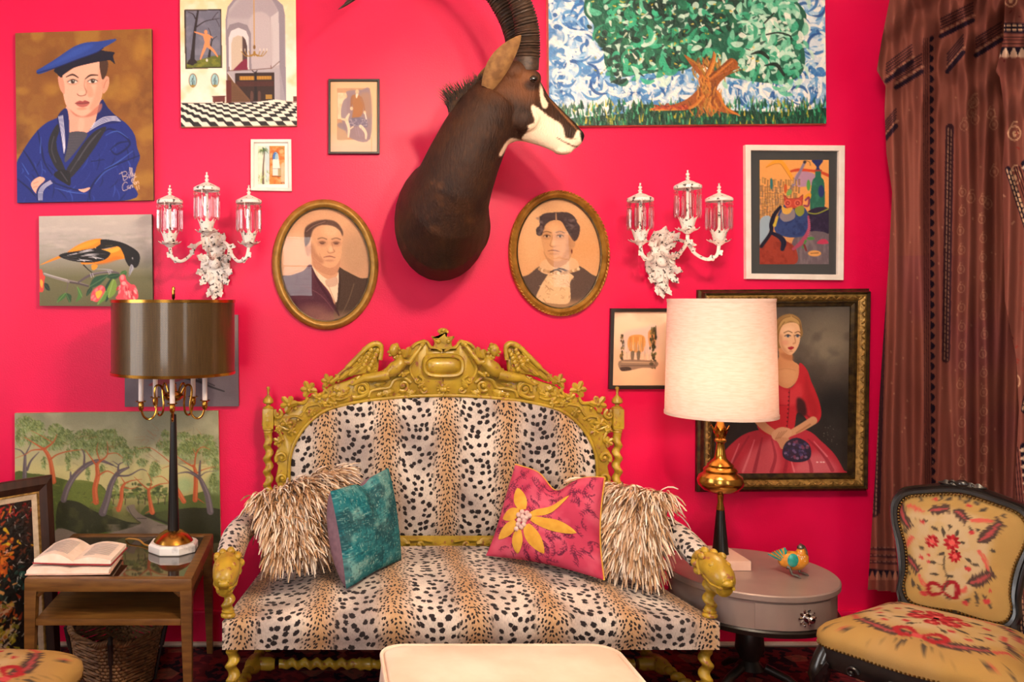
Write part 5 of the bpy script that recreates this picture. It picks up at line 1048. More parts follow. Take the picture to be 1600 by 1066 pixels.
def sconce(X, dz, label):
    t = thing('wall_sconce', label, 'sconce', (X, -.002, 1.44+dz), 'white crystal sconces'); rs = random.Random(3)
    def V(x, p, z): return Vector((X+x, -p, z+dz))
    # back plate: shield body with acanthus scrolls
    pl = MB(); out = [(0, 1.715), (.03, 1.70), (.045, 1.66), (.036, 1.62), (.06, 1.585), (.055, 1.54), (.035, 1.515), (.03, 1.475), (.012, 1.445), (-.012, 1.45), (-.02, 1.485), (-.04, 1.52), (-.058, 1.55), (-.06, 1.59), (-.036, 1.625), (-.045, 1.66), (-.03, 1.70)]
    o2 = spline(out, 4, True); pl.prism([V(a, .022, b) for a, b in o2], .02, .006); plate = pl.build('back_plate', M_CHIP, t)
    lv = MB(); nr = Vector((0, -1, 0))
    for (x, z, ang, L, w_) in ((0, 1.66, 90, .075, .05), (.02, 1.67, 60, .05, .03), (-.02, 1.67, 120, .05, .03), (.03, 1.60, 20, .05, .035), (-.03, 1.60, 160, .05, .035), (.035, 1.56, -25, .05, .035), (-.035, 1.56, 205, .05, .035), (.03, 1.54, -60, .06, .035), (-.03, 1.54, 240, .06, .035), (0, 1.53, -90, .075, .045), (.012, 1.49, -70, .055, .028), (-.012, 1.49, -110, .055, .028), (.0, 1.475, -95, .05, .026), (.02, 1.635, 40, .045, .028), (-.02, 1.635, 140, .045, .028)):
        a = math.radians(ang); leaf(lv, V(x, .026, z), (math.cos(a), -.2, math.sin(a)), nr, L, w_*.9, .55, 3, .35)
    for s in (-1, 1):
        scroll(lv, V(s*.046, .032, 1.60), .022, 1.3, PI/2, s, .0055); scroll(lv, V(s*.04, .032, 1.525), .02, 1.3, -PI/2, -s, .005); scroll(lv, V(s*.022, .032, 1.47), .014, 1.2, PI/2, s, .004); scroll(lv, V(s*.028, .032, 1.675), .016, 1.2, 0, s, .004)
    lv.ball(V(0, .035, 1.585), (.026, .016, .024), 14, 10); lv.build('acanthus_leaves', M_CHIP, plate, kind='stuff')
    def unit(c):
        """candle unit; c = top of the arm"""
        bo = MB(); bo.lathe([(.004, -.008), (.012, -.004), (.022, .004), (.030, .012), (.028, .014), (.01, .010), (.008, .014)], c, 20)
        for k in range(9):
            a = 2*PI*k/9; d = Vector((math.cos(a), math.sin(a), .25)); leaf(bo, c+d*.018, d, (-.2*math.cos(a), -.2*math.sin(a), 1), .03, .022, .3, 2, .2, 7)
        b_ = bo.build('bobeche', M_CHIP, t)
        cup = MB().lathe([(.010, .008), (.018, .016), (.021, .030), (.019, .044), (.015, .05), (.012, .05)], c, 16)
        for k in range(8):
            a = 2*PI*k/8+.2; d = Vector((math.cos(a)*.25, math.sin(a)*.25, 1)); leaf(cup, c+Vector((math.cos(a)*.018, math.sin(a)*.018, .012)), d, (math.cos(a), math.sin(a), 0), .05, .024, .12, 3, .2, 8)
        cup.build('tulip_cup', M_CHIP, t)
        rod = MB().lathe([(.006, .045), (.006, .17)], c, 10); rod.build('candle_tube', M_CHIP, t)
        h = .178; cp = MB().lathe([(.0, h+.062), (.0035, h+.060), (.0025, h+.052), (.007, h+.047), (.007, h+.042), (.003, h+.038), (.009, h+.032), (.005, h+.026), (.008, h+.022), (.022, h+.016), (.038, h+.008), (.046, h+.004), (.051, h), (.051, h-.010), (.047, h-.012), (.045, h-.006), (.0, h-.004)], c, 28)
        cn = cp.build('canopy', M_CHIP, t)
        for k in range(10):
            a = 2*PI*k/10+.3; p = c+Vector((math.cos(a)*.046, math.sin(a)*.046, h-.012)); ca = Vector((-math.sin(a), math.cos(a), 0))
            pr = MB(); pr.ball(p-Vector((0, 0, .010)), (.006, .006, .008), 6, 4); ou = Vector((math.cos(a), math.sin(a), 0)); top = p-Vector((0, 0, .020))
            sec = [(1, .0), (.5, .7), (-.5, .7), (-1, 0), (-.5, -.7), (.5, -.7)]; L = .088+.006*rs.random()
            pr.loft([[top-Vector((0, 0, z))+ca*u*w_+ou*v*w_ for u, v in sec] for z, w_ in ((0, .003), (.006, .0072), (L-.012, .0072), (L, .002))])
            pr.build('prism', M_CRYSTAL, cn, smooth=False)
        wr = MB().tube([c+Vector((-.012, -.05, h-.01)), c+Vector((-.010, -.049, h-.06)), c+Vector((.002, -.03, .055))], .0016, 5); wr.build('wire', M_CHIP, cn)
    for s in (-1, 1):
        c = V(s*.155, .205, 1.645)
        P = [V(s*.012, .03, 1.655), V(s*.03, .07, 1.672), V(s*.062, .12, 1.655), V(s*.085, .15, 1.61), V(s*.115, .19, 1.585), V(s*.145, .206, 1.60), V(s*.155, .205, 1.64)]
        ar = MB().tube(spline([tuple(p) for p in P], 6), .0068, 8)
        for q, (d, L) in enumerate((((s*.6, -.4, .8), .04), ((s*.9, -.2, -.3), .04), ((-s*.5, -.3, .7), .035), ((s*1, -.1, .3), .04), ((s*.8, -.2, .7), .03))):
            leaf(ar, P[min(q+1, 5)], d, (0, -1, .3), L, .022, .3, 2, .3, 7)
        ar.build('arm', M_CHIP, t); unit(c)
    P = [V(0, .03, 1.62), V(0, .10, 1.60), V(0, .19, 1.605), V(0, .265, 1.64), V(0, .28, 1.675)]
    ar = MB().tube(spline([tuple(p) for p in P], 6), .0072, 8); leaf(ar, P[3], (.5, -.6, .4), (0, -1, .3), .035, .022, .3, 2, .3, 7); leaf(ar, P[3], (-.5, -.6, .4), (0, -1, .3), .035, .022, .3, 2, .3, 7); ar.build('arm', M_CHIP, t); unit(V(0, .28, 1.685))
    return t
sconce(-.450, 0, 'white three-arm crystal sconce above the dark drum lamp')
sconce(1.398, .008, 'white three-arm crystal sconce above the white lamp shade')
# ================================================================ settee
M_YEL = mat('distressed_ochre_paint', '#bd9c2e', '#a28226', rough=.36, nscale=14, ndetail=3, bump=.22, bscale=70, spec=.5, coat=.15)
def wear(m):
    """rosy worn-through patches on the ochre paint"""
    N, L = nt(m); b = N['Principled BSDF']; src = b.inputs['Base Color'].links[0].from_socket
    tc = N.new('ShaderNodeTexCoord'); n = N.new('ShaderNodeTexNoise'); n.inputs['Scale'].default_value = 42; n.inputs['Detail'].default_value = 6; n.inputs['Roughness'].default_value = .7
    L.new(tc.outputs['Object'], n.inputs[0]); r = N.new('ShaderNodeValToRGB'); r.color_ramp.elements[0].position = .575; r.color_ramp.elements[1].position = .63; L.new(n.outputs[0], r.inputs[0])
    mx = N.new('ShaderNodeMix'); mx.data_type = 'RGBA'; mx.inputs[7].default_value = (*lin('#94583c'), 1); L.new(r.outputs[0], mx.inputs[0]); L.new(src, mx.inputs[6]); L.new(mx.outputs[2], b.inputs['Base Color'])
wear(M_YEL)
def cheetah():
    m = bpy.data.materials.new('cheetah_print_velvet'); m.use_nodes = True; N, L = nt(m); b = N['Principled BSDF']
    uv = N.new('ShaderNodeUVMap'); uv.uv_map = 'UVMap'; sp = N.new('ShaderNodeSeparateXYZ'); L.new(uv.outputs[0], sp.inputs[0])
    def M(op, a, b_=None, c=None, clamp=False):
        n = N.new('ShaderNodeMath'); n.operation = op; n.use_clamp = clamp
        for i, x in enumerate((a, b_, c)):
            if x is None: continue
            if isinstance(x, (int, float)): n.inputs[i].default_value = x
            else: L.new(x, n.inputs[i])
        return n.outputs[0]
    u, v = sp.outputs[0], sp.outputs[1]; P = .244; ph = .012
    wob = N.new('ShaderNodeTexNoise'); wob.inputs['Scale'].default_value = 5; L.new(uv.outputs[0], wob.inputs[0])
    uu = M('ADD', u, M('MULTIPLY', M('SUBTRACT', wob.outputs[0], .5), .05))
    ang = M('MULTIPLY', M('SUBTRACT', uu, ph), 2*PI/P)
    gold = M('MULTIPLY_ADD', M('COSINE', ang), .5, .5)          # 1 on the tawny stripes, 0 between them
    # chevron fur flow: shear v by the distance to the stripe centre; compress cells on the stripes
    tri = M('ABSOLUTE', M('SINE', M('MULTIPLY', ang, .5)))
    u2 = M('ADD', uu, M('MULTIPLY', M('SINE', ang), .007)); v2 = M('ADD', v, M('MULTIPLY', tri, .05))
    cb = N.new('ShaderNodeCombineXYZ'); L.new(u2, cb.inputs[0]); L.new(v2, cb.inputs[1])
    def spots(scale, sx, lo, hi, rnd):
        mp = N.new('ShaderNodeMapping'); mp.inputs['Scale'].default_value = (sx, 1, 1); L.new(cb.outputs[0], mp.inputs[0])
        vo = N.new('ShaderNodeTexVoronoi'); vo.voronoi_dimensions = '2D'; vo.inputs['Scale'].default_value = scale; vo.inputs['Randomness'].default_value = rnd; L.new(mp.outputs[0], vo.inputs['Vector'])
        nn = N.new('ShaderNodeTexNoise'); nn.inputs['Scale'].default_value = 150; L.new(uv.outputs[0], nn.inputs[0])
        d = M('ADD', vo.outputs['Distance'], M('MULTIPLY', M('SUBTRACT', nn.outputs[0], .5), .35))
        sz = N.new('ShaderNodeSeparateXYZ'); L.new(vo.outputs['Color'], sz.inputs[0]); d = M('ADD', d, M('MULTIPLY', sz.outputs[0], .10))
        return M('SUBTRACT', 1, M('DIVIDE', M('SUBTRACT', d, lo), hi-lo, clamp=True), clamp=True)
    big = spots(35, 1.08, .31, .39, .8); small = spots(64, 1.1, .29, .39, .85)
    msk = N.new('ShaderNodeMix'); msk.data_type = 'FLOAT'; st = M('DIVIDE', M('SUBTRACT', gold, .55), .16, clamp=True); L.new(st, msk.inputs[0]); L.new(big, msk.inputs[2]); L.new(small, msk.inputs[3])
    # ground colours
    lo = N.new('ShaderNodeTexNoise'); lo.inputs['Scale'].default_value = 4.2; L.new(cb.outputs[0], lo.inputs[0])
    gr = N.new('ShaderNodeValToRGB'); gr.color_ramp.elements[0].position = .38; gr.color_ramp.elements[1].position = .60; gr.color_ramp.elements[0].color = (*lin('#ecdfd4'), 1); gr.color_ramp.elements[1].color = (*lin('#a89a96'), 1); L.new(lo.outputs[0], gr.inputs[0])
    mx = N.new('ShaderNodeMix'); mx.data_type = 'RGBA'; L.new(M('MULTIPLY', M('POWER', gold, 2.6), .8), mx.inputs[0]); L.new(gr.outputs[0], mx.inputs[6]); mx.inputs[7].default_value = (*lin('#c4935a'), 1)
    fu = N.new('ShaderNodeTexNoise'); fu.inputs['Scale'].default_value = 320; fm = N.new('ShaderNodeMapping'); fm.inputs['Scale'].default_value = (1, .3, 1); L.new(uv.outputs[0], fm.inputs[0]); L.new(fm.outputs[0], fu.inputs[0])
    m2 = N.new('ShaderNodeMix'); m2.data_type = 'RGBA'; m2.blend_type = 'MULTIPLY'; m2.inputs[0].default_value = .5; L.new(mx.outputs[2], m2.inputs[6])
    fr = N.new('ShaderNodeValToRGB'); fr.color_ramp.elements[0].color = (.45, .45, .45, 1); fr.color_ramp.elements[0].position = .3; fr.color_ramp.elements[1].position = .6; L.new(fu.outputs[0], fr.inputs[0]); L.new(fr.outputs[0], m2.inputs[7])
    m3 = N.new('ShaderNodeMix'); m3.data_type = 'RGBA'; L.new(msk.outputs[0], m3.inputs[0]); L.new(m2.outputs[2], m3.inputs[6]); m3.inputs[7].default_value = (*lin('#241c1e'), 1)
    L.new(m3.outputs[2], b.inputs['Base Color']); b.inputs['Roughness'].default_value = .8; b.inputs['Sheen Weight'].default_value = .12; b.inputs['Specular IOR Level'].default_value = .25
    bp = N.new('ShaderNodeBump'); bp.inputs['Strength'].default_value = .25; bp.inputs['Distance'].default_value = .002; L.new(fu.outputs[0], bp.inputs['Height']); L.new(bp.outputs[0], b.inputs['Normal'])
    return m
M_CHEE = cheetah()
SX = .482; DS = 3.5
settee = thing('settee', 'carved ochre settee with cheetah-print upholstery and twisted posts', 'settee', (SX, -.42, .010))
def S(px, py, lift=0.0):
    """crest pixel (left half) on the back-frame plane, lift towards the room"""
    p = W(px, py, DS); p.y -= lift; return p
def both(name, fn, m=M_YEL, parent=None, angle=.8, kind=None):
    """build a carved part of the left half and its mirror image"""
    mb = MB(); fn(mb); a = mb.build(name, m, parent or settee, angle=angle, kind=kind)
    mb2 = MB(); mb2.v = [(2*SX-x, y, z) for x, y, z in mb.v]; mb2.f = [tuple(reversed(f)) for f in mb.f]; b = mb2.build(name, m, parent or settee, angle=angle, kind=kind); return a, b
def c1(x, y): return (400+x*.18762, 500+y*.18762)
def c5(x, y): return (400+x*.16892, 590+y*.16892)
# ---- back frame plate: ribbon between the outer and the inner contour
outer = [c1(1552, 232), c1(1470, 228), c1(1425, 195), c1(1408, 165), c1(1340, 185), c1(1290, 225), c1(1250, 300), c1(1160, 345), c1(1060, 420), c1(960, 455), c1(860, 462), c1(780, 500), c1(700, 525), c1(620, 545), c1(560, 600), c1(470, 630), c1(400, 670), c1(330, 700), c1(270, 760), c1(200, 800), c1(155, 800), c1(150, 880), c1(200, 905), c1(235, 960), c5(225, 540), c5(215, 640), c5(180, 700), c5(185, 780), c5(205, 810), c5(195, 870), c5(185, 940), c5(200, 1010), c5(190, 1100), (436, 800), (436, 838)]
inner = [(691.6, 617.5), (650, 618.5), (606, 622), (559, 628), (516, 638), (494, 650), (476, 667), (464, 685), (457, 700), (452.5, 720), (451.5, 750), (452, 800), (454, 838)]
def resamp(P, n):
    P = np.array(P, float); d = np.r_[0, np.cumsum(np.hypot(*np.diff(P, axis=0).T))]; t = np.linspace(0, d[-1], n); return np.stack([np.interp(t, d, P[:, i]) for i in (0, 1)], 1)
def plate(mb):
    o = resamp(spline(outer, 4), 110); i_ = resamp(spline(inner, 6), 110); rings = []
    # match by nearest progression
    for a, b in zip(o, i_):
        A, B = S(*a), S(*b); d = (B-A).normalized()*.004
        rings.append([A+Vector((0, .03, 0)), A, A+d+Vector((0, -.004, 0)), B-d*1.2+Vector((0, -.006, 0)), B+Vector((0, -.002, 0)), B+Vector((0, .03, 0))])
    mb.loft(rings)
both('back_frame', plate)
def bead(mb): mb.tube([S(*p, .010) for p in spline(inner, 8)], .0075, 8)
both('inner_moulding', bead)
# bottom rail of the back
rl = MB(); a, b = S(440, 836), S(440, 868); rl.box((2*SX-(2*SX-a.x), a.y-.008, b.z-.03), (2*SX-a.x, a.y+.03, a.z), .004); rl.build('lower_rail', M_YEL, settee)
def railcarve(mb):
    nr = (0, -1, 0)
    scroll(mb, S(655, 850, .018), .026, 1.1, PI*.9, -1, .008); scroll(mb, S(618, 848, .018), .026, 1.1, 0, 1, .007)
    leaf(mb, S(640, 848, .014), (-1, 0, .1), nr, .11, .045, .1, 4); mb.ball(S(691, 854, .016), (.018, .012, .016), 12, 8)
    mb.tube([S(675, 845, .014), S(660, 842, .016), S(640, 843, .014)], .006, 7); mb.tube([S(676, 866, .012), S(684, 872, .014), S(691, 873, .014)], .008, 7)
both('rail_scroll', railcarve)
# ---- crest: cartouche
def cart(c0, rx, rz, y0, prof):
    mb = MB(); n = 48
    def ring(d, h):
        o = []
        for j in range(n):
            a = 2*PI*j/n; ca, sa = math.cos(a), math.sin(a); x = (rx-d)*math.copysign(abs(ca)**.55, ca); z = (rz-d)*math.copysign(abs(sa)**.7, sa); o.append(Vector((c0.x+x, c0.y-h, c0.z+z)))
        return o
    mb.loft([ring(d, h) for d, h in prof]); return mb
cc = S(691, 571); cc.x = SX
cart(cc, .086, .050, 0, [(0, 0), (0, .022), (.006, .030), (.014, .028), (.018, .018), (.0185, .016), (.030, .030), (.045, .034)]).build('cartouche', M_YEL, settee)
# finial fleur
def finial():
    mb = MB(); c = S(691, 538); c.x = SX
    ol = [(-.058, -.02), (-.04, -.012), (-.034, .01), (-.046, .032), (-.02, .030), (-.012, .044), (-.022, .052), (-.014, .062), (0, .066), (.014, .062), (.022, .052), (.012, .044), (.02, .030), (.046, .032), (.034, .01), (.04, -.012), (.058, -.02)]
    mb.prism([c+Vector((x, -.016, z)) for x, z in spline(ol, 4)], .03, .005)
    for x, z, r in ((-.02, .012, .010), (.02, .012, .010), (0, .058, .009), (-.016, .050, .006), (.016, .050, .006)): mb.ball(c+Vector((x, -.020, z)), r, 10, 6)
    mb.build('finial', M_YEL, settee)
finial()
# strapwork above cartouche
def strap(mb):
    mb.tube([S(*c1(x, y), .012) for x, y in spline([(1545, 255), (1500, 235), (1450, 225), (1415, 180), (1340, 195), (1300, 230)], 5)], .006, 7)
    mb.tube([S(*c1(x, y), .012) for x, y in spline([(1320, 330), (1280, 400), (1310, 480), (1370, 520), (1390, 490), (1350, 460)], 5)], [.006]*26, 7)
    scroll(mb, S(*c1(1340, 500), .014), .013, 1.2, 0, 1, .006)
    mb.ball(S(*c1(1390, 195), .012), .010, 8, 6)
both('strapwork', strap)
# angels: torso, head with helmet curls, arm, small rear wing, skirt
def angel(mb):
    T = lambda x, y, l=.03: S(*c1(x, y), l)
    mb.tube([T(1100, 440, .02), T(1150, 400, .032), T(1200, 350, .036), T(1190, 305, .03)], [.022, .030, .027, .012], 12)      # torso up to the neck
    mb.ball(T(1140, 250, .038), (.019, .019, .024), 14, 10); mb.ball(T(1150, 225, .036), (.019, .018, .016), 12, 8)           # head, cap
    mb.ball(T(1098, 262, .040), (.006, .006, .006), 8, 6); mb.ball(T(1112, 290, .038), (.008, .008, .006), 8, 6)                  # nose, chin
    for x, y in ((1180, 240), (1190, 270), (1170, 300), (1195, 300), (1150, 308), (1165, 205)): mb.ball(T(x, y, .034), .009, 8, 6)   # curls
    mb.tube([T(1220, 345, .036), T(1270, 350, .040), T(1320, 280, .036), T(1375, 210, .028)], [.013, .011, .009, .007], 10); mb.ball(T(1378, 205, .03), .010, 8, 6)   # raised arm
    leaf(mb, T(1215, 320, .018), (.12, 0, .9), (0, -1, 0), .033*2.4/2, .036, .0, 1, .3); leaf(mb, T(1250, 310, .016), (.25, 0, .9), (0, -1, 0), .045, .03, 0, 1, .3)   # rear wing
    for k in range(6): mb.tube([T(1080+k*30, 400+k*6, .036), T(1060+k*32, 440+k*4, .034), T(1040+k*40, 462, .022)], [.006, .007, .004], 6)   # drapery folds
    mb.tube([T(1100, 450, .026), T(1000, 470, .026), T(900, 480, .022), T(800, 540, .014)], [.022, .020, .016, .006], 10)      # trailing body
    mb.tube([T(1180, 430, .03), T(1230, 450, .03), T(1270, 430, .024)], [.010, .010, .006], 8)
both('angel', angel)
# big swept wings built from feathers
def wing(mb):
    T = lambda x, y, l=.02: S(*c1(x, y), l)
    mb.prism([T(*p, .010) for p in spline([(1030, 205), (1000, 195), (930, 222), (850, 295), (760, 385), (690, 445), (645, 500), (700, 512), (770, 475), (800, 470), (840, 440), (870, 445), (920, 428), (960, 440), (1010, 435), (1025, 330), (1038, 250)], 4, True)], .022, .004)
    mb.tube([T(*p, .022) for p in spline([(1030, 330), (1040, 230), (1000, 195), (930, 225), (850, 300), (760, 390), (690, 450), (640, 510)], 5)], [.010]*6+[.012]*10+[.010]*10+[.006]*10, 8)
    n = 9
    for k in range(n):
        q = k/(n-1); st = np.array([1010, 250])*(1-q)+np.array([1000, 420])*q; en = np.array([645, 500])*(1-q)+np.array([960, 440])*q
        L = 1-.15*q; st = st+(np.array([860, 330])-st)*.25*(1-q); A, B = T(*st, .022), T(*(st+(en-st)*L), .012); d = B-A
        leaf(mb, A, d, (0, -1, 0), d.length, .026, -.02, 1, .28, 10)
    for r in range(3):
        for k in range(6-r):
            q = k/5; x = 1010-r*55-q*70; y = 255+q*150-r*5; mb.ball(T(x, y, .028-.004*r), (.010, .008, .012), 8, 6)
    for k in range(5): x = 1000-k*75; y = 330+k*32; leaf(mb, T(x, y, .026), (-.75, 0, -.62), (0, -1, 0), .05, .02, 0, 1, .3, 7)
both('wing', wing)
# scrolls and acanthus over the plate
def acanth(mb):
    T = lambda x, y, l=.012: S(*c1(x, y), l); nr = (0, -1, 0)
    scroll(mb, T(1225, 545), .024, 1.25, PI*.75, -1, .008); scroll(mb, T(1400, 580), .015, 1.1, PI, -1, .006); scroll(mb, T(880, 570), .030, 1.0, -PI*.4, 1, .009)
    mb.tube([T(*p) for p in spline([(940, 640), (960, 590), (1040, 570), (1110, 560), (1150, 500), (1230, 480), (1290, 520)], 5)], .007, 7)
    mb.tube([T(*p, .014) for p in spline([(800, 640), (860, 640), (930, 600), (900, 530), (840, 540), (820, 590)], 5)], .008, 7)
    for (x, y, dx, dz, L, w_) in ((1150, 590, -1, -.35, .05, .03), (1120, 610, -1, .0, .04, .024), (1060, 620, -1, -.1, .03, .02), (1180, 610, .2, -1, .02, .02), (1240, 590, .9, -.4, .035, .026), (1330, 590, -.8, -.5, .04, .024), (1350, 560, .7, .6, .035, .022), (900, 520, -.8, .45, .045, .03), (1000, 500, -1, .1, .05, .026), (760, 610, -1, -.25, .05, .03), (720, 640, -1, .2, .03, .024), (700, 590, -.9, .5, .035, .026), (780, 560, -.8, -.6, .04, .028), (860, 500, -.9, -.35, .05, .02), (1080, 520, -1, -.2, .05, .02)):
        leaf(mb, T(x, y, .012), (dx, 0, dz), nr, L, w_, .15, 3, .35)
    for k in range(9): a = 2*PI*k/9; leaf(mb, T(1545, 575, .012), (math.cos(a), 0, math.sin(a)), nr, .024, .013, .1, 1, .4, 6)
    mb.ball(T(1545, 575, .016), (.012, .01, .012), 10, 8)
both('acanthus_scroll', acanth, kind='stuff')
# vine with five-lobed leaves down the shoulder
def vleaf(mb, c, R, rot):
    for k in range(5):
        a = rot+(-2+k)*1.05; d = Vector((math.cos(a), 0, math.sin(a))); leaf(mb, c, d, (0, -1, 0), R*(1.15 if k == 2 else 1), R*.85, .05, 1, .35, 7)
    mb.ball(c+Vector((0, -.006, 0)), R*.25, 8, 6)
def vine(mb):
    T = lambda x, y, l=.014: S(*c1(x, y), l); F = lambda x, y, l=.014: S(*c5(x, y), l)
    for x, y, R, rt in ((600, 510, .022, 1.9), (690, 480, .014, 2.4), (440, 580, .026, 2.0), (500, 640, .016, .5), (275, 700, .027, 2.3), (610, 630, .022, -.8), (640, 690, .014, -1.2), (460, 765, .014, 3.0), (560, 690, .012, 1), (255, 860, .018, 1.2), (300, 920, .014, -.5)): vleaf(mb, T(x, y, .018), R*1.35, rt)
    for x, y, R, rt in ((215, 590, .018, 2.6), (205, 480, .010, 3.5)): vleaf(mb, F(x, y, .018), R*1.3, rt)
    for P, r in (([(760, 640), (680, 660), (600, 600), (560, 560), (600, 540)], .006), ([(640, 720), (520, 700), (420, 720), (390, 760)], .006), ([(430, 640), (400, 690), (330, 690), (300, 720)], .007), ([(540, 720), (500, 690), (440, 700), (400, 760), (370, 800)], .005), ([(390, 830), (330, 800), (240, 820), (200, 850)], .006), ([(200, 880), (260, 910), (310, 900)], .006), ([(530, 650), (570, 590), (560, 540)], .006)):
        mb.tube([T(*p, .010) for p in spline(P, 5)], r, 7)
    scroll(mb, T(180, 785, .012), .020, 1.1, -PI*.4, 1, .008); scroll(mb, T(185, 895, .012), .014, 1.0, PI*.5, -1, .007); scroll(mb, F(240, 740, .010), .026, 1.15, PI*.8, 1, .008); scroll(mb, F(245, 930, .010), .022, 1.1, PI*.8, 1, .008); scroll(mb, F(330, 420, .010), .016, 1, 0, 1, .005)
    for x, y in ((330, 735), (520, 630), (470, 760), (485, 775), (455, 775), (350, 830)): mb.ball(T(x, y, .016), .007, 8, 6)
    mb.tube([F(*p, .006) for p in spline([(205, 490), (225, 520), (240, 560), (235, 600)], 4)], .007, 7)
both('vine', vine, kind='stuff')
# ---- back posts
def post(mb):
    b = S(419, 640); x, y = b.x, b.y+.004; z = lambda py: S(419, py).z
    mb.lathe([(0, z(604)), (.006, z(605)), (.008, z(607)), (.005, z(609.5)), (.0045, z(617)), (.008, z(619)), (.020, z(624)), (.022, z(629)), (.016, z(631)), (.008, z(632)), (.008, z(634)), (.021, z(637)), (.021, z(639))], (x, y, 0), 18)
    z0, z1 = z(670), z(638.5); mb.box((x-.022, y-.022, z0), (x+.022, y+.022, z1), .005)
    leaf(mb, (x, y-.022, z0+.012), (0, 0, 1), (0, -1, 0), .06, .028, .0, 3, .25); leaf(mb, (x-.022, y, z0+.012), (0, 0, 1), (-1, 0, 0), .06, .028, .0, 3, .25); leaf(mb, (x+.022, y, z0+.012), (0, 0, 1), (1, 0, 0), .06, .028, .0, 3, .25)
    mb.lathe([(.022, z0), (.023, z0-.004), (.018, z0-.008), (.020, z0-.014), (.014, z0-.018)], (x, y, 0), 16)
    barley(mb, (x, y, z0-.012), (x, y, .48), .0165, .053)
    mb.box((x-.022, y-.022, .28), (x+.022, y+.022, .485), .004); barley(mb, (x, y, .285), (x, y, .17), .017, .05); mb.box((x-.022, y-.022, .06), (x+.022, y+.022, .17), .004); mb.lathe([(.018, .062), (.024, .04), (.016, .012), (0, .0105)], (x, y, 0), 14)
    mb.box((x+.01, y-.006, z(652)), (S(432, 640).x, y+.012, z(640)), .003)
both('back_post', post)
# ---- upholstered back panel (domed)
def back_panel():
    I = np.array(spline(inner, 10)); I = I[np.argsort(I[:, 1])]
    nu, nv = 72, 56; ys = np.linspace(617.8, 838, nv); V = np.zeros((nv, nu, 3)); UV = np.zeros((nv, nu, 2))
    for i, y in enumerate(ys):
        xl = np.interp(y, I[:, 1], I[:, 0]); L = S(xl, y); hw = max(.002, SX-L.x-.002); q = i/(nv-1)
        for j in range(nu):
            u = -1+2*j/(nu-1); u = math.copysign(abs(u)**.9, u); x = SX+hw*u; zz = L.z
            edge = min((1-abs(u))*hw, (y-617.8)*DS/FPX+.0, (838-y)*DS/FPX+.004); bulge = .045*(1-math.exp(-max(0, edge)/.06))
            V[i, j] = (x, L.y-.002-bulge, zz); UV[i, j] = (x-SX, zz)
    grid_mesh('back_upholstery', V, M_CHEE, settee, uv=UV)
back_panel()
# ---- seat
SF, SB, HF, HB = -.77, -.165, .815, .715      # front / back y, half widths
def seat():
    nu, nv = 80, 46; V = np.zeros((nv, nu, 3)); UV = np.zeros((nv, nu, 2))
    for j in range(nu):
        u = -1+2*j/(nu-1); e = 1-abs(u)**5; path = []
        for i in range(nv):
            s = i/(nv-1)
            if s < .7:
                t = s/.7; y = SB+(SF-SB)*t; hw = HB+(HF-HB)*t; z = .376+.088*(1-abs(u)**2.6)*.9*(1-max(0, (t-.55)/.45)**2*.62)
                if t > .9: y += 0
            else:
                t = (s-.7)/.3; hw = HF; zt = .376+.088*(1-abs(u)**2.6)*.9*.38; y = SF-.016*math.sin(PI*min(1, t*1.1))*e; z = zt+(.286-zt)*t
            path.append((SX+hw*u, y, z))
        for i, p in enumerate(path): V[i, j] = p
        d = np.r_[0, np.cumsum(np.linalg.norm(np.diff(np.array(path), axis=0)[:, 1:], axis=1))]
        for i in range(nv): UV[i, j] = (u*.775, -d[i]+3.0)
    # soften the front edge
    for _ in range(3): V[1:-1] = .25*V[:-2]+.5*V[1:-1]+.25*V[2:]
    grid_mesh('seat_upholstery', V, M_CHEE, settee, uv=UV)
    for s in (-1, 1):
        n = 12; A = np.zeros((2, n, 3)); UVs = np.zeros((2, n, 2))
        for j in range(n):
            t = j/(n-1); y = SB+(SF-SB)*t; hw = HB+(HF-HB)*t
            for i, z in enumerate((.377, .286)): A[i, j] = (SX+s*hw, y, z); UVs[i, j] = (t*.6, z)
        grid_mesh('side_rail', A if s < 0 else A[:, ::-1], M_CHEE, settee, uv=UVs if s < 0 else UVs[:, ::-1])
    fr = MB(); fr.loft([[Vector((SX+sx*(h-.004), y, z)) for sx, h, y in ((-1, HF, SF+.004), (1, HF, SF+.004), (1, HB, SB), (-1, HB, SB))] for z in (.287, .36)]); fr.build('seat_frame', mat('dark_dust_cover', '#1c1512', rough=.9), settee, smooth=False)
seat()
# ---- arms
def arm_pad(s):
    P = spline([(s*.735, -.14, .575), (s*.762, -.30, .588), (s*.795, -.47, .580), (s*.803, -.61, .560), (s*.80, -.665, .552)], 6); n = 16; m_ = len(P); V = np.zeros((m_, n+1, 3)); UV = np.zeros((m_, n+1, 2)); d = 0
    for i, p in enumerate(P):
        p = Vector(p); a = Vector(P[max(0, i-1)]); b = Vector(P[min(m_-1, i+1)]); T = (b-a).normalized(); sd = T.cross(Vector((0, 0, 1))).normalized(); up = sd.cross(T); r = .052-.012*abs(i/(m_-1)-.45)
        if i in (0, m_-1): r *= .75
        d += (p-a).length
        for j in range(n+1): q = 2*PI*j/n; V[i, j] = Vector((SX, 0, 0))+p+r*(math.cos(q)*sd+.85*math.sin(q)*up); UV[i, j] = (q*.05+.1, d)
    grid_mesh('arm_pad', V if s < 0 else V[:, ::-1], M_CHEE, settee, uv=UV if s < 0 else UV[:, ::-1])
arm_pad(-1); arm_pad(1)
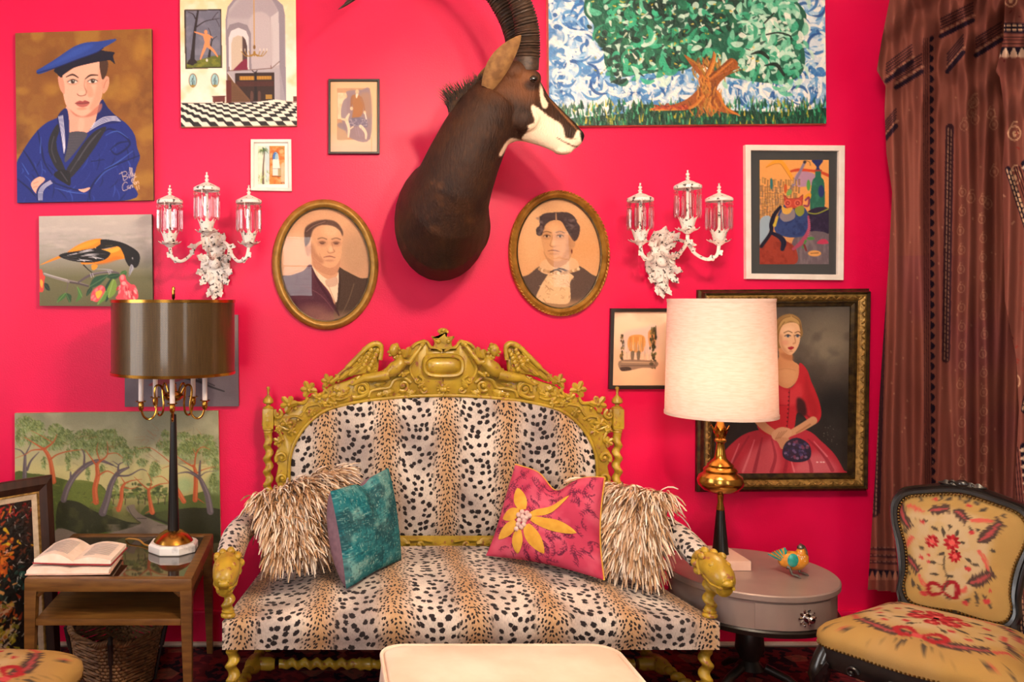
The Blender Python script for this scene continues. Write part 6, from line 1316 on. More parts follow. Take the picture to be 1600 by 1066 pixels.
def arm_front(mb):
    x, y = SX-.80, -.735
    # turned collar from pad to the beast head
    mb.tube([(x, -.655, .556), (x, -.675, .553), (x, -.69, .556), (x, -.71, .553), (x, -.73, .55)], [.030, .036, .030, .034, .030], 14)
    mb.tube([(x, -.70, .552), (x, -.74, .556), (x, -.78, .552), (x, -.82, .540), (x, -.85, .532), (x, -.858, .530)], [.032, .043, .045, .040, .030, .014], 16)   # skull and snout
    mb.tube([(x, -.76, .530), (x, -.80, .514), (x, -.838, .508), (x, -.846, .508)], [.034, .034, .028, .012], 14)
    for k in range(9): a = 2*PI*k/9; mb.ball((x+.040*math.cos(a), -.708-.006*(k % 2), .553+.040*math.sin(a)), (.014, .02, .014), 8, 6)                                               # jaw
    mb.ball((x, -.858, .530), (.018, .012, .012), 10, 8)
    for sx in (-1, 1):
        mb.ball((x+sx*.024, -.80, .574), (.012, .014, .010), 10, 8); mb.ball((x+sx*.034, -.745, .586), (.012, .02, .012), 10, 8); mb.ball((x+sx*.012, -.856, .538), .007, 8, 6); mb.tube([(x+sx*.036, -.77, .53), (x+sx*.034, -.82, .517), (x+sx*.018, -.86, .514)], .005, 6)
        mb.tube([(x+sx*.03, -.72, .575), (x+sx*.038, -.735, .55), (x+sx*.034, -.74, .525)], .009, 7)
    y = -.73; mb.lathe([(.024, .382), (.025, .388), (.020, .394), (.022, .400), (.016, .404)], (x, y, 0), 16); barley(mb, (x, y, .398), (x, y, .53), .0185, .046, .33)
    mb.lathe([(.017, .50), (.020, .515), (.022, .53)], (x, y, 0), 14)
both('arm_support', arm_front)
def front_leg(mb):
    x, y = SX-.785, -.735; mb.lathe([(.026, .288), (.026, .278), (.020, .272)], (x, y, 0), 16); barley(mb, (x, y, .275), (x, y, .16), .0195, .052, .33); mb.box((x-.024, y-.024, .065), (x+.024, y+.024, .16), .004); mb.lathe([(.018, .066), (.027, .045), (.018, .014), (0, .0105)], (x, y, 0), 14)
both('front_leg', front_leg)
def side_stretcher(mb):
    x = SX-.785; barley(mb, (x+.003, -.72, .11), (x+.04, -.50, .11), .016, .05); mb.tube([(x+.035, -.51, .11), (x+.045, -.485, .11), (x+.055, -.44, .11), (x+.06, -.41, .11)], [.02, .03, .03, .02], 12); barley(mb, (x+.058, -.42, .11), (x+.073, -.12, .11), .016, .05)
both('side_stretcher', side_stretcher)
ms = MB(); xa = SX-.785+.05
ms.tube([(xa-.005, -.46, .11), (xa+.02, -.46, .11), (xa+.06, -.46, .11), (xa+.075, -.46, .11)], [.022, .024, .024, .018], 12); xb = 2*SX-xa; ms.tube([(xb+.005, -.46, .11), (xb-.02, -.46, .11), (xb-.06, -.46, .11), (xb-.075, -.46, .11)], [.022, .024, .024, .018], 12)
for i in range(4):
    u0 = xa+.07+(xb-xa-.14)*i/4; u1 = xa+.07+(xb-xa-.14)*(i+1)/4; barley(ms, (u0+.02, -.46, .11), (u1-.02, -.46, .11), .017, .045, .3, hand=1 if i < 2 else -1)
    if i < 3: ms.tube([(u1-.03, -.46, .11), (u1-.018, -.46, .11), (u1, -.46, .11), (u1+.018, -.46, .11), (u1+.03, -.46, .11)], [.016, .024, .020, .024, .016], 12)
ms.build('cross_stretcher', M_YEL, settee)
# ================================================================ left end table
M_OAK = mat('honey_brown_wood', '#7c5324', '#5e3a17', rough=.4, nscale=7, ndetail=6, stretch=(1.2, 9, 9), coat=.2, bump=.05)
TT = .490      # table top height
ta = thing('end_table', 'brown wooden end table with glass top and lower shelf', 'table', (-.73, -.39, .010))
X0, X1, Y0, Y1 = -1.014, -.446, -.68, -.105
def rail(a, b, bev=.006, name='rail'): return MB().box(a, b, bev).build(name, M_OAK, ta)
rw = .034
rail((X0, Y0, TT-.046), (X1, Y0+rw, TT), .010, 'top_rail'); rail((X0, Y1-rw, TT-.046), (X1, Y1, TT), .010, 'top_rail'); rail((X0, Y0+rw-.004, TT-.046), (X0+rw, Y1-rw+.004, TT), .008, 'top_rail'); rail((X1-rw, Y0+rw-.004, TT-.046), (X1, Y1-rw+.004, TT), .008, 'top_rail')
for sx, sy in ((0, 0), (1, 0), (0, 1), (1, 1)):
    x = X0 if sx == 0 else X1; y = Y0 if sy == 0 else Y1; dx = 1 if sx == 0 else -1; dy = 1 if sy == 0 else -1
    mb = MB(); r = []
    for z, w_ in ((TT-.040, .042), (TT-.055, .040), (.30, .036), (.011, .024)): r.append([Vector((x+dx*.001, y+dy*.001, z)), Vector((x+dx*w_, y+dy*.001, z)), Vector((x+dx*w_, y+dy*w_, z)), Vector((x+dx*.001, y+dy*w_, z))])
    # inner curved bracket where leg meets rail
    mb.loft(r); mb.tube([(x+dx*.040, y+dy*.02, TT-.062), (x+dx*.052, y+dy*.02, TT-.05), (x+dx*.066, y+dy*.02, TT-.045)], [.010, .011, .005], 6); mb.build('leg', M_OAK, ta)
MB().box((X0+.038, Y0+.004, .330), (X1-.038, Y1-.02, .352), .003).build('lower_shelf', M_OAK, ta)
def smoked_glass():
    m = bpy.data.materials.new('bronze_glass'); m.use_nodes = True; N, L = nt(m); b = N['Principled BSDF']
    b.inputs['Base Color'].default_value = (*lin('#3a2a1c'), 1); b.inputs['Roughness'].default_value = .04; b.inputs['Specular IOR Level'].default_value = .8; b.inputs['Coat Weight'].default_value = .5; return m
MB().box((X0+rw-.006, Y0+rw-.006, TT-.022), (X1-rw+.006, Y1-rw+.006, TT-.006)).build('glass_top', smoked_glass(), ta, smooth=False)
GT = TT-.006
# ================================================================ dark drum lamp
lx, ly = -.571, -.32
la = thing('candelabra_table_lamp', 'tall brass lamp with dark gold drum shade and five candle arms', 'lamp', (lx, ly, GT)); LD = CAMD+ly
def zl(py): return EYE-(py-PY0)*LD/FPX
M_MARBLE = mat('white_marble', '#efe9e6', '#8c8a90', rough=.25, nscale=16, ndetail=8, lo=.56, hi=.75)
M_BLACKM = mat('black_satin_metal', '#0d0b0c', rough=.3, coat=.3)
mb = MB(); oc = lambda r, z: [Vector((lx+r*math.cos(PI/8+PI/4*j), ly+r*math.sin(PI/8+PI/4*j), z)) for j in range(8)]
mb.loft([oc(.092, GT+.001), oc(.095, GT+.004), oc(.095, GT+.026), oc(.088, GT+.034)]); mb.build('marble_base', M_MARBLE, la, smooth=False)
z0 = GT+.033; MB().lathe([(.070, z0), (.074, z0+.003), (.068, z0+.012), (.055, z0+.028), (.035, z0+.04), (.024, z0+.044), (0, z0+.044)], (lx, ly, 0), 32).build('base_dome', M_BRASS, la)
MB().lathe([(.024, zl(833)), (.0215, zl(825)), (.011, zl(648)), (.0, zl(646))], (lx, ly, 0), 24).build('column', M_BLACKM, la)
MB().lathe([(.0, zl(629)), (.014, zl(628)), (.034, zl(623)), (.040, zl(618)), (.034, zl(614)), (.014, zl(611)), (.010, zl(603)), (.012, zl(600)), (.004, zl(597)), (.004, zl(470)), (.0, zl(470))], (lx, ly, 0), 20).build('hub', M_BRASS, la)
MB().lathe([(.003, zl(474)), (.003, zl(468)), (.006, zl(466)), (.0065, zl(450)), (.004, zl(448)), (0, zl(447.5))], (lx, ly, 0), 12).build('shade_finial', M_BRASS, la)
M_CANDLE = mat('candle_sleeve', '#e8dcd8', rough=.6)
for k in range(5):
    a = math.radians(-82+72*k); d = Vector((math.cos(a), math.sin(a), 0)); c = Vector((lx, ly, 0))
    P = [(.030, zl(616)), (.048, zl(603)), (.066, zl(602)), (.073, zl(612)), (.066, zl(634)), (.074, zl(648)), (.094, zl(653)), (.114, zl(648)), (.124, zl(636))]
    arm = MB().tube([tuple(c+d*r+Vector((0, 0, z))) for r, z in spline(P, 5)], .0042, 8).build('arm', M_BRASS, la)
    q = c+d*.124
    MB().lathe([(.006, zl(639)), (.010, zl(636)), (.011, zl(629)), (.009, zl(627)), (.018, zl(625.5)), (.021, zl(624.5)), (.019, zl(624)), (.008, zl(625))], q, 14).build('candle_cup', M_BRASS, la)
    MB().lathe([(.0095, zl(625)), (.0095, zl(585)), (.008, zl(584)), (0, zl(584))], q, 14).build('candle', M_CANDLE, la)
def shade_mat():
    m = bpy.data.materials.new('dark_woven_foil'); m.use_nodes = True; N, L = nt(m); b = N['Principled BSDF']
    tc = N.new('ShaderNodeTexCoord'); s = N.new('ShaderNodeSeparateXYZ'); L.new(tc.outputs['Object'], s.inputs[0])
    at = N.new('ShaderNodeMath'); at.operation = 'ARCTAN2'; L.new(s.outputs[1], at.inputs[0]); L.new(s.outputs[0], at.inputs[1])
    cb = N.new('ShaderNodeCombineXYZ'); L.new(at.outputs[0], cb.inputs[0]); mz = N.new('ShaderNodeMath'); mz.operation = 'MULTIPLY'; mz.inputs[1].default_value = 4.3; L.new(s.outputs[2], mz.inputs[0]); L.new(mz.outputs[0], cb.inputs[1])
    ck = N.new('ShaderNodeTexChecker'); ck.inputs['Scale'].default_value = 78; ck.inputs[1].default_value = (*lin('#75592f'), 1); ck.inputs[2].default_value = (*lin('#2a1d12'), 1); L.new(cb.outputs[0], ck.inputs[0])
    n = N.new('ShaderNodeTexNoise'); n.inputs['Scale'].default_value = 12; mp = N.new('ShaderNodeMapping'); mp.inputs['Scale'].default_value = (3, .2, 1); L.new(cb.outputs[0], mp.inputs[0]); L.new(mp.outputs[0], n.inputs[0])
    mx = N.new('ShaderNodeMix'); mx.data_type = 'RGBA'; mx.blend_type = 'MULTIPLY'; mx.inputs[0].default_value = .6; L.new(ck.outputs[0], mx.inputs[6]); L.new(n.outputs[0], mx.inputs[7]); L.new(mx.outputs[2], b.inputs['Base Color'])
    b.inputs['Metallic'].default_value = .35; b.inputs['Roughness'].default_value = .38; b.inputs['Coat Weight'].default_value = .4; b.inputs['Coat Roughness'].default_value = .08; return m
R = .231; zt, zb = zl(471), zl(582)
sh = MB().loft([[Vector((lx+r*math.cos(2*PI*j/72), ly+r*math.sin(2*PI*j/72), z)) for j in range(72)] for r, z in ((R-.003, zb), (R, zb), (R, zt), (R-.003, zt), (R-.003, zb))], cap=False).build('drum_shade', shade_mat(), la)
for z in (zb, zt):
    MB().loft([[Vector((lx+r*math.cos(2*PI*j/72), ly+r*math.sin(2*PI*j/72), z+h)) for j in range(72)] for r, h in ((R-.005, -.003), (R+.003, -.005), (R+.004, .006), (R-.005, .005), (R-.005, -.003))], cap=False).build('gold_band', M_BRASS, sh)
sp = MB()
for k in range(3): a = 2*PI*k/3+.4; sp.tube([(lx, ly, zt-.006), (lx+(R-.004)*math.cos(a), ly+(R-.004)*math.sin(a), zt-.006)], .002, 5)
sp.build('shade_spider', M_BRASS, sh)
MB().tube(spline([(lx-.088, ly+.02, GT+.008), (lx-.12, ly+.05, GT+.006), (lx-.15, ly+.09, GT+.012), (lx-.19, ly+.11, GT+.012), (lx-.21, ly+.13, GT+.004)], 6), .0035, 6).build('cord', mat('amber_cord', '#b5802f', rough=.5), la)
# ================================================================ open books
M_PAGE = mat('cream_pages', '#f8e8d8', '#f0dcc8', rough=.85, nscale=30)
M_REDC = mat('red_book_cloth', '#a3242c', '#86181f', rough=.6, nscale=40)
M_JACK = mat('pale_pink_jacket', '#e2b9a8', '#d4a592', rough=.6, nscale=20)
M_INK = mat('grey_print', '#9a9498', rough=.9)
def open_book(name, label, c, rot, hw, dep, th, coverm, z0, lines, lift=.0, tilt=0.0):
    t = thing(name, label, 'book', (0, 0, 0)); 
    def pg(s, u): # page block top height over half width u 0..1 from the spine
        return th*(.55+.75*math.sin(min(1, u*1.9)*PI/2)*(1-.45*u))+lift*(1 if s < 0 else .4)*math.sin(u*PI)
    n = 12
    cv_ = MB()
    for s in (-1, 1): cv_.loft([[Vector((s*hw*1.03*u, y, zz)) for u, zz in ((0, .0), (1, .001+(.0 if s > 0 else lift*.15)))]+[Vector((s*hw*1.03*u, y, zz)) for u, zz in ((1, .004+(.0 if s > 0 else lift*.15)), (0, .004))] for y in (-dep/2-.004, dep/2+.004)])
    cv_.build('cover', coverm, t, smooth=False)
    for s in (-1, 1):
        mb = MB(); top = []; rings = []
        for y in (-dep/2, dep/2): rings.append([Vector((s*hw*u, y, .004+pg(s, u))) for u in np.linspace(0, 1, n)]+[Vector((s*hw*u, y, .0045)) for u in np.linspace(1, 0, n)])
        mb.loft(rings); b_ = mb.build('page_block', M_PAGE, t, angle=.5)
        if lines:
            tx = MB()
            for k in range(14):
                y = dep*.34-k*dep*.052; e = .86 if k != 13 else .5
                us = np.linspace(.2, e, 6); P = [Vector((s*hw*u, y, .0046+pg(s, u))) for u in us]; Q = [p+Vector((0, dep*.018, 0)) for p in P]
                tx.add(P+Q, [(i, i+1, 6+i+1, 6+i) for i in range(5)])
            tx.build('printed_lines', M_INK, b_, smooth=False, kind='stuff')
    t.location = c; t.rotation_euler = (tilt, 0, rot); t.location.z = z0; return t
open_book('open_book', 'open pink-jacketed book lying underneath the red open book', (-.880, -.535, 0), .03, .140, .215, .012, M_JACK, TT+.001, False)
open_book('open_book', 'open red clothbound book lying on top of another open book', (-.868, -.505, 0), -.04, .135, .20, .014, M_REDC, TT+.024, True, .018)
# ================================================================ wicker basket under the table
M_WICK = mat('brown_wicker', '#94683f', '#5a3a22', rough=.6, nscale=50, lo=.3, hi=.7)
def basket(c, rot, half, top, H):
    t = thing('wicker_basket', 'square brown wicker basket with dark corner straps under the end table', 'basket', (c[0], c[1], .010)); ca, sa = math.cos(rot), math.sin(rot); N_ = 112
    def per(q, h, off=0.0):
        """point on the rounded-square perimeter, q 0..1"""
        a = 2*PI*q; e = .42; hw = (half-.02)+(top-half+.02)*h+off; x = math.copysign(abs(math.cos(a))**e, math.cos(a))*hw; y = math.copysign(abs(math.sin(a))**e, math.sin(a))*hw; sag = -.022*h*math.cos(2*a)**2*h
        return Vector((c[0]+x*ca-y*sa, c[1]+x*sa+y*ca, .012+H*h+sag))
    mb = MB(); rows = 15
    for r in range(rows):
        h = (r+.5)/rows; pts = [per(j/N_, h, .0035*(1 if (j//2+r) % 2 else -1)) for j in range(N_)]; pts.append(pts[0]); mb.tube(pts, H/rows*.46, 5, cap=False)
    mb.build('weave', M_WICK, t, kind='stuff')
    st = MB()
    for j in range(0, N_, 4): st.tube([per((j+.5)/N_, h) for h in (0, .33, .66, 1)], .003, 5)
    st.build('stakes', M_WICK, t, kind='stuff')
    rim = MB()
    for k in range(3):
        pts = []
        for j in range(N_*2+1): q = j/(N_*2); a = q*2*PI*26+k*2*PI/3; p = per(q % 1, 1.02, .007*math.cos(a)); p.z += .007*math.sin(a); pts.append(p)
        rim.tube(pts, .0055, 5, cap=False)
    rim.build('braided_rim', M_WICK, t)
    lm = mat('dark_leather', '#1c1210', '#2c1d18', rough=.5)
    for q in (.125, .375, .625, .875):
        s = MB(); s.tube([per(q, .62, .012), per(q, .85, .013), per(q, 1.0, .014), per(q, 1.07, .0), per(q, 1.0, -.014)], .010, 6); s.tube([per(q, 0, .012), per(q, .35, .012), per(q, .66, .013)], .005, 6); s.build('corner_strap', lm, t)
    MB().box((c[0]-half*.62, c[1]-half*.62, .0105), (c[0]+half*.62, c[1]+half*.62, .02)).build('bottom', M_WICK, t, smooth=False)
basket((-.775, -.375), PI/4+.12, .125, .135, .205)
# ================================================================ framed painting leaning beside the table
def leaning():
    # local frame: x along the width (to the right), z up, y into the wall
    t = thing('leaning_flower_painting', 'dark abstract flower painting in wide brown frame leaning beside the table', 'painting', (0, 0, 0))
    w_, h = .62, .735; bw = .062
    M_DWOOD = mat('dark_walnut_frame', '#3c1f14', '#2a140d', rough=.45, nscale=8, stretch=(6, 1, 1)); M_LIN = mat('cream_linen_liner', '#dcc8ae', '#cbb497', rough=.8, nscale=60)
    def quad(d, y): return [Vector((-w_+d, y, h-d)), Vector((-d, y, h-d)), Vector((-d, y, d)), Vector((-w_+d, y, d))]
    def rails(prof, m, name): MB().loft([quad(d, -y) for d, y in prof], cap=False).build(name, m, t, smooth=False)
    rails([(0, 0), (0, .020), (.004, .024), (.03, .030), (bw-.006, .016), (bw-.004, .010)], M_DWOOD, 'frame'); rails([(bw-.007, .008), (bw-.007, .016), (bw, .018), (bw+.004, .010)], M_GILT, 'gilt_slip'); rails([(bw+.001, .006), (bw+.001, .013), (bw+.022, .008), (bw+.022, .002)], M_LIN, 'linen_liner')
    MB().box((-w_+.004, -.004, .004), (-.004, .004, h-.004)).build('backing', M_DWOOD, t, smooth=False)
    c = Cv(0, 0, 160, 200, '#17100f'); rs = np.random.RandomState(8); c.tint('#0c1a18', 40, .8, 3); c.tint('#241008', 30, .8, 5)
    def dabs(n, cx, cy, sx, sy, cols, w0, w1):
        for k in range(n):
            x, y = cx+rs.randn()*sx, cy+rs.randn()*sy; L = rs.uniform(2, 9); a = rs.rand()*6.28; c.line([(x, y), (x+L*math.cos(a), y+L*math.sin(a))], [rs.uniform(w0, w1), w0*.6], rs.choice(cols), .9)
    dabs(60, 120, 12, 25, 6, ['#8e1414', '#b5201c', '#4a0c0c'], 2, 4); dabs(140, 98, 50, 16, 16, ['#d8a41c', '#c8681c', '#e8c02c', '#a8401c', '#e07a20'], 2, 6); dabs(90, 100, 78, 14, 8, ['#c85a1c', '#e07a28', '#8a3a14'], 3, 7); dabs(70, 100, 105, 40, 10, ['#1a3a34', '#24504a', '#0f2a28'], 3, 8)
    dabs(120, 98, 140, 22, 14, ['#c8541c', '#e0a05c', '#a83c18', '#e8c8a0'], 2, 6); dabs(180, 104, 175, 18, 16, ['#c8b82c', '#e0cc60', '#8c8a2c', '#e8d8b8', '#c87a28', '#d8c8a8'], 2, 6); dabs(90, 60, 100, 40, 60, ['#c8681c', '#1a3a34', '#d8a41c', '#6a1414'], 2, 6); dabs(60, 130, 90, 20, 60, ['#d8d8d8', '#f0ece8'], .6, 1.2); dabs(40, 150, 60, 6, 30, ['#2a1a1a', '#5a2818'], 2, 4)
    d = bw+.021; painted('painted_face', c, quad(d, -.0065), M_IMPASTO, t)
    t.rotation_euler = (-.10, 0, math.radians(46)); t.location = (-1.032, -.235, .011)
leaning()
# ================================================================ drum side table
M_SILV = mat('silver_leaf_lacquer', '#b5a098', '#a5918a', rough=.38, metal=.45, nscale=7, lo=.3, hi=.7, bump=.03)
DT = .447; dx, dy, dr = 1.555, -.445, .288
dt = thing('drum_table', 'round silver drum side table with one drawer and ornate knob', 'table', (dx, dy, .010))
MB().lathe([(0, DT), (dr-.004, DT), (dr, DT-.004), (dr, DT-.020), (dr-.003, DT-.024), (0, DT-.024)], (dx, dy, 0), 72).build('top', M_SILV, dt, angle=.5)
MB().lathe([(0, DT-.022), (dr-.012, DT-.022), (dr-.012, DT-.122), (0, DT-.122)], (dx, dy, 0), 72).build('apron', M_SILV, dt, angle=.5)
MB().lathe([(0, DT-.12), (dr-.004, DT-.12), (dr, DT-.126), (dr-.004, DT-.142), (dr-.03, DT-.15), (0, DT-.15)], (dx, dy, 0), 72).build('base_moulding', M_BLACKFR, dt, angle=.5)
# drawer front: curved plate on the rim facing the room
a0, a1 = math.radians(-113), math.radians(-55); rr_ = dr-.007; rings = []
for i in range(25):
    a = a0+(a1-a0)*i/24; o = Vector((math.cos(a), math.sin(a), 0)); c = Vector((dx, dy, 0))
    rings.append([c+o*(rr_-.004)+Vector((0, 0, DT-.029)), c+o*rr_+Vector((0, 0, DT-.030)), c+o*rr_+Vector((0, 0, DT-.117)), c+o*(rr_-.004)+Vector((0, 0, DT-.118))])
dw = MB().loft(rings).build('drawer', M_SILV, dt, angle=.5)
am = math.radians(-79); o = Vector((math.cos(am), math.sin(am), 0)); kc = Vector((dx, dy, DT-.074))+o*(rr_+.001)
M_CHROME = mat('polished_silver', '#d8d4d4', rough=.12, metal=1)
kb = MB(); kb.lathe([(.016, 0), (.015, .004), (.006, .006), (.005, .014), (.011, .019), (.012, .025), (.008, .030), (0, .031)], kc, 16, axis=o); tn = Vector((-o.y, o.x, 0))
for k in range(10):
    a = 2*PI*k/10; d = tn*math.cos(a)*1.15+Vector((0, 0, 1))*math.sin(a); leaf(kb, kc+d*.010, d, o, .02, .012, .2, 1, .4, 6); kb.ball(kc+d*.027+o*.003, .0035, 6, 4)
kb.build('knob', M_CHROME, dw)
for k in range(3):
    a = 2*PI*k/3+PI/2; d = Vector((math.cos(a), math.sin(a), 0)); c = Vector((dx, dy, 0)); MB().tube([c+d*.05+Vector((0, 0, .10)), c+d*.12+Vector((0, 0, .075)), c+d*.2+Vector((0, 0, .022))], [.016, .015, .011], 10).build('foot', M_BLACKFR, dt)
MB().lathe([(.05, DT-.148), (.03, DT-.17), (.045, .22), (.05, .16), (.03, .12), (.05, .09), (0, .085)], (dx, dy, 0), 24).build('pedestal', M_BLACKFR, dt)
# ================================================================ white shade lamp
px_, py_ = 1.487, -.36; LD2 = CAMD+py_
wl = thing('brass_table_lamp', 'brass and black table lamp with white linen drum shade', 'lamp', (px_, py_, DT))
def zr(py): return EYE-(py-PY0)*LD2/FPX
MB().box((px_-.07, py_-.10, DT+.001), (px_+.066, py_+.10, DT+.036), .002).build('plinth', mat('blush_stone', '#ecc9b8', '#e4bba8', rough=.5, nscale=9), wl)
MB().lathe([(.030, DT+.036), (.029, DT+.04), (.0145, zr(797)), (0, zr(797))], (px_, py_, 0), 24).build('black_cone', M_BLACKM, wl)
MB().lathe([(.0145, zr(797)), (.015, zr(795)), (.010, zr(785)), (.012, zr(773)), (.030, zr(770)), (.060, zr(766)), (.078, zr(758)), (.082, zr(751)), (.076, zr(744)), (.062, zr(740)), (.058, zr(738)), (.060, zr(734)), (.054, zr(731)), (.046, zr(729)), (.047, zr(726)), (.038, zr(723)), (.022, zr(716)), (.018, zr(708)), (.014, zr(695)), (.015, zr(692)), (.021, zr(690)), (.021, zr(687)), (.014, zr(684)), (.016, zr(681)), (.022, zr(677)), (.022, zr(672)), (.014, zr(662)), (.010, zr(655)), (.006, zr(650)), (.005, zr(600)), (0, zr(600))], (px_, py_, 0), 36).build('brass_body', M_BRASS, wl, angle=.6)
lf = MB()
for k in range(8): a = 2*PI*k/8; d = Vector((math.cos(a), math.sin(a), 0)); leaf(lf, Vector((px_, py_, zr(684)))+d*.014, d*.35+Vector((0, 0, 1)), d, .05, .02, .1, 2, .3, 7)
lf.build('leaf_collar', M_BRASS, wl)
def linen():
    m = bpy.data.materials.new('white_linen_shade'); m.use_nodes = True; N, L = nt(m); out = N['Material Output']; b = N['Principled BSDF']
    tc = N.new('ShaderNodeTexCoord'); n1 = N.new('ShaderNodeTexNoise'); n1.inputs['Scale'].default_value = 30; mp = N.new('ShaderNodeMapping'); mp.inputs['Scale'].default_value = (1, 1, 7); L.new(tc.outputs['Object'], mp.inputs[0]); L.new(mp.outputs[0], n1.inputs[0])
    r = N.new('ShaderNodeValToRGB'); r.color_ramp.elements[0].position = .35; r.color_ramp.elements[1].position = .6; r.color_ramp.elements[0].color = (*lin('#f1dacb'), 1); r.color_ramp.elements[1].color = (*lin('#f8e5da'), 1); L.new(n1.outputs[0], r.inputs[0])
    L.new(r.outputs[0], b.inputs['Base Color']); b.inputs['Roughness'].default_value = .9; tr = N.new('ShaderNodeBsdfTranslucent'); L.new(r.outputs[0], tr.inputs[0]); mx = N.new('ShaderNodeMixShader'); mx.inputs[0].default_value = .35; L.new(b.outputs[0], mx.inputs[1]); L.new(tr.outputs[0], mx.inputs[2]); L.new(mx.outputs[0], out.inputs[0]); return m
M_LINEN = linen(); zt, zb = zr(471), zr(648)
rt, rb = .186, .196
ws = MB().loft([[Vector((px_+r*math.cos(2*PI*j/72), py_+r*math.sin(2*PI*j/72), z)) for j in range(72)] for r, z in ((rb-.002, zb), (rb, zb), (rt, zt), (rt-.002, zt), (rb-.002, zb))], cap=False).build('linen_shade', M_LINEN, wl)
for r, z in ((rb, zb), (rt, zt)): MB().loft([[Vector((px_+q*math.cos(2*PI*j/72), py_+q*math.sin(2*PI*j/72), z+h)) for j in range(72)] for q, h in ((r-.003, -.002), (r+.0015, -.002), (r+.0018, .010), (r-.003, .010), (r-.003, -.002))], cap=False).build('trim_band', M_LINEN, ws)
MB().ball((px_, py_, zr(590)), (.03, .03, .036), 16, 10).build('bulb', emitter('lamp_bulb_glow', (1, .76, .58), 72), wl)
MB().lathe([(.012, zr(612)), (.015, zr(610)), (.015, zr(600)), (.008, zr(598))], (px_, py_, 0), 12).build('socket', M_BRASS, wl)
# ================================================================ enamel bird figurine
fb = thing('bird_figurine', 'small orange and turquoise enamelled bird figurine on the drum table', 'figurine', (1.70, -.50, DT))
def fv(px, py, d=0.0): p = W(px, py, 3.10); p.y += d; return p
M_ORE = mat('orange_enamel', '#d8922c', '#c47a22', rough=.3, nscale=60, coat=.4); M_TUR = mat('turquoise_enamel', '#2aa39a', '#1d8a86', rough=.25, nscale=80, coat=.5); M_SLV = mat('tarnished_silver', '#8c8a84', '#6c6a64', rough=.3, metal=.9, nscale=50)
def figurine():
    z = DT
    body = MB(); body.tube([fv(1218, 880), fv(1226, 877), fv(1236, 876), fv(1246, 876), fv(1254, 872), fv(1258, 866)], [.010, .026, .034, .034, .026, .014], 16); body.tube([fv(1248, 872), fv(1252, 862), fv(1252, 856)], [.02, .016, .010], 12); bo = body.build('body', M_ORE, fb, angle=9)
    for s in (-1, 1): MB().ball(fv(1232, 872, s*.030), (.020, .008, .024), 14, 10).build('wing', M_TUR, fb)
    tl = MB(); tl2 = MB()
    for k in range(9):
        q = k/8; a = fv(1226, 878); e = fv(1200+q*26, 866-q*12+ (q*q)*2); d = e-a
        (tl if k % 2 else tl2).tube([a, a.lerp(e, .5)+Vector((0, -.004, 0)), e], [.006, .008, .0035], 6, flat=.6)
    tl.build('tail_feather', M_ORE, fb); tl2.build('tail_feather', M_TUR, fb)
    hd = MB(); hd.ball(fv(1251, 856), (.012, .012, .011), 12, 8); hd.tube([fv(1250, 852), fv(1256, 855), fv(1260, 862), fv(1262, 872), fv(1261, 876)], [.007, .006, .0045, .003, .001], 8); hd.build('head', M_SLV, fb)
    ds = MB(); rs = random.Random(2)
    for k in range(26): x, y = 1243+rs.uniform(-3, 8), 872+rs.uniform(-8, 9); ds.ball(fv(x, y, -.031+.00012*(y-872)**2), .0016, 5, 4)
    ds.build('dots', mat('white_enamel', '#eee6dc', rough=.4), bo, kind='stuff')
    for x, s in ((1226, -.015), (1244, .010)):
        p = fv(x, 884, s); gx = p.x+.012; lg = MB().tube([p, Vector((gx-.004, p.y-.005, z+.03)), Vector((gx, p.y-.012, z+.010))], [.010, .005, .004], 8)
        for q in (-.6, 0, .6): lg.tube([Vector((gx, p.y-.012, z+.010)), Vector((gx+.016*math.cos(q)*.9, p.y-.014+.016*math.sin(q)-.004, z+.008)), Vector((gx+.026*math.cos(q), p.y-.016+.026*math.sin(q), z+.002))], [.004, .0045, .002], 6)
        lg.build('leg', M_SLV, fb)
figurine()
# ================================================================ cream ottoman in front
ot = thing('ottoman', 'large cream velvet ottoman with piped edge in front of the settee', 'ottoman', (.50, -1.48, .010))
M_CRM = mat('cream_velvet', '#e3c6ae', '#efdcc8', rough=.75, nscale=5, ndetail=5, sheen=.2)
def ottoman():
    xa, xb, yb, yf, zt = .165, .845, -1.075, -1.95, .425
    def rr(ins, z, n=10, r=.07):
        o = []
        for cx, cy, a0 in ((xb-r, yb-r, 0), (xa+r, yb-r, PI/2), (xa+r, yf+r, PI), (xb-r, yf+r, 3*PI/2)):
            for k in range(n): a = a0+PI/2*k/(n-1); o.append(Vector((cx+(r-ins)*math.cos(a), cy+(r-ins)*math.sin(a), z)))
        return o
    mb = MB(); mb.loft([rr(.02, .09), rr(.006, .12), rr(-.012, .24), rr(-.008, .34), rr(0, zt-.012), rr(.004, zt-.004)], cap=True); mb.build('body', M_CRM, ot)
    tp = MB(); R = [rr(.002, zt-.006), rr(.015, zt+.002), rr(.04, zt+.008)]; c = Vector(((xa+xb)/2, (yb+yf)/2, 0))
    for f in (.75, .5, .25, .05): R.append([Vector((c.x+(p.x-c.x)*f, c.y+(p.y-c.y)*f, zt+.008+.012*(1-f))) for p in R[2]])
    tp.loft(R); tp.build('cushion_top', M_CRM, ot, angle=9)
    P = rr(-.001, zt-.004); P.append(P[0]); MB().tube(P, .0055, 6, cap=False).build('piping', M_CRM, ot)
    for x in (xa+.08, xb-.08):
        for y in (yf+.08, yb-.08): MB().lathe([(.014, .0105), (.022, .09), (0, .095)], (x, y, 0), 14).build('foot', M_BLACKFR, ot)
ottoman()
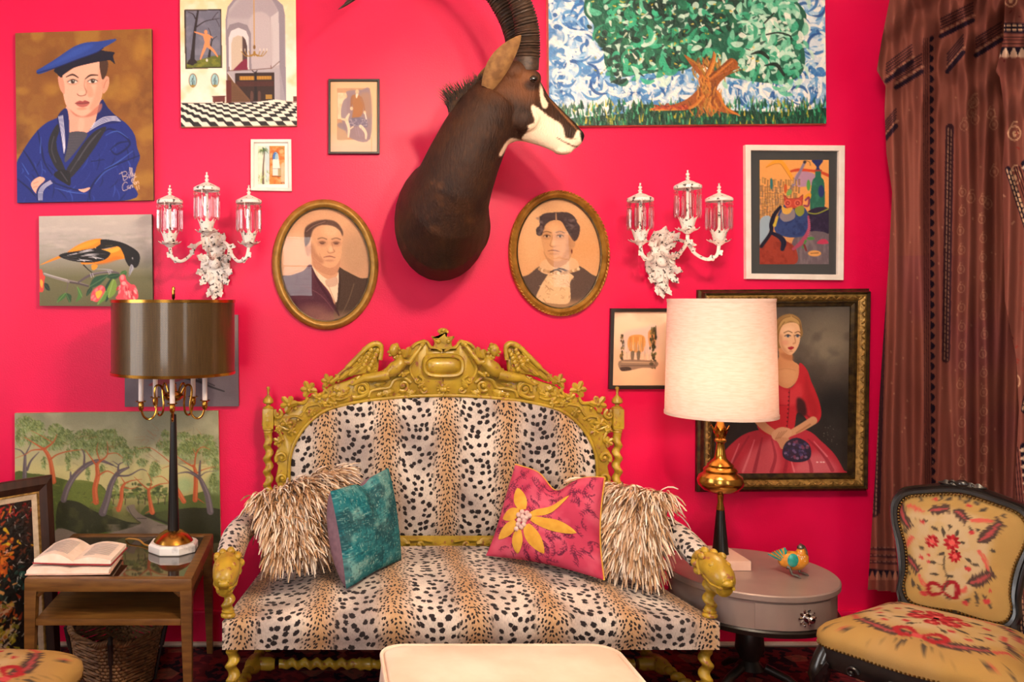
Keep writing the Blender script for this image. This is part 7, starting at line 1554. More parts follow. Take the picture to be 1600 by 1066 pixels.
# ================================================================ cushions
def pillow_surface(TL, TR, BR, BL, nrm, thick, dent=0.0, pinch=.10, seed=1, dent_w=.10):
    """returns f(u, v, side) -> point; u right, v down in 0..1; side +1 front, -1 back, 0 seam"""
    TL, TR, BR, BL = map(Vector, (TL, TR, BR, BL)); nrm = Vector(nrm).normalized()
    def f(u, v, side):
        # sides drawn inwards between the corners
        uu = u+pinch*.5*math.sin(PI*v)*(0.5-u)*2*(.5+.5*abs(2*u-1))*.5; vv = v+pinch*.5*math.sin(PI*u)*(0.5-v)*2*(.5+.5*abs(2*v-1))*.5
        dn = dent*math.exp(-((u-.52)/dent_w)**2)*max(0, 1-v*1.7); vv += dn
        p = (TL*(1-uu)+TR*uu)*(1-vv)+(BL*(1-uu)+BR*uu)*vv
        h = thick*(max(0, 4*u*(1-u))**.5*max(0, 4*v*(1-v))**.5)**.8; h *= 1-.9*(dn/max(1e-6, dent) if dent else 0)*.6
        w_ = .006*math.sin(9*u+seed)*math.sin(7*v+2*seed)*min(1, 8*h/thick)
        return p+nrm*side*(h+w_)
    return f
def pillow_part(name, f, side, m, parent, n=60, col=None):
    V = np.zeros((n, n, 3))
    for i in range(n):
        for j in range(n): V[i, j] = f(j/(n-1), i/(n-1), side)
    if side < 0: V = V[:, ::-1]
    return grid_mesh(name, V, m, parent, col=col)
def corners_cv(cv, n):
    c = cv.out(); h, w_ = c.shape[:2]; iy = np.linspace(0, h-1, n).astype(int); ix = np.linspace(0, w_-1, n).astype(int); return c[iy][:, ix]
M_CLOTHV = mat('printed_cotton', '#888888', rough=.9, vcol=True, bump=.25, bscale=420, spec=.15)
# ---- teal overdyed rug cushion
def teal():
    TL, TR, BR, BL = W(516, 768, 3.03), W(607, 731, 3.33), W(627, 875, 3.26), W(541, 921, 2.95); nr = (TR-TL).cross(BL-TL); nr = nr if nr.y < 0 else -nr; c0 = (BL+BR)/2
    t = thing('teal_cushion', 'teal patchwork cushion with mauve back propped on the settee', 'cushion', (c0.x, c0.y, c0.z)); f = pillow_surface(TL, TR, BR, BL, nr, .055, .05, .10, 1)
    c = Cv(0, 0, 150, 170, '#2a7078'); rs = np.random.RandomState(5); c.tint('#12606c', 40, .9, 2, .4, .6); c.tint('#86aca6', 34, .75, 7, .52, .68); c.tint('#1d4048', 26, .7, 9, .52, .66)
    for k in range(2600):
        x, y = rs.uniform(0, 150), rs.uniform(0, 170); L = rs.uniform(1, 5); hz = rs.rand() < .6; c.line([(x, y), (x+L, y) if hz else (x, y+L)], rs.uniform(.5, 1.3), rs.choice(['#9fc2b8', '#1c4a54', '#3f8c90', '#c2d2c2', '#243c44', '#127080', '#5aa09c', '#16323a']), .6)
    for p in ([(75, 0), (80, 170)], [(0, 62), (150, 70)], [(0, 120), (150, 116)], [(40, 62), (42, 120)], [(115, 66), (112, 170)]): c.line(p, 1.2, '#1a3a40', .6)
    pillow_part('front_panel', f, 1, M_CLOTHV, t, 150, corners_cv(c, 150)); M_MAUVE = mat('mauve_linen', '#8a6a78', '#7a5c6a', rough=.9, nscale=60, bump=.1)
    f2 = pillow_surface(TL, TR, BR, BL, nr, .115, .05, .10, 2); pillow_part('back_panel', f2, -1, M_MAUVE, t, 50)
teal()
# ---- pink cushion with yellow appliqued flower
def flower():
    def k(x, y): return (750+x*.197, 710+y*.197)
    TL, TR, BR, BL = W(*k(278, 80), 3.36), W(*k(988, 185), 3.12), W(*k(985, 1000), 3.03), W(*k(45, 805), 3.26); nr = (TR-TL).cross(BL-TL); nr = nr if nr.y < 0 else -nr; c0 = (BL+BR)/2
    t = thing('flower_cushion', 'pink cushion with a yellow appliqued flower on the settee', 'cushion', (c0.x, c0.y, c0.z)); f = pillow_surface(TL, TR, BR, BL, nr, .075, .17, .16, 4, .16)
    c = Cv(0, 0, 220, 200, '#c0405c'); rs = np.random.RandomState(9); c.tint('#a82f4e', 60, .8, 2); c.tint('#d86a80', 40, .6, 6)
    for k_ in range(130):
        x, y = rs.uniform(5, 215), rs.uniform(5, 195); a = rs.rand()*6.28; cv_ = rs.uniform(-1.5, 1.5); P = [(x, y)]
        for q in range(5): a += cv_*.5; x += 5*math.cos(a); y += 5*math.sin(a); P.append((x, y))
        c.line(P, .8, '#4a1c34', .75)
        for q in (1, 2, 3, 4):
            for s in (-1, 1): b = a+s*1.1; c.poly([P[q], (P[q][0]+3*math.cos(b+.4), P[q][1]+3*math.sin(b+.4)), (P[q][0]+6*math.cos(b), P[q][1]+6*math.sin(b)), (P[q][0]+3*math.cos(b-.4), P[q][1]+3*math.sin(b-.4))], '#6a2440', .55); c.line([P[q], (P[q][0]+6*math.cos(b), P[q][1]+6*math.sin(b))], .6, '#3c1830', .7)
    pillow_part('front_panel', f, 1, M_CLOTHV, t, 170, corners_cv(c, 170)); pillow_part('back_panel', f, -1, mat('pink_back_cloth', '#b8405a', '#a83450', rough=.9, nscale=40), t, 40)
    M_PIP = mat('yellow_piping', '#d6a23c', rough=.7)
    MB().tube([f(u, 0, 0) for u in np.linspace(0, 1, 40)]+[f(1, v, 0) for v in np.linspace(.02, 1, 30)], .0035, 6).build('piping', M_PIP, t)
    # petals: uv of base, tip, width; placed through the homography of the pillow corners
    src = [(278, 80), (988, 185), (985, 1000), (45, 805)]; H = Cv(0, 0, 10, 10).warp(src, [(0, 0), (1, 0), (1, 1), (0, 1)]).Hm
    def uvp(x, y): q = H @ np.array([x, y, 1.0]); return q[0]/q[2], q[1]/q[2]
    M_PET = mat('yellow_applique', '#dba63c', '#cd942c', rough=.85, nscale=30, bump=.2)
    for (bx, by), (tx, ty), w_ in (((410, 430), (350, 262), 110), ((470, 465), (775, 310), 80), ((480, 500), (842, 615), 110), ((440, 560), (555, 825), 125), ((370, 600), (330, 825), 95), ((350, 530), (175, 670), 105), ((380, 445), (220, 495), 100)):
        mb = MB(); n, m_ = 14, 7; d = np.array([tx-bx, ty-by], float); L = np.hypot(*d); nn = np.array([-d[1], d[0]])/L; R = []
        for i in range(n+1):
            q = i/n; wd = w_*.5*math.sin(PI*min(1, q*.86+.12))**.8 if i < n else .5; row = []
            for j in range(m_):
                a = -1+2*j/(m_-1); x, y = np.array([bx, by])+d*q+nn*wd*a; u, v = uvp(x, y); u = min(.985, max(.015, u)); v = min(.985, max(.015, v)); p = f(u, v, 1); row.append(p+nr.normalized()*(.0045-.002*abs(a)))
            R.append(row)
        mb.loft(R, closed=False, cap=False); mb.build('petal', M_PET, t)
    M_BER = mat('pale_blush_berries', '#e3c3bb', '#d6b0aa', rough=.85, nscale=60)
    for (x, y) in ((405, 450), (445, 455), (375, 475), (410, 490), (465, 478), (380, 520), (425, 525), (370, 555), (400, 580), (355, 595), (420, 560), (440, 500)):
        u, v = uvp(x, y); p = f(u, v, 1); MB().ball(p+nr.normalized()*.004, .0095, 10, 8).build('berry', M_BER, t)
flower()
# ---- shaggy raffia cushions
M_RAF = mat('raffia_strips', '#888888', rough=.55, vcol=True, spec=.4)
def raffia(label, TL, TR, BR, BL, seed):
    nr = (TR-TL).cross(BL-TL); nr = nr if nr.y < 0 else -nr; c0 = (BL+BR)/2; t = thing('raffia_cushion', label, 'cushion', (c0.x, c0.y, c0.z), 'shaggy raffia cushions')
    f = pillow_surface(TL, TR, BR, BL, nr, .07, 0, .05, seed); mb = MB(); n = 24
    pillow_part('front_panel', f, 1, mat('tan_cushion_cloth', '#8a6a50', rough=.9), t, 24); pillow_part('back_panel', f, -1, mat('tan_cushion_cloth', '#8a6a50', rough=.9), t, 24)
    rs = random.Random(seed); fr = MB(); cols = [lin(c) for c in ('#dec0a0', '#cfa884', '#ecd6c0', '#c09670', '#a07850', '#f6e8d8', '#f0dcc8', '#8a6444')]; up = Vector((0, 0, 1)); N_ = nr.normalized()
    for k in range(2600):
        u, v = rs.uniform(.0, 1), rs.uniform(-.02, .97)**.9 if rs.random() > .12 else rs.uniform(0, .05)
        v = max(0.0, v.real if isinstance(v, complex) else v); side = 1 if rs.random() < .86 else -1
        p = Vector(f(min(.99, max(.01, u)), min(.99, v), side)); o = N_*side; L = rs.uniform(.06, .115)
        outw = (u-.5)*2; d = o*rs.uniform(.25, .7)+(TR-TL).normalized()*(outw*rs.uniform(.1, .7)+rs.uniform(-.25, .25))+up*(rs.uniform(-.1, .45) if v < .12 else rs.uniform(-.45, .1)); d.normalize()
        P = [p]; q = p.copy(); g = Vector((0, 0, -1))
        for s in range(4): d = (d+g*rs.uniform(.22, .42)).normalized(); q = q+d*(L/4); P.append(q.copy())
        w_ = rs.uniform(.0016, .0030); sd = d.cross(o+Vector((rs.uniform(-.6, .6), rs.uniform(-.6, .6), rs.uniform(-.3, .3)))).normalized()
        fr.cc = rs.choice(cols); vs = []
        for s, x in enumerate(P): ww = w_*(1 if s < 4 else .5); vs += [x-sd*ww, x+sd*ww]
        fr.add(vs, [(2*s, 2*s+1, 2*s+3, 2*s+2) for s in range(4)])
    fr.build('raffia_fringe', M_RAF, t, smooth=False, kind='stuff')
raffia('shaggy raffia cushion behind the teal cushion', W(396, 780, 3.16), W(532, 738, 3.37), W(525, 872, 3.20), W(432, 878, 3.02), 3)
raffia('shaggy raffia cushion behind the pink flower cushion', W(915, 750, 3.33), W(1050, 772, 3.10), W(1025, 895, 3.02), W(930, 880, 3.22), 8)
# ================================================================ tapestry chairs
M_EBON = mat('ebonised_wood', '#0e0b0c', '#1c1614', rough=.28, nscale=20, coat=.4, bump=.06)
M_TAP = mat('wool_tapestry', '#888888', rough=.95, vcol=True, bump=.35, bscale=500, spec=.1)
M_NAIL = mat('brass_nail_heads', '#8a6c3c', rough=.3, metal=1)
CH_TH = math.radians(50); CH_LOC = Vector((1.822, -1.03, .010))
def chair():
    """local frame: x right, y to the back, origin on the floor under the seat centre; faces -y"""
    t = thing('tapestry_chair', 'black French side chair with floral tapestry, standing before the curtain', 'chair', (0, 0, 0), 'floral tapestry chairs')
    wf, wb, yf, yb, zs = .27, .19, -.25, .20, .415
    def outline(s=1.0, n=12):
        # serpentine seat outline, counter-clockwise from back right
        k = [(wb, yb), (wb+.03, .08), (wf-.02, -.08), (wf, -.19), (wf-.03, yf+.005), (.14, yf-.015), (0, yf-.035), (-.14, yf-.015), (-wf+.03, yf+.005), (-wf, -.19), (-wf+.02, -.08), (-wb-.03, .08), (-wb, yb), (-.08, yb+.01), (.08, yb+.01)]
        return [Vector((x*s, y*s, 0)) for x, y in spline(k, 5, True)]
    O = outline(); n = len(O)
    ring = lambda s, z: [Vector((p.x*s, p.y*s, z)) for p in O]
    # seat rail
    MB().loft([ring(.98, zs-.075), ring(1.0, zs-.07), ring(1.012, zs-.045), ring(1.0, zs-.02), ring(.995, zs-.004)]).build('seat_rail', M_EBON, t)
    car = MB()
    for x in (-.05, .05): leaf(car, (0, yf-.045, zs-.055), (x, 0, .0), (0, -1, .2), .06, .03, .1, 3, .4)
    car.ball((0, yf-.042, zs-.055), (.02, .012, .018), 10, 8)
    for s in (-1, 1): leaf(car, (s*.22, yf-.02, zs-.05), (s*.6, 0, -1), (s*.4, -1, 0), .08, .03, .05, 3, .4); scroll(car, (s*.15, yf-.025, zs-.055), .018, 1.1, 0, s, .006)
    car.build('carving', M_EBON, t, kind='stuff')
    # upholstered seat: concentric rings, dome
    fr = [1.0, 1.02, 1.01, .96, .88, .78]+[.78*(1-i/26) for i in range(1, 26)]; zz = [zs-.01, zs+.012, zs+.03, zs+.046, zs+.058, zs+.068]+[zs+.068+.022*(1-(1-i/26)**2) for i in range(1, 26)]
    O2 = []
    for i in range(n):
        a, b = O[i], O[(i+1) % n]; O2 += [a.lerp(b, q/3) for q in range(3)]
    V = np.array([[(p.x*s, p.y*s, z) for p in O2] for s, z in zip(fr, zz)])
    # ---- painting the seat: the photo's pixels of the seat plan are found by projecting the chair as placed
    ca, sa = math.cos(-CH_TH), math.sin(-CH_TH)
    def proj(x, y, z): X, Y, Z = CH_LOC.x+.94*(x*ca-y*sa), CH_LOC.y+.94*(x*sa+y*ca), CH_LOC.z+.94*z; d = Y+CAMD; return PX0+X*FPX/d, PY0+(EYE-Z)*FPX/d
    c = Cv(0, 0, 216, 200, '#a07e4c', ss=2)
    def leafp(cv, pts, w_, a='#4a3a34', b='#9c4446'):
        cv.line(pts, [w_*.3]+[w_]*(len(pts)-2)+[w_*.25], a)
        for i in range(len(pts)-1):
            (x, y), (x2, y2) = pts[i], pts[i+1]; L = math.hypot(x2-x, y2-y)+1e-6; nx, ny = -(y2-y)/L, (x2-x)/L
            for q in (.2, .5, .8):
                for s in (-1, 1): mx_, my_ = x+(x2-x)*q, y+(y2-y)*q; cv.line([(mx_, my_), (mx_+nx*s*w_*.62+(x2-x)/L*w_*.4, my_+ny*s*w_*.62+(y2-y)/L*w_*.4)], [w_*.5, 2], a)
        cv.line(pts, [2]+[w_*.36]*(len(pts)-2)+[2], b)
    c.poly([(40, 40), (108, 22), (176, 40), (186, 100), (160, 140), (108, 132), (56, 140), (30, 100)], '#b49d7c', .95, blur=12); c.tint('#a88856', 40, .5, 4); c.tint('#a8823c', 60, .3, 6)
    for m_ in (0, 1):
        fx = lambda P: [(216-x if m_ else x, y) for x, y in P]
        leafp(c, fx([(98, 150), (80, 156), (60, 150), (40, 140)]), 15); leafp(c, fx([(30, 60), (36, 40), (54, 30)]), 12); leafp(c, fx([(22, 130), (26, 105), (36, 88)]), 10)
        c.line(fx([(106, 150), (92, 136), (82, 146), (92, 158), (106, 152)]), [4, 8, 8, 8, 4], '#98262c')
        for P in ([(60, 36), (78, 34), (90, 28)], [(36, 140), (28, 124)], [(42, 70), (40, 84)]): c.line(fx(P), 6, '#b04842', .9)
        for P in ([(104, 158), (96, 178)], [(100, 160), (80, 180), (66, 184)], [(24, 160), (36, 176)], [(22, 158), (14, 172)], [(40, 168), (54, 172)], [(96, 100), (74, 108)], [(98, 86), (80, 78)], [(90, 66), (72, 60)], [(70, 120), (56, 116)], [(20, 80), (14, 66)], [(100, 112), (90, 122)], [(62, 92), (52, 84)]):
            P = fx(P); (x0, y0), (x, y) = P[-2:]; c.line(P, 1.4, '#5c5038', .8); c.line([(x0*.4+x*.6, y0*.4+y*.6), (x, y), (x*1.3-x0*.3, y*1.3-y0*.3)], [2, 6.5, 1], '#4a4036')
        for x, y in ((30, 176), (60, 66), (50, 100), (84, 116), (64, 128), (18, 96)): c.ell(216-x if m_ else x, y, 4.5, 3.6, '#a8343a')
    c.ell(106, 152, 6, 6, '#b8484a')
    for x, y, r in ((108, 78, 17), (88, 90, 12), (126, 92, 12), (100, 60, 11), (122, 66, 10), (108, 102, 10), (84, 70, 8), (136, 76, 8)):
        for q in range(8): a = q*.785; c.ell(x+r*.6*math.cos(a), y+r*.6*math.sin(a), r*.36, r*.3, '#a82e34' if q % 2 else '#841c24')
        c.ell(x, y, r*.28, r*.28, '#c45a54')
    im = c.out(); ix = np.clip(((V[..., 0]+.27)/.54*216).astype(int), 0, im.shape[1]-1); iy = np.clip(((.21-V[..., 1])/.50*200).astype(int), 0, im.shape[0]-1)
    grid_mesh('seat_tapestry', V, M_TAP, t, col=im[iy, ix], wrap=True)
    nl = MB()
    L = 0; P = O+[O[0]]; acc = 0
    for i in range(n):
        a, b = P[i], P[i+1]; sl = (b-a).length; acc += sl
        while acc > .0115: acc -= .0115; p = b-(b-a)*(acc/sl); q = Vector((p.x, p.y, 0)).normalized(); nl.ball((p.x*1.008, p.y*1.008, zs-.006), (.0042, .0042, .0042), 6, 4)
    nl.build('seat_nails', M_NAIL, t, kind='stuff')
    # legs: cabriole front, raked square rear
    for s in (-1, 1):
        MB().tube(spline([(s*(wf-.035), yf+.035, zs-.02), (s*(wf-.02), yf+.015, zs-.07), (s*(wf-.015), yf+.01, .27), (s*(wf-.035), yf+.035, .12), (s*(wf-.03), yf+.02, .04), (s*(wf-.015), yf+.0, .020)], 5), [.030]*6+[.032]*3+[.026]*3+[.021]*4+[.016]*6+[.013]*3+[.017], 10).build('leg', M_EBON, t)
        MB().tube([(s*(wb-.02), yb-.02, zs), (s*(wb-.015), yb, .25), (s*(wb+.0), yb+.06, .005)], [.024, .020, .016], 8).build('leg', M_EBON, t)
    # back: cartouche frame on raked plane
    def B(x, z, off=0.0):
        """back-plane point; z height above the seat, raked"""
        zz_ = zs+z+.022; return Vector((x, yb+.0+.20*z-off, zz_))
    key = [(x*.97, z) for x, z in [(0, .035), (.08, .028), (.135, .035), (.16, .075), (.155, .14), (.165, .22), (.188, .30), (.19, .355), (.165, .395), (.10, .415), (.04, .428), (0, .432)]]
    half = spline(key, 6); loop = [tuple(p) for p in half]+[(-p[0], p[1]) for p in half[-2:0:-1]]
    fr_ = MB(); m_ = len(loop); rings = []
    cx, cz = 0, .24
    for (x, z) in loop:
        d = Vector((x-cx, 0, z-cz)); d.normalize(); e = lambda o, l: B(x+d.x*o, z+d.z*o, l)
        rings.append([e(.022, -.012), e(.024, .004), e(.018, .016), e(.010, .013), e(.006, .018), e(-.004, .017), e(-.010, .008), e(-.010, -.012)])
    rings.append(rings[0]); fr_.loft(rings, cap=False); fr_.build('back_frame', M_EBON, t)
    cr = MB(); cr.ball(B(0, .455, .010), (.022, .014, .014), 12, 8)
    for s in (-1, 1): leaf(cr, B(0, .448, .012), (s, .0, .05), (0, -1, 0), .07, .026, .0, 3, .4); scroll(cr, B(s*.03, .452, .012), .012, 1.0, 0, s, .005)
    cr.build('crest', M_EBON, t)
    for s in (-1, 1): MB().tube([(s*(wb-.025), yb-.005, zs-.03), tuple(B(s*.15, .03)), tuple(B(s*.158, .09))], [.022, .019, .014], 8).build('back_stile', M_EBON, t)
    # back tapestry
    inn = [(x*(1-.010/max(.05, math.hypot(x, z-cz))), cz+(z-cz)*(1-.012/max(.05, math.hypot(x, z-cz)))) for x, z in loop]; inn = [tuple(p) for p in resamp(inn+[inn[0]], 140)[:-1]]
    fs = [1-i/46 for i in range(46)]; VB = np.array([[tuple(B(x*s, cz+(z-cz)*s, .006+.026*(1-s**2.2))) for x, z in inn] for s in fs]); VX = np.array([[x*s for x, z in inn] for s in fs]); VZ = np.array([[cz+(z-cz)*s for x, z in inn] for s in fs])
    cs = [(-.19, .43), (.19, .43), (.19, .03), (-.19, .03)]; src = []
    for x, z in cs: p = B(x, z, .02); q = proj(p.x, p.y, p.z); src.append(((q[0]-1320)/.3057, (q[1]-740)/.3057))
    c = Cv(0, 0, 190, 200, '#a2814c', ss=2); c.k = .28; c.warp(src, [(0, 0), (190, 0), (190, 200), (0, 200)])
    c.poly([(320, 200), (420, 190), (560, 190), (700, 230), (760, 280), (740, 420), (700, 540), (600, 640), (480, 620), (400, 540), (350, 440), (320, 330)], '#b49d7c', .95, blur=26); c.tint('#ac8a50', 60, .4, 4)
    for p, w_ in (([(285, 160), (290, 220), (330, 280)], 54), ([(430, 190), (480, 185), (530, 180)], 44), ([(560, 190), (590, 205), (625, 240)], 44), ([(690, 345), (740, 310), (795, 250)], 64), ([(300, 415), (335, 455), (375, 500)], 46), ([(635, 560), (690, 545), (755, 510)], 62)): leafp(c, p, w_)
    for p in ([(320, 165), (360, 180), (400, 195)], [(650, 240), (700, 242), (755, 245)], [(310, 375), (330, 340), (350, 325)], [(690, 395), (720, 440), (735, 490)], [(380, 520), (400, 560), (430, 580)], [(580, 605), (610, 600), (620, 580)]): c.line(p, [18, 26, 14], '#bf5048', .9); c.line([(x+9, y+9) for x, y in p], 8, '#a88458', .6)
    for cx_, s in ((462, -1), (545, 1)): c.line([(505, 600), (cx_-s*20, 560 if s > 0 else 570), (cx_+s*25, 560), (cx_+s*35, 605), (cx_+s*10, 620 if s < 0 else 640), (505, 605)], [14, 24, 22, 26, 20, 12], '#8c1f28')
    for x, y, r in ((450, 345, 40), (552, 350, 46), (568, 420, 36)):
        for q in range(9): a = q*.698; c.ell(x+r*.62*math.cos(a), y+r*.62*math.sin(a), r*.34, r*.22, '#a8262e' if q % 2 else '#8a1a22', rot=a)
        c.ell(x, y, r*.34, r*.34, '#c85450')
    c.line([(515, 420), (512, 480), (530, 540), (505, 595)], 8, '#4a4034')
    for p in ([(515, 470), (470, 455), (435, 450)], [(515, 400), (480, 415)], [(515, 520), (560, 525)], [(510, 320), (500, 270)], [(530, 290), (545, 275), (530, 262)], [(570, 320), (580, 285)], [(595, 350), (615, 352)], [(480, 290), (445, 270)], [(440, 510), (480, 515)], [(375, 380), (405, 380)], [(340, 225), (390, 240), (425, 242)], [(370, 120), (390, 150)], [(480, 140), (490, 105)], [(510, 140), (545, 125)], [(575, 115), (595, 150)], [(610, 155), (640, 120)], [(655, 150), (680, 160)], [(680, 195), (725, 180)], [(640, 270), (650, 310)], [(690, 285), (670, 290)], [(620, 430), (650, 450)], [(620, 470), (640, 500)], [(690, 470), (650, 460)], [(340, 540), (345, 590)], [(330, 520), (310, 500)], [(370, 570), (380, 600)], [(670, 600), (675, 680)], [(700, 620), (720, 640)], [(640, 640), (600, 665)], [(735, 660), (740, 700)], [(295, 300), (310, 295)], [(745, 390), (770, 400)], [(510, 625), (530, 650)], [(800, 230), (812, 210)]):
        c.line(p, 5, '#5c5038', .8); x, y = p[-1]; x0, y0 = p[-2]; c.line([(x0, y0), ((x0+x)/2+4, (y0+y)/2), (x, y)], [4, 19, 4], '#4a4036')
    for x, y, r in ((398, 248, 14), (460, 135, 13), (630, 165, 12), (652, 300, 15), (390, 428, 15), (430, 415, 10), (635, 485, 16), (400, 615, 18), (615, 665, 16), (725, 655, 18), (300, 540, 10), (745, 600, 10), (430, 450, 9)): c.ell(x, y, r, r*.8, '#b0363a', .95)
    im = c.out(); ix = np.clip(((VX+.19)/.38*190).astype(int), 0, im.shape[1]-1); iy = np.clip(((.43-VZ)/.40*200).astype(int), 0, im.shape[0]-1)
    grid_mesh('back_tapestry', VB, M_TAP, t, col=im[iy, ix], wrap=True)
    bn = MB(); P = inn+[inn[0]]; acc = 0
    for i in range(len(inn)):
        (x, z), (x2, z2) = P[i], P[i+1]; sl = math.hypot(x2-x, z2-z); acc += sl
        while acc > .0105: acc -= .0105; q = acc/sl; bn.ball(B(x2-(x2-x)*q, z2-(z2-z)*q, .016), .0046, 6, 4)
    bn.build('back_nails', M_NAIL, t, kind='stuff')
    return t
ch = chair(); ch.location = CH_LOC; ch.scale = (.94,)*3; ch.rotation_euler = (0, 0, -CH_TH)
def copy_thing(o, label):
    r = o.copy(); COL.objects.link(r); r['label'] = label
    for k in o.children:
        c = k.copy(); COL.objects.link(c); c.parent = r
    return r
ch2 = copy_thing(ch, 'black French side chair with floral tapestry seat, beside the end table'); ch2.location = (-.958, -1.36, .010); ch2.rotation_euler = (0, 0, math.radians(72))
# ================================================================ curtains
def curtain_paint():
    c = Cv(1350, -40, 1620, 1010, '#80493f', ss=2); c.tint('#6a362f', 80, .5, 3, sy=2); c.tint('#743a42', 120, .5, 8, .45, .7, box=(1350, 400, 1620, 1010)); rs = np.random.RandomState(6); K = '#1c1224'; T = '#b08468'
    def band(x, y0, y1, sl, s):
        """vertical border: dark strip with pale scallops facing s"""
        c.line([(x, y0), (x+sl*.5, (y0+y1)/2), (x+sl, y1)], 7, K, sm=True)
        for q in np.arange(y0, y1, 16): xx = x+sl*(q-y0)/(y1-y0); c.poly([(xx-s*4, q), (xx-s*1, q+4), (xx+s*4, q+8), (xx-s*1, q+12), (xx-s*4, q+15)], '#8c5244', sm=True); 
        for d, w_ in ((7, 1.2), (10, 1.2), (13, 1.2)): c.line([(x+s*d, y0), (x+s*d+sl, y1)], w_, '#3a1c20', .8)
    def cells(x, y0, y1, sl, w_):
        c.line([(x, y0), (x+sl, y1)], w_+4, '#2a1620', .85)
        for q in np.arange(y0, y1, 7): xx = x+sl*(q-y0)/(y1-y0); c.line([(xx-w_*.25, q), (xx-w_*.25, q+4)], 1.8, T, .8); c.line([(xx+w_*.25, q+3), (xx+w_*.25, q+6)], 1.8, T, .7)
    def paisley(x, y, s, a=.8):
        c.line([(x-4*s, y+8*s), (x-7*s, y+2*s), (x-4*s, y-6*s), (x+2*s, y-8*s), (x+7*s, y-3*s), (x+6*s, y+5*s), (x, y+9*s), (x-4*s, y+7*s)], 1.4, T, a); c.ell(x, y, 2.6*s, 4*s, T, a*.8); c.line([(x-3*s, y-7*s), (x-1*s, y-13*s), (x+5*s, y-14*s)], 1.4, T, a)
    band(1456, 60, 640, 2, -1); band(1458, 640, 1010, 4, -1); cells(1484, 200, 560, -6, 9); cells(1378, 320, 800, -12, 10); c.line([(1388, 300), (1374, 800)], 2, K, .8)
    for y in np.arange(300, 800, 30): paisley(1502+rs.uniform(-2, 2), y, .75, .6); paisley(1536+rs.uniform(-2, 2), y+12, .75, .6)
    for k in range(60): x, y = rs.uniform(1390, 1560), rs.uniform(120, 900); c.ell(x, y, 1.3, 1.8, T, .6)
    for k in range(10): x, y = rs.uniform(1505, 1555), rs.uniform(150, 330); paisley(x, y, .9, .6)
    # hem of the short left fold
    for y in (855, 866, 876): c.line([(1350, y), (1412, y+4)], 5, '#3a1f26', .8); [c.line([(x, y), (x+3, y)], 2, '#9a6a5c', .7) for x in range(1352, 1412, 7)]
    c.line([(1350, 893), (1412, 898)], 12, K); [c.poly([(x, 904), (x+4, 890), (x+8, 904)], '#9a6654') for x in range(1350, 1412, 9)]
    # diagonal borders of the draped swag
    for (xa, ya, xb, yb) in ((1385, 100, 1425, 70), (1400, 110, 1440, 85), (1480, 85, 1505, 55), (1525, 60, 1565, 35), (1375, 200, 1400, 170), (1470, 30, 1520, 5)):
        for d in (0, 5, 10, 15): c.line([(xa, ya+d), (xb, yb+d)], 2.2, '#2a1822', .85)
        for q in np.linspace(0, 1, 7): c.line([(xa+(xb-xa)*q, ya+20+(yb-ya)*q), (xa+(xb-xa)*q+3, ya+20+(yb-ya)*q-1)], 3, T, .7)
        c.line([(xa, ya+27), (xb, yb+27)], 7, K, .9)
    return c
def curtain2_paint():
    c = Cv(1555, -40, 1700, 1040, '#804a40', ss=2); c.tint('#6a3a34', 60, .6, 3, sy=4); rs = np.random.RandomState(12); K = '#1a1122'; T = '#d0a684'
    def paisley(x, y, s): c.line([(x-6*s, y+10*s), (x-10*s, y+2*s), (x-6*s, y-8*s), (x+3*s, y-10*s), (x+9*s, y-3*s), (x+8*s, y+7*s), (x, y+12*s), (x-6*s, y+9*s)], 2.2, T, .95); c.ell(x, y+2*s, 3.4*s, 5*s, T); c.line([(x-6*s, y-8*s), (x-2*s, y-16*s), (x+4*s, y-17*s)], 2, T, .9)
    for y in (-5, 215, 270, 600): 
        for x in (1582, 1625, 1665): paisley(x+rs.uniform(-4, 4), y+rs.uniform(-8, 8), 1.0)
    for k in range(160): x, y = rs.uniform(1560, 1700), rs.uniform(-40, 1040); c.line([(x, y), (x+rs.uniform(-4, 4), y+rs.uniform(-4, 4))], 2.4, rs.choice(['#5a1c1c', '#8a2c24', '#c89a7c']), .8)
    def horiz(y):
        c.line([(1550, y), (1700, y+2)], 16, K); [c.line([(x, y+d), (x+4, y+d)], 3, T) for x in range(1556, 1700, 9) for d in (-4, 3)]
        for d in (14, 19, 24): c.line([(1550, y+d), (1700, y+d+1)], 2, '#3a1c20')
        c.line([(1550, y+36), (1700, y+38)], 14, K); [c.poly([(x, y+45), (x+6, y+31), (x+12, y+45)], '#d0b098') for x in range(1552, 1700, 13)]
    horiz(44)
    def diag(xa, ya, xb, yb):
        d = np.array([xb-xa, yb-ya], float); L = np.hypot(*d); d /= L; nn = np.array([-d[1], d[0]]); A = np.array([xa, ya])
        c.line([A, A+d*L], 10, K); 
        for q in np.arange(0, L, 9): p = A+d*q; c.line([p+nn*2, p+nn*2+d*4], 3, T); c.line([p-nn*3+d*4, p-nn*3+d*8], 3, T)
        for o in (10, 14, 18): c.line([A+nn*-o, A+nn*-o+d*L], 1.8, '#3a1c20')
        c.line([A-nn*28, A-nn*28+d*L], 12, K)
        for q in np.arange(0, L, 13): p = A+d*q-nn*34; c.poly([p, p+nn*14+d*5, p+d*10], '#d0b098')
    diag(1575, 265, 1640, 460); diag(1640, 460, 1600, 640); diag(1572, 700, 1600, 1000)
    return c
M_CURT = mat('block_printed_cotton', '#888888', rough=.9, vcol=True, spec=.1, bump=.1, bscale=300)
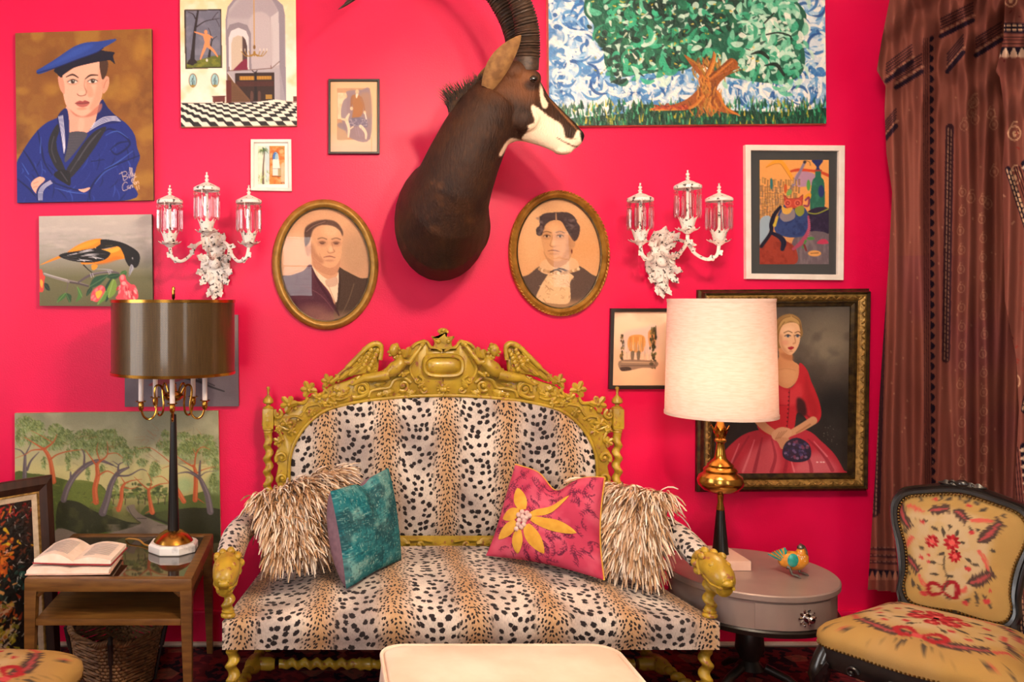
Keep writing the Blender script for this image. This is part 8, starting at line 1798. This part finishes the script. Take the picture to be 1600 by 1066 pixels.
def curtain(name, label, cv, box, D, folds, zb_fn, edge_fn, seed, xr):
    """hanging cloth: box px of the painting; folds: list of (px centre, px width, depth)"""
    t = thing(name, label, 'curtain', (0, 0, 0)); im = cv.out(); h, w_ = im.shape[:2]; x0, y0, x1, y1 = box; nx, ny = w_, h//2
    X, Y = np.meshgrid(np.linspace(0, 1, nx), np.linspace(0, 1, ny)); py = y0+Y*(y1-y0); px = x0+X*(x1-x0)
    el = edge_fn(py); pxs = el+(x1-el)*X                      # left edge follows the photo's outline
    d = np.zeros_like(px)
    for cx, ww, dep in folds:
        wob = 3*np.sin(py*.011+cx); d += 1.15*dep*np.exp(-((pxs-cx-wob)/ww)**2)
    top = np.clip((230-py)/230, 0, 1.2); d += .055*top**.7*(np.sin((pxs+py*.85)*.085)+.7*np.sin((pxs*.8-py*1.1)*.07+1))*.6+.05*top   # bunched, knotted top
    D_ = D-d; bot = zb_fn(pxs); py2 = py
    V = np.stack([(pxs-PX0)*D_/FPX, D_-CAMD, EYE-(py2-PY0)*D_/FPX], -1); mk = (py[:-1, :-1] < bot[:-1, :-1])
    ix = np.clip(((pxs-x0)/(x1-x0)*w_).astype(int), 0, w_-1); iy = np.clip((Y*(h-1)).astype(int), 0, h-1); col = im[iy, ix]
    V[..., 2] = np.maximum(V[..., 2], .014)
    grid_mesh('cloth', V, M_CURT, t, col=col, mask=mk)
    # rod pocket and rod part above the frame
    zt = EYE-(y0-PY0)*D/FPX; a, b = (x0-PX0)*D/FPX, (xr-PX0)*D/FPX
    MB().tube([(a, D-CAMD-.03, zt-.01), (b, D-CAMD-.03, zt-.01)], .03, 10).build('gathered_heading', mat('brown_cloth', '#7a4234', rough=.9), t)
    # a hung thing stands where its cloth ends
    return t
fl = [(1372, 9, .05), (1398, 11, .06), (1418, 8, .03), (1440, 12, .06), (1466, 7, -.02), (1488, 9, .03), (1512, 12, .07), (1540, 12, .065), (1562, 8, .03), (1585, 12, .06), (1608, 10, .04)]
edge = lambda y: np.interp(y, [-40, 0, 60, 110, 135, 170, 240, 300, 420, 560, 700, 920, 1010], [1396, 1390, 1378, 1370, 1384, 1382, 1385, 1394, 1388, 1378, 1370, 1356, 1354])
zb = lambda x: np.interp(x, [1350, 1405, 1412, 1620], [920, 925, 1003, 1006])
curtain('brown_curtain', 'gathered brown printed curtain with dark scalloped borders', curtain_paint(), (1350, -40, 1620, 1010), 3.44, fl, zb, edge, 1, 1620)
fl2 = [(1575, 10, .05), (1600, 12, .04), (1640, 14, .06), (1675, 12, .05)]
edge2 = lambda y: np.interp(y, [-40, 60, 112, 120, 190, 260, 340, 470, 560, 640, 900, 1040], [1572, 1568, 1556, 1562, 1572, 1566, 1568, 1570, 1588, 1592, 1578, 1572])
curtain('paisley_curtain', 'bold paisley printed curtain overlapping the brown curtain', curtain2_paint(), (1555, -40, 1700, 1040), 3.20, fl2, lambda x: np.full_like(x, 1036), edge2, 2, 1700)
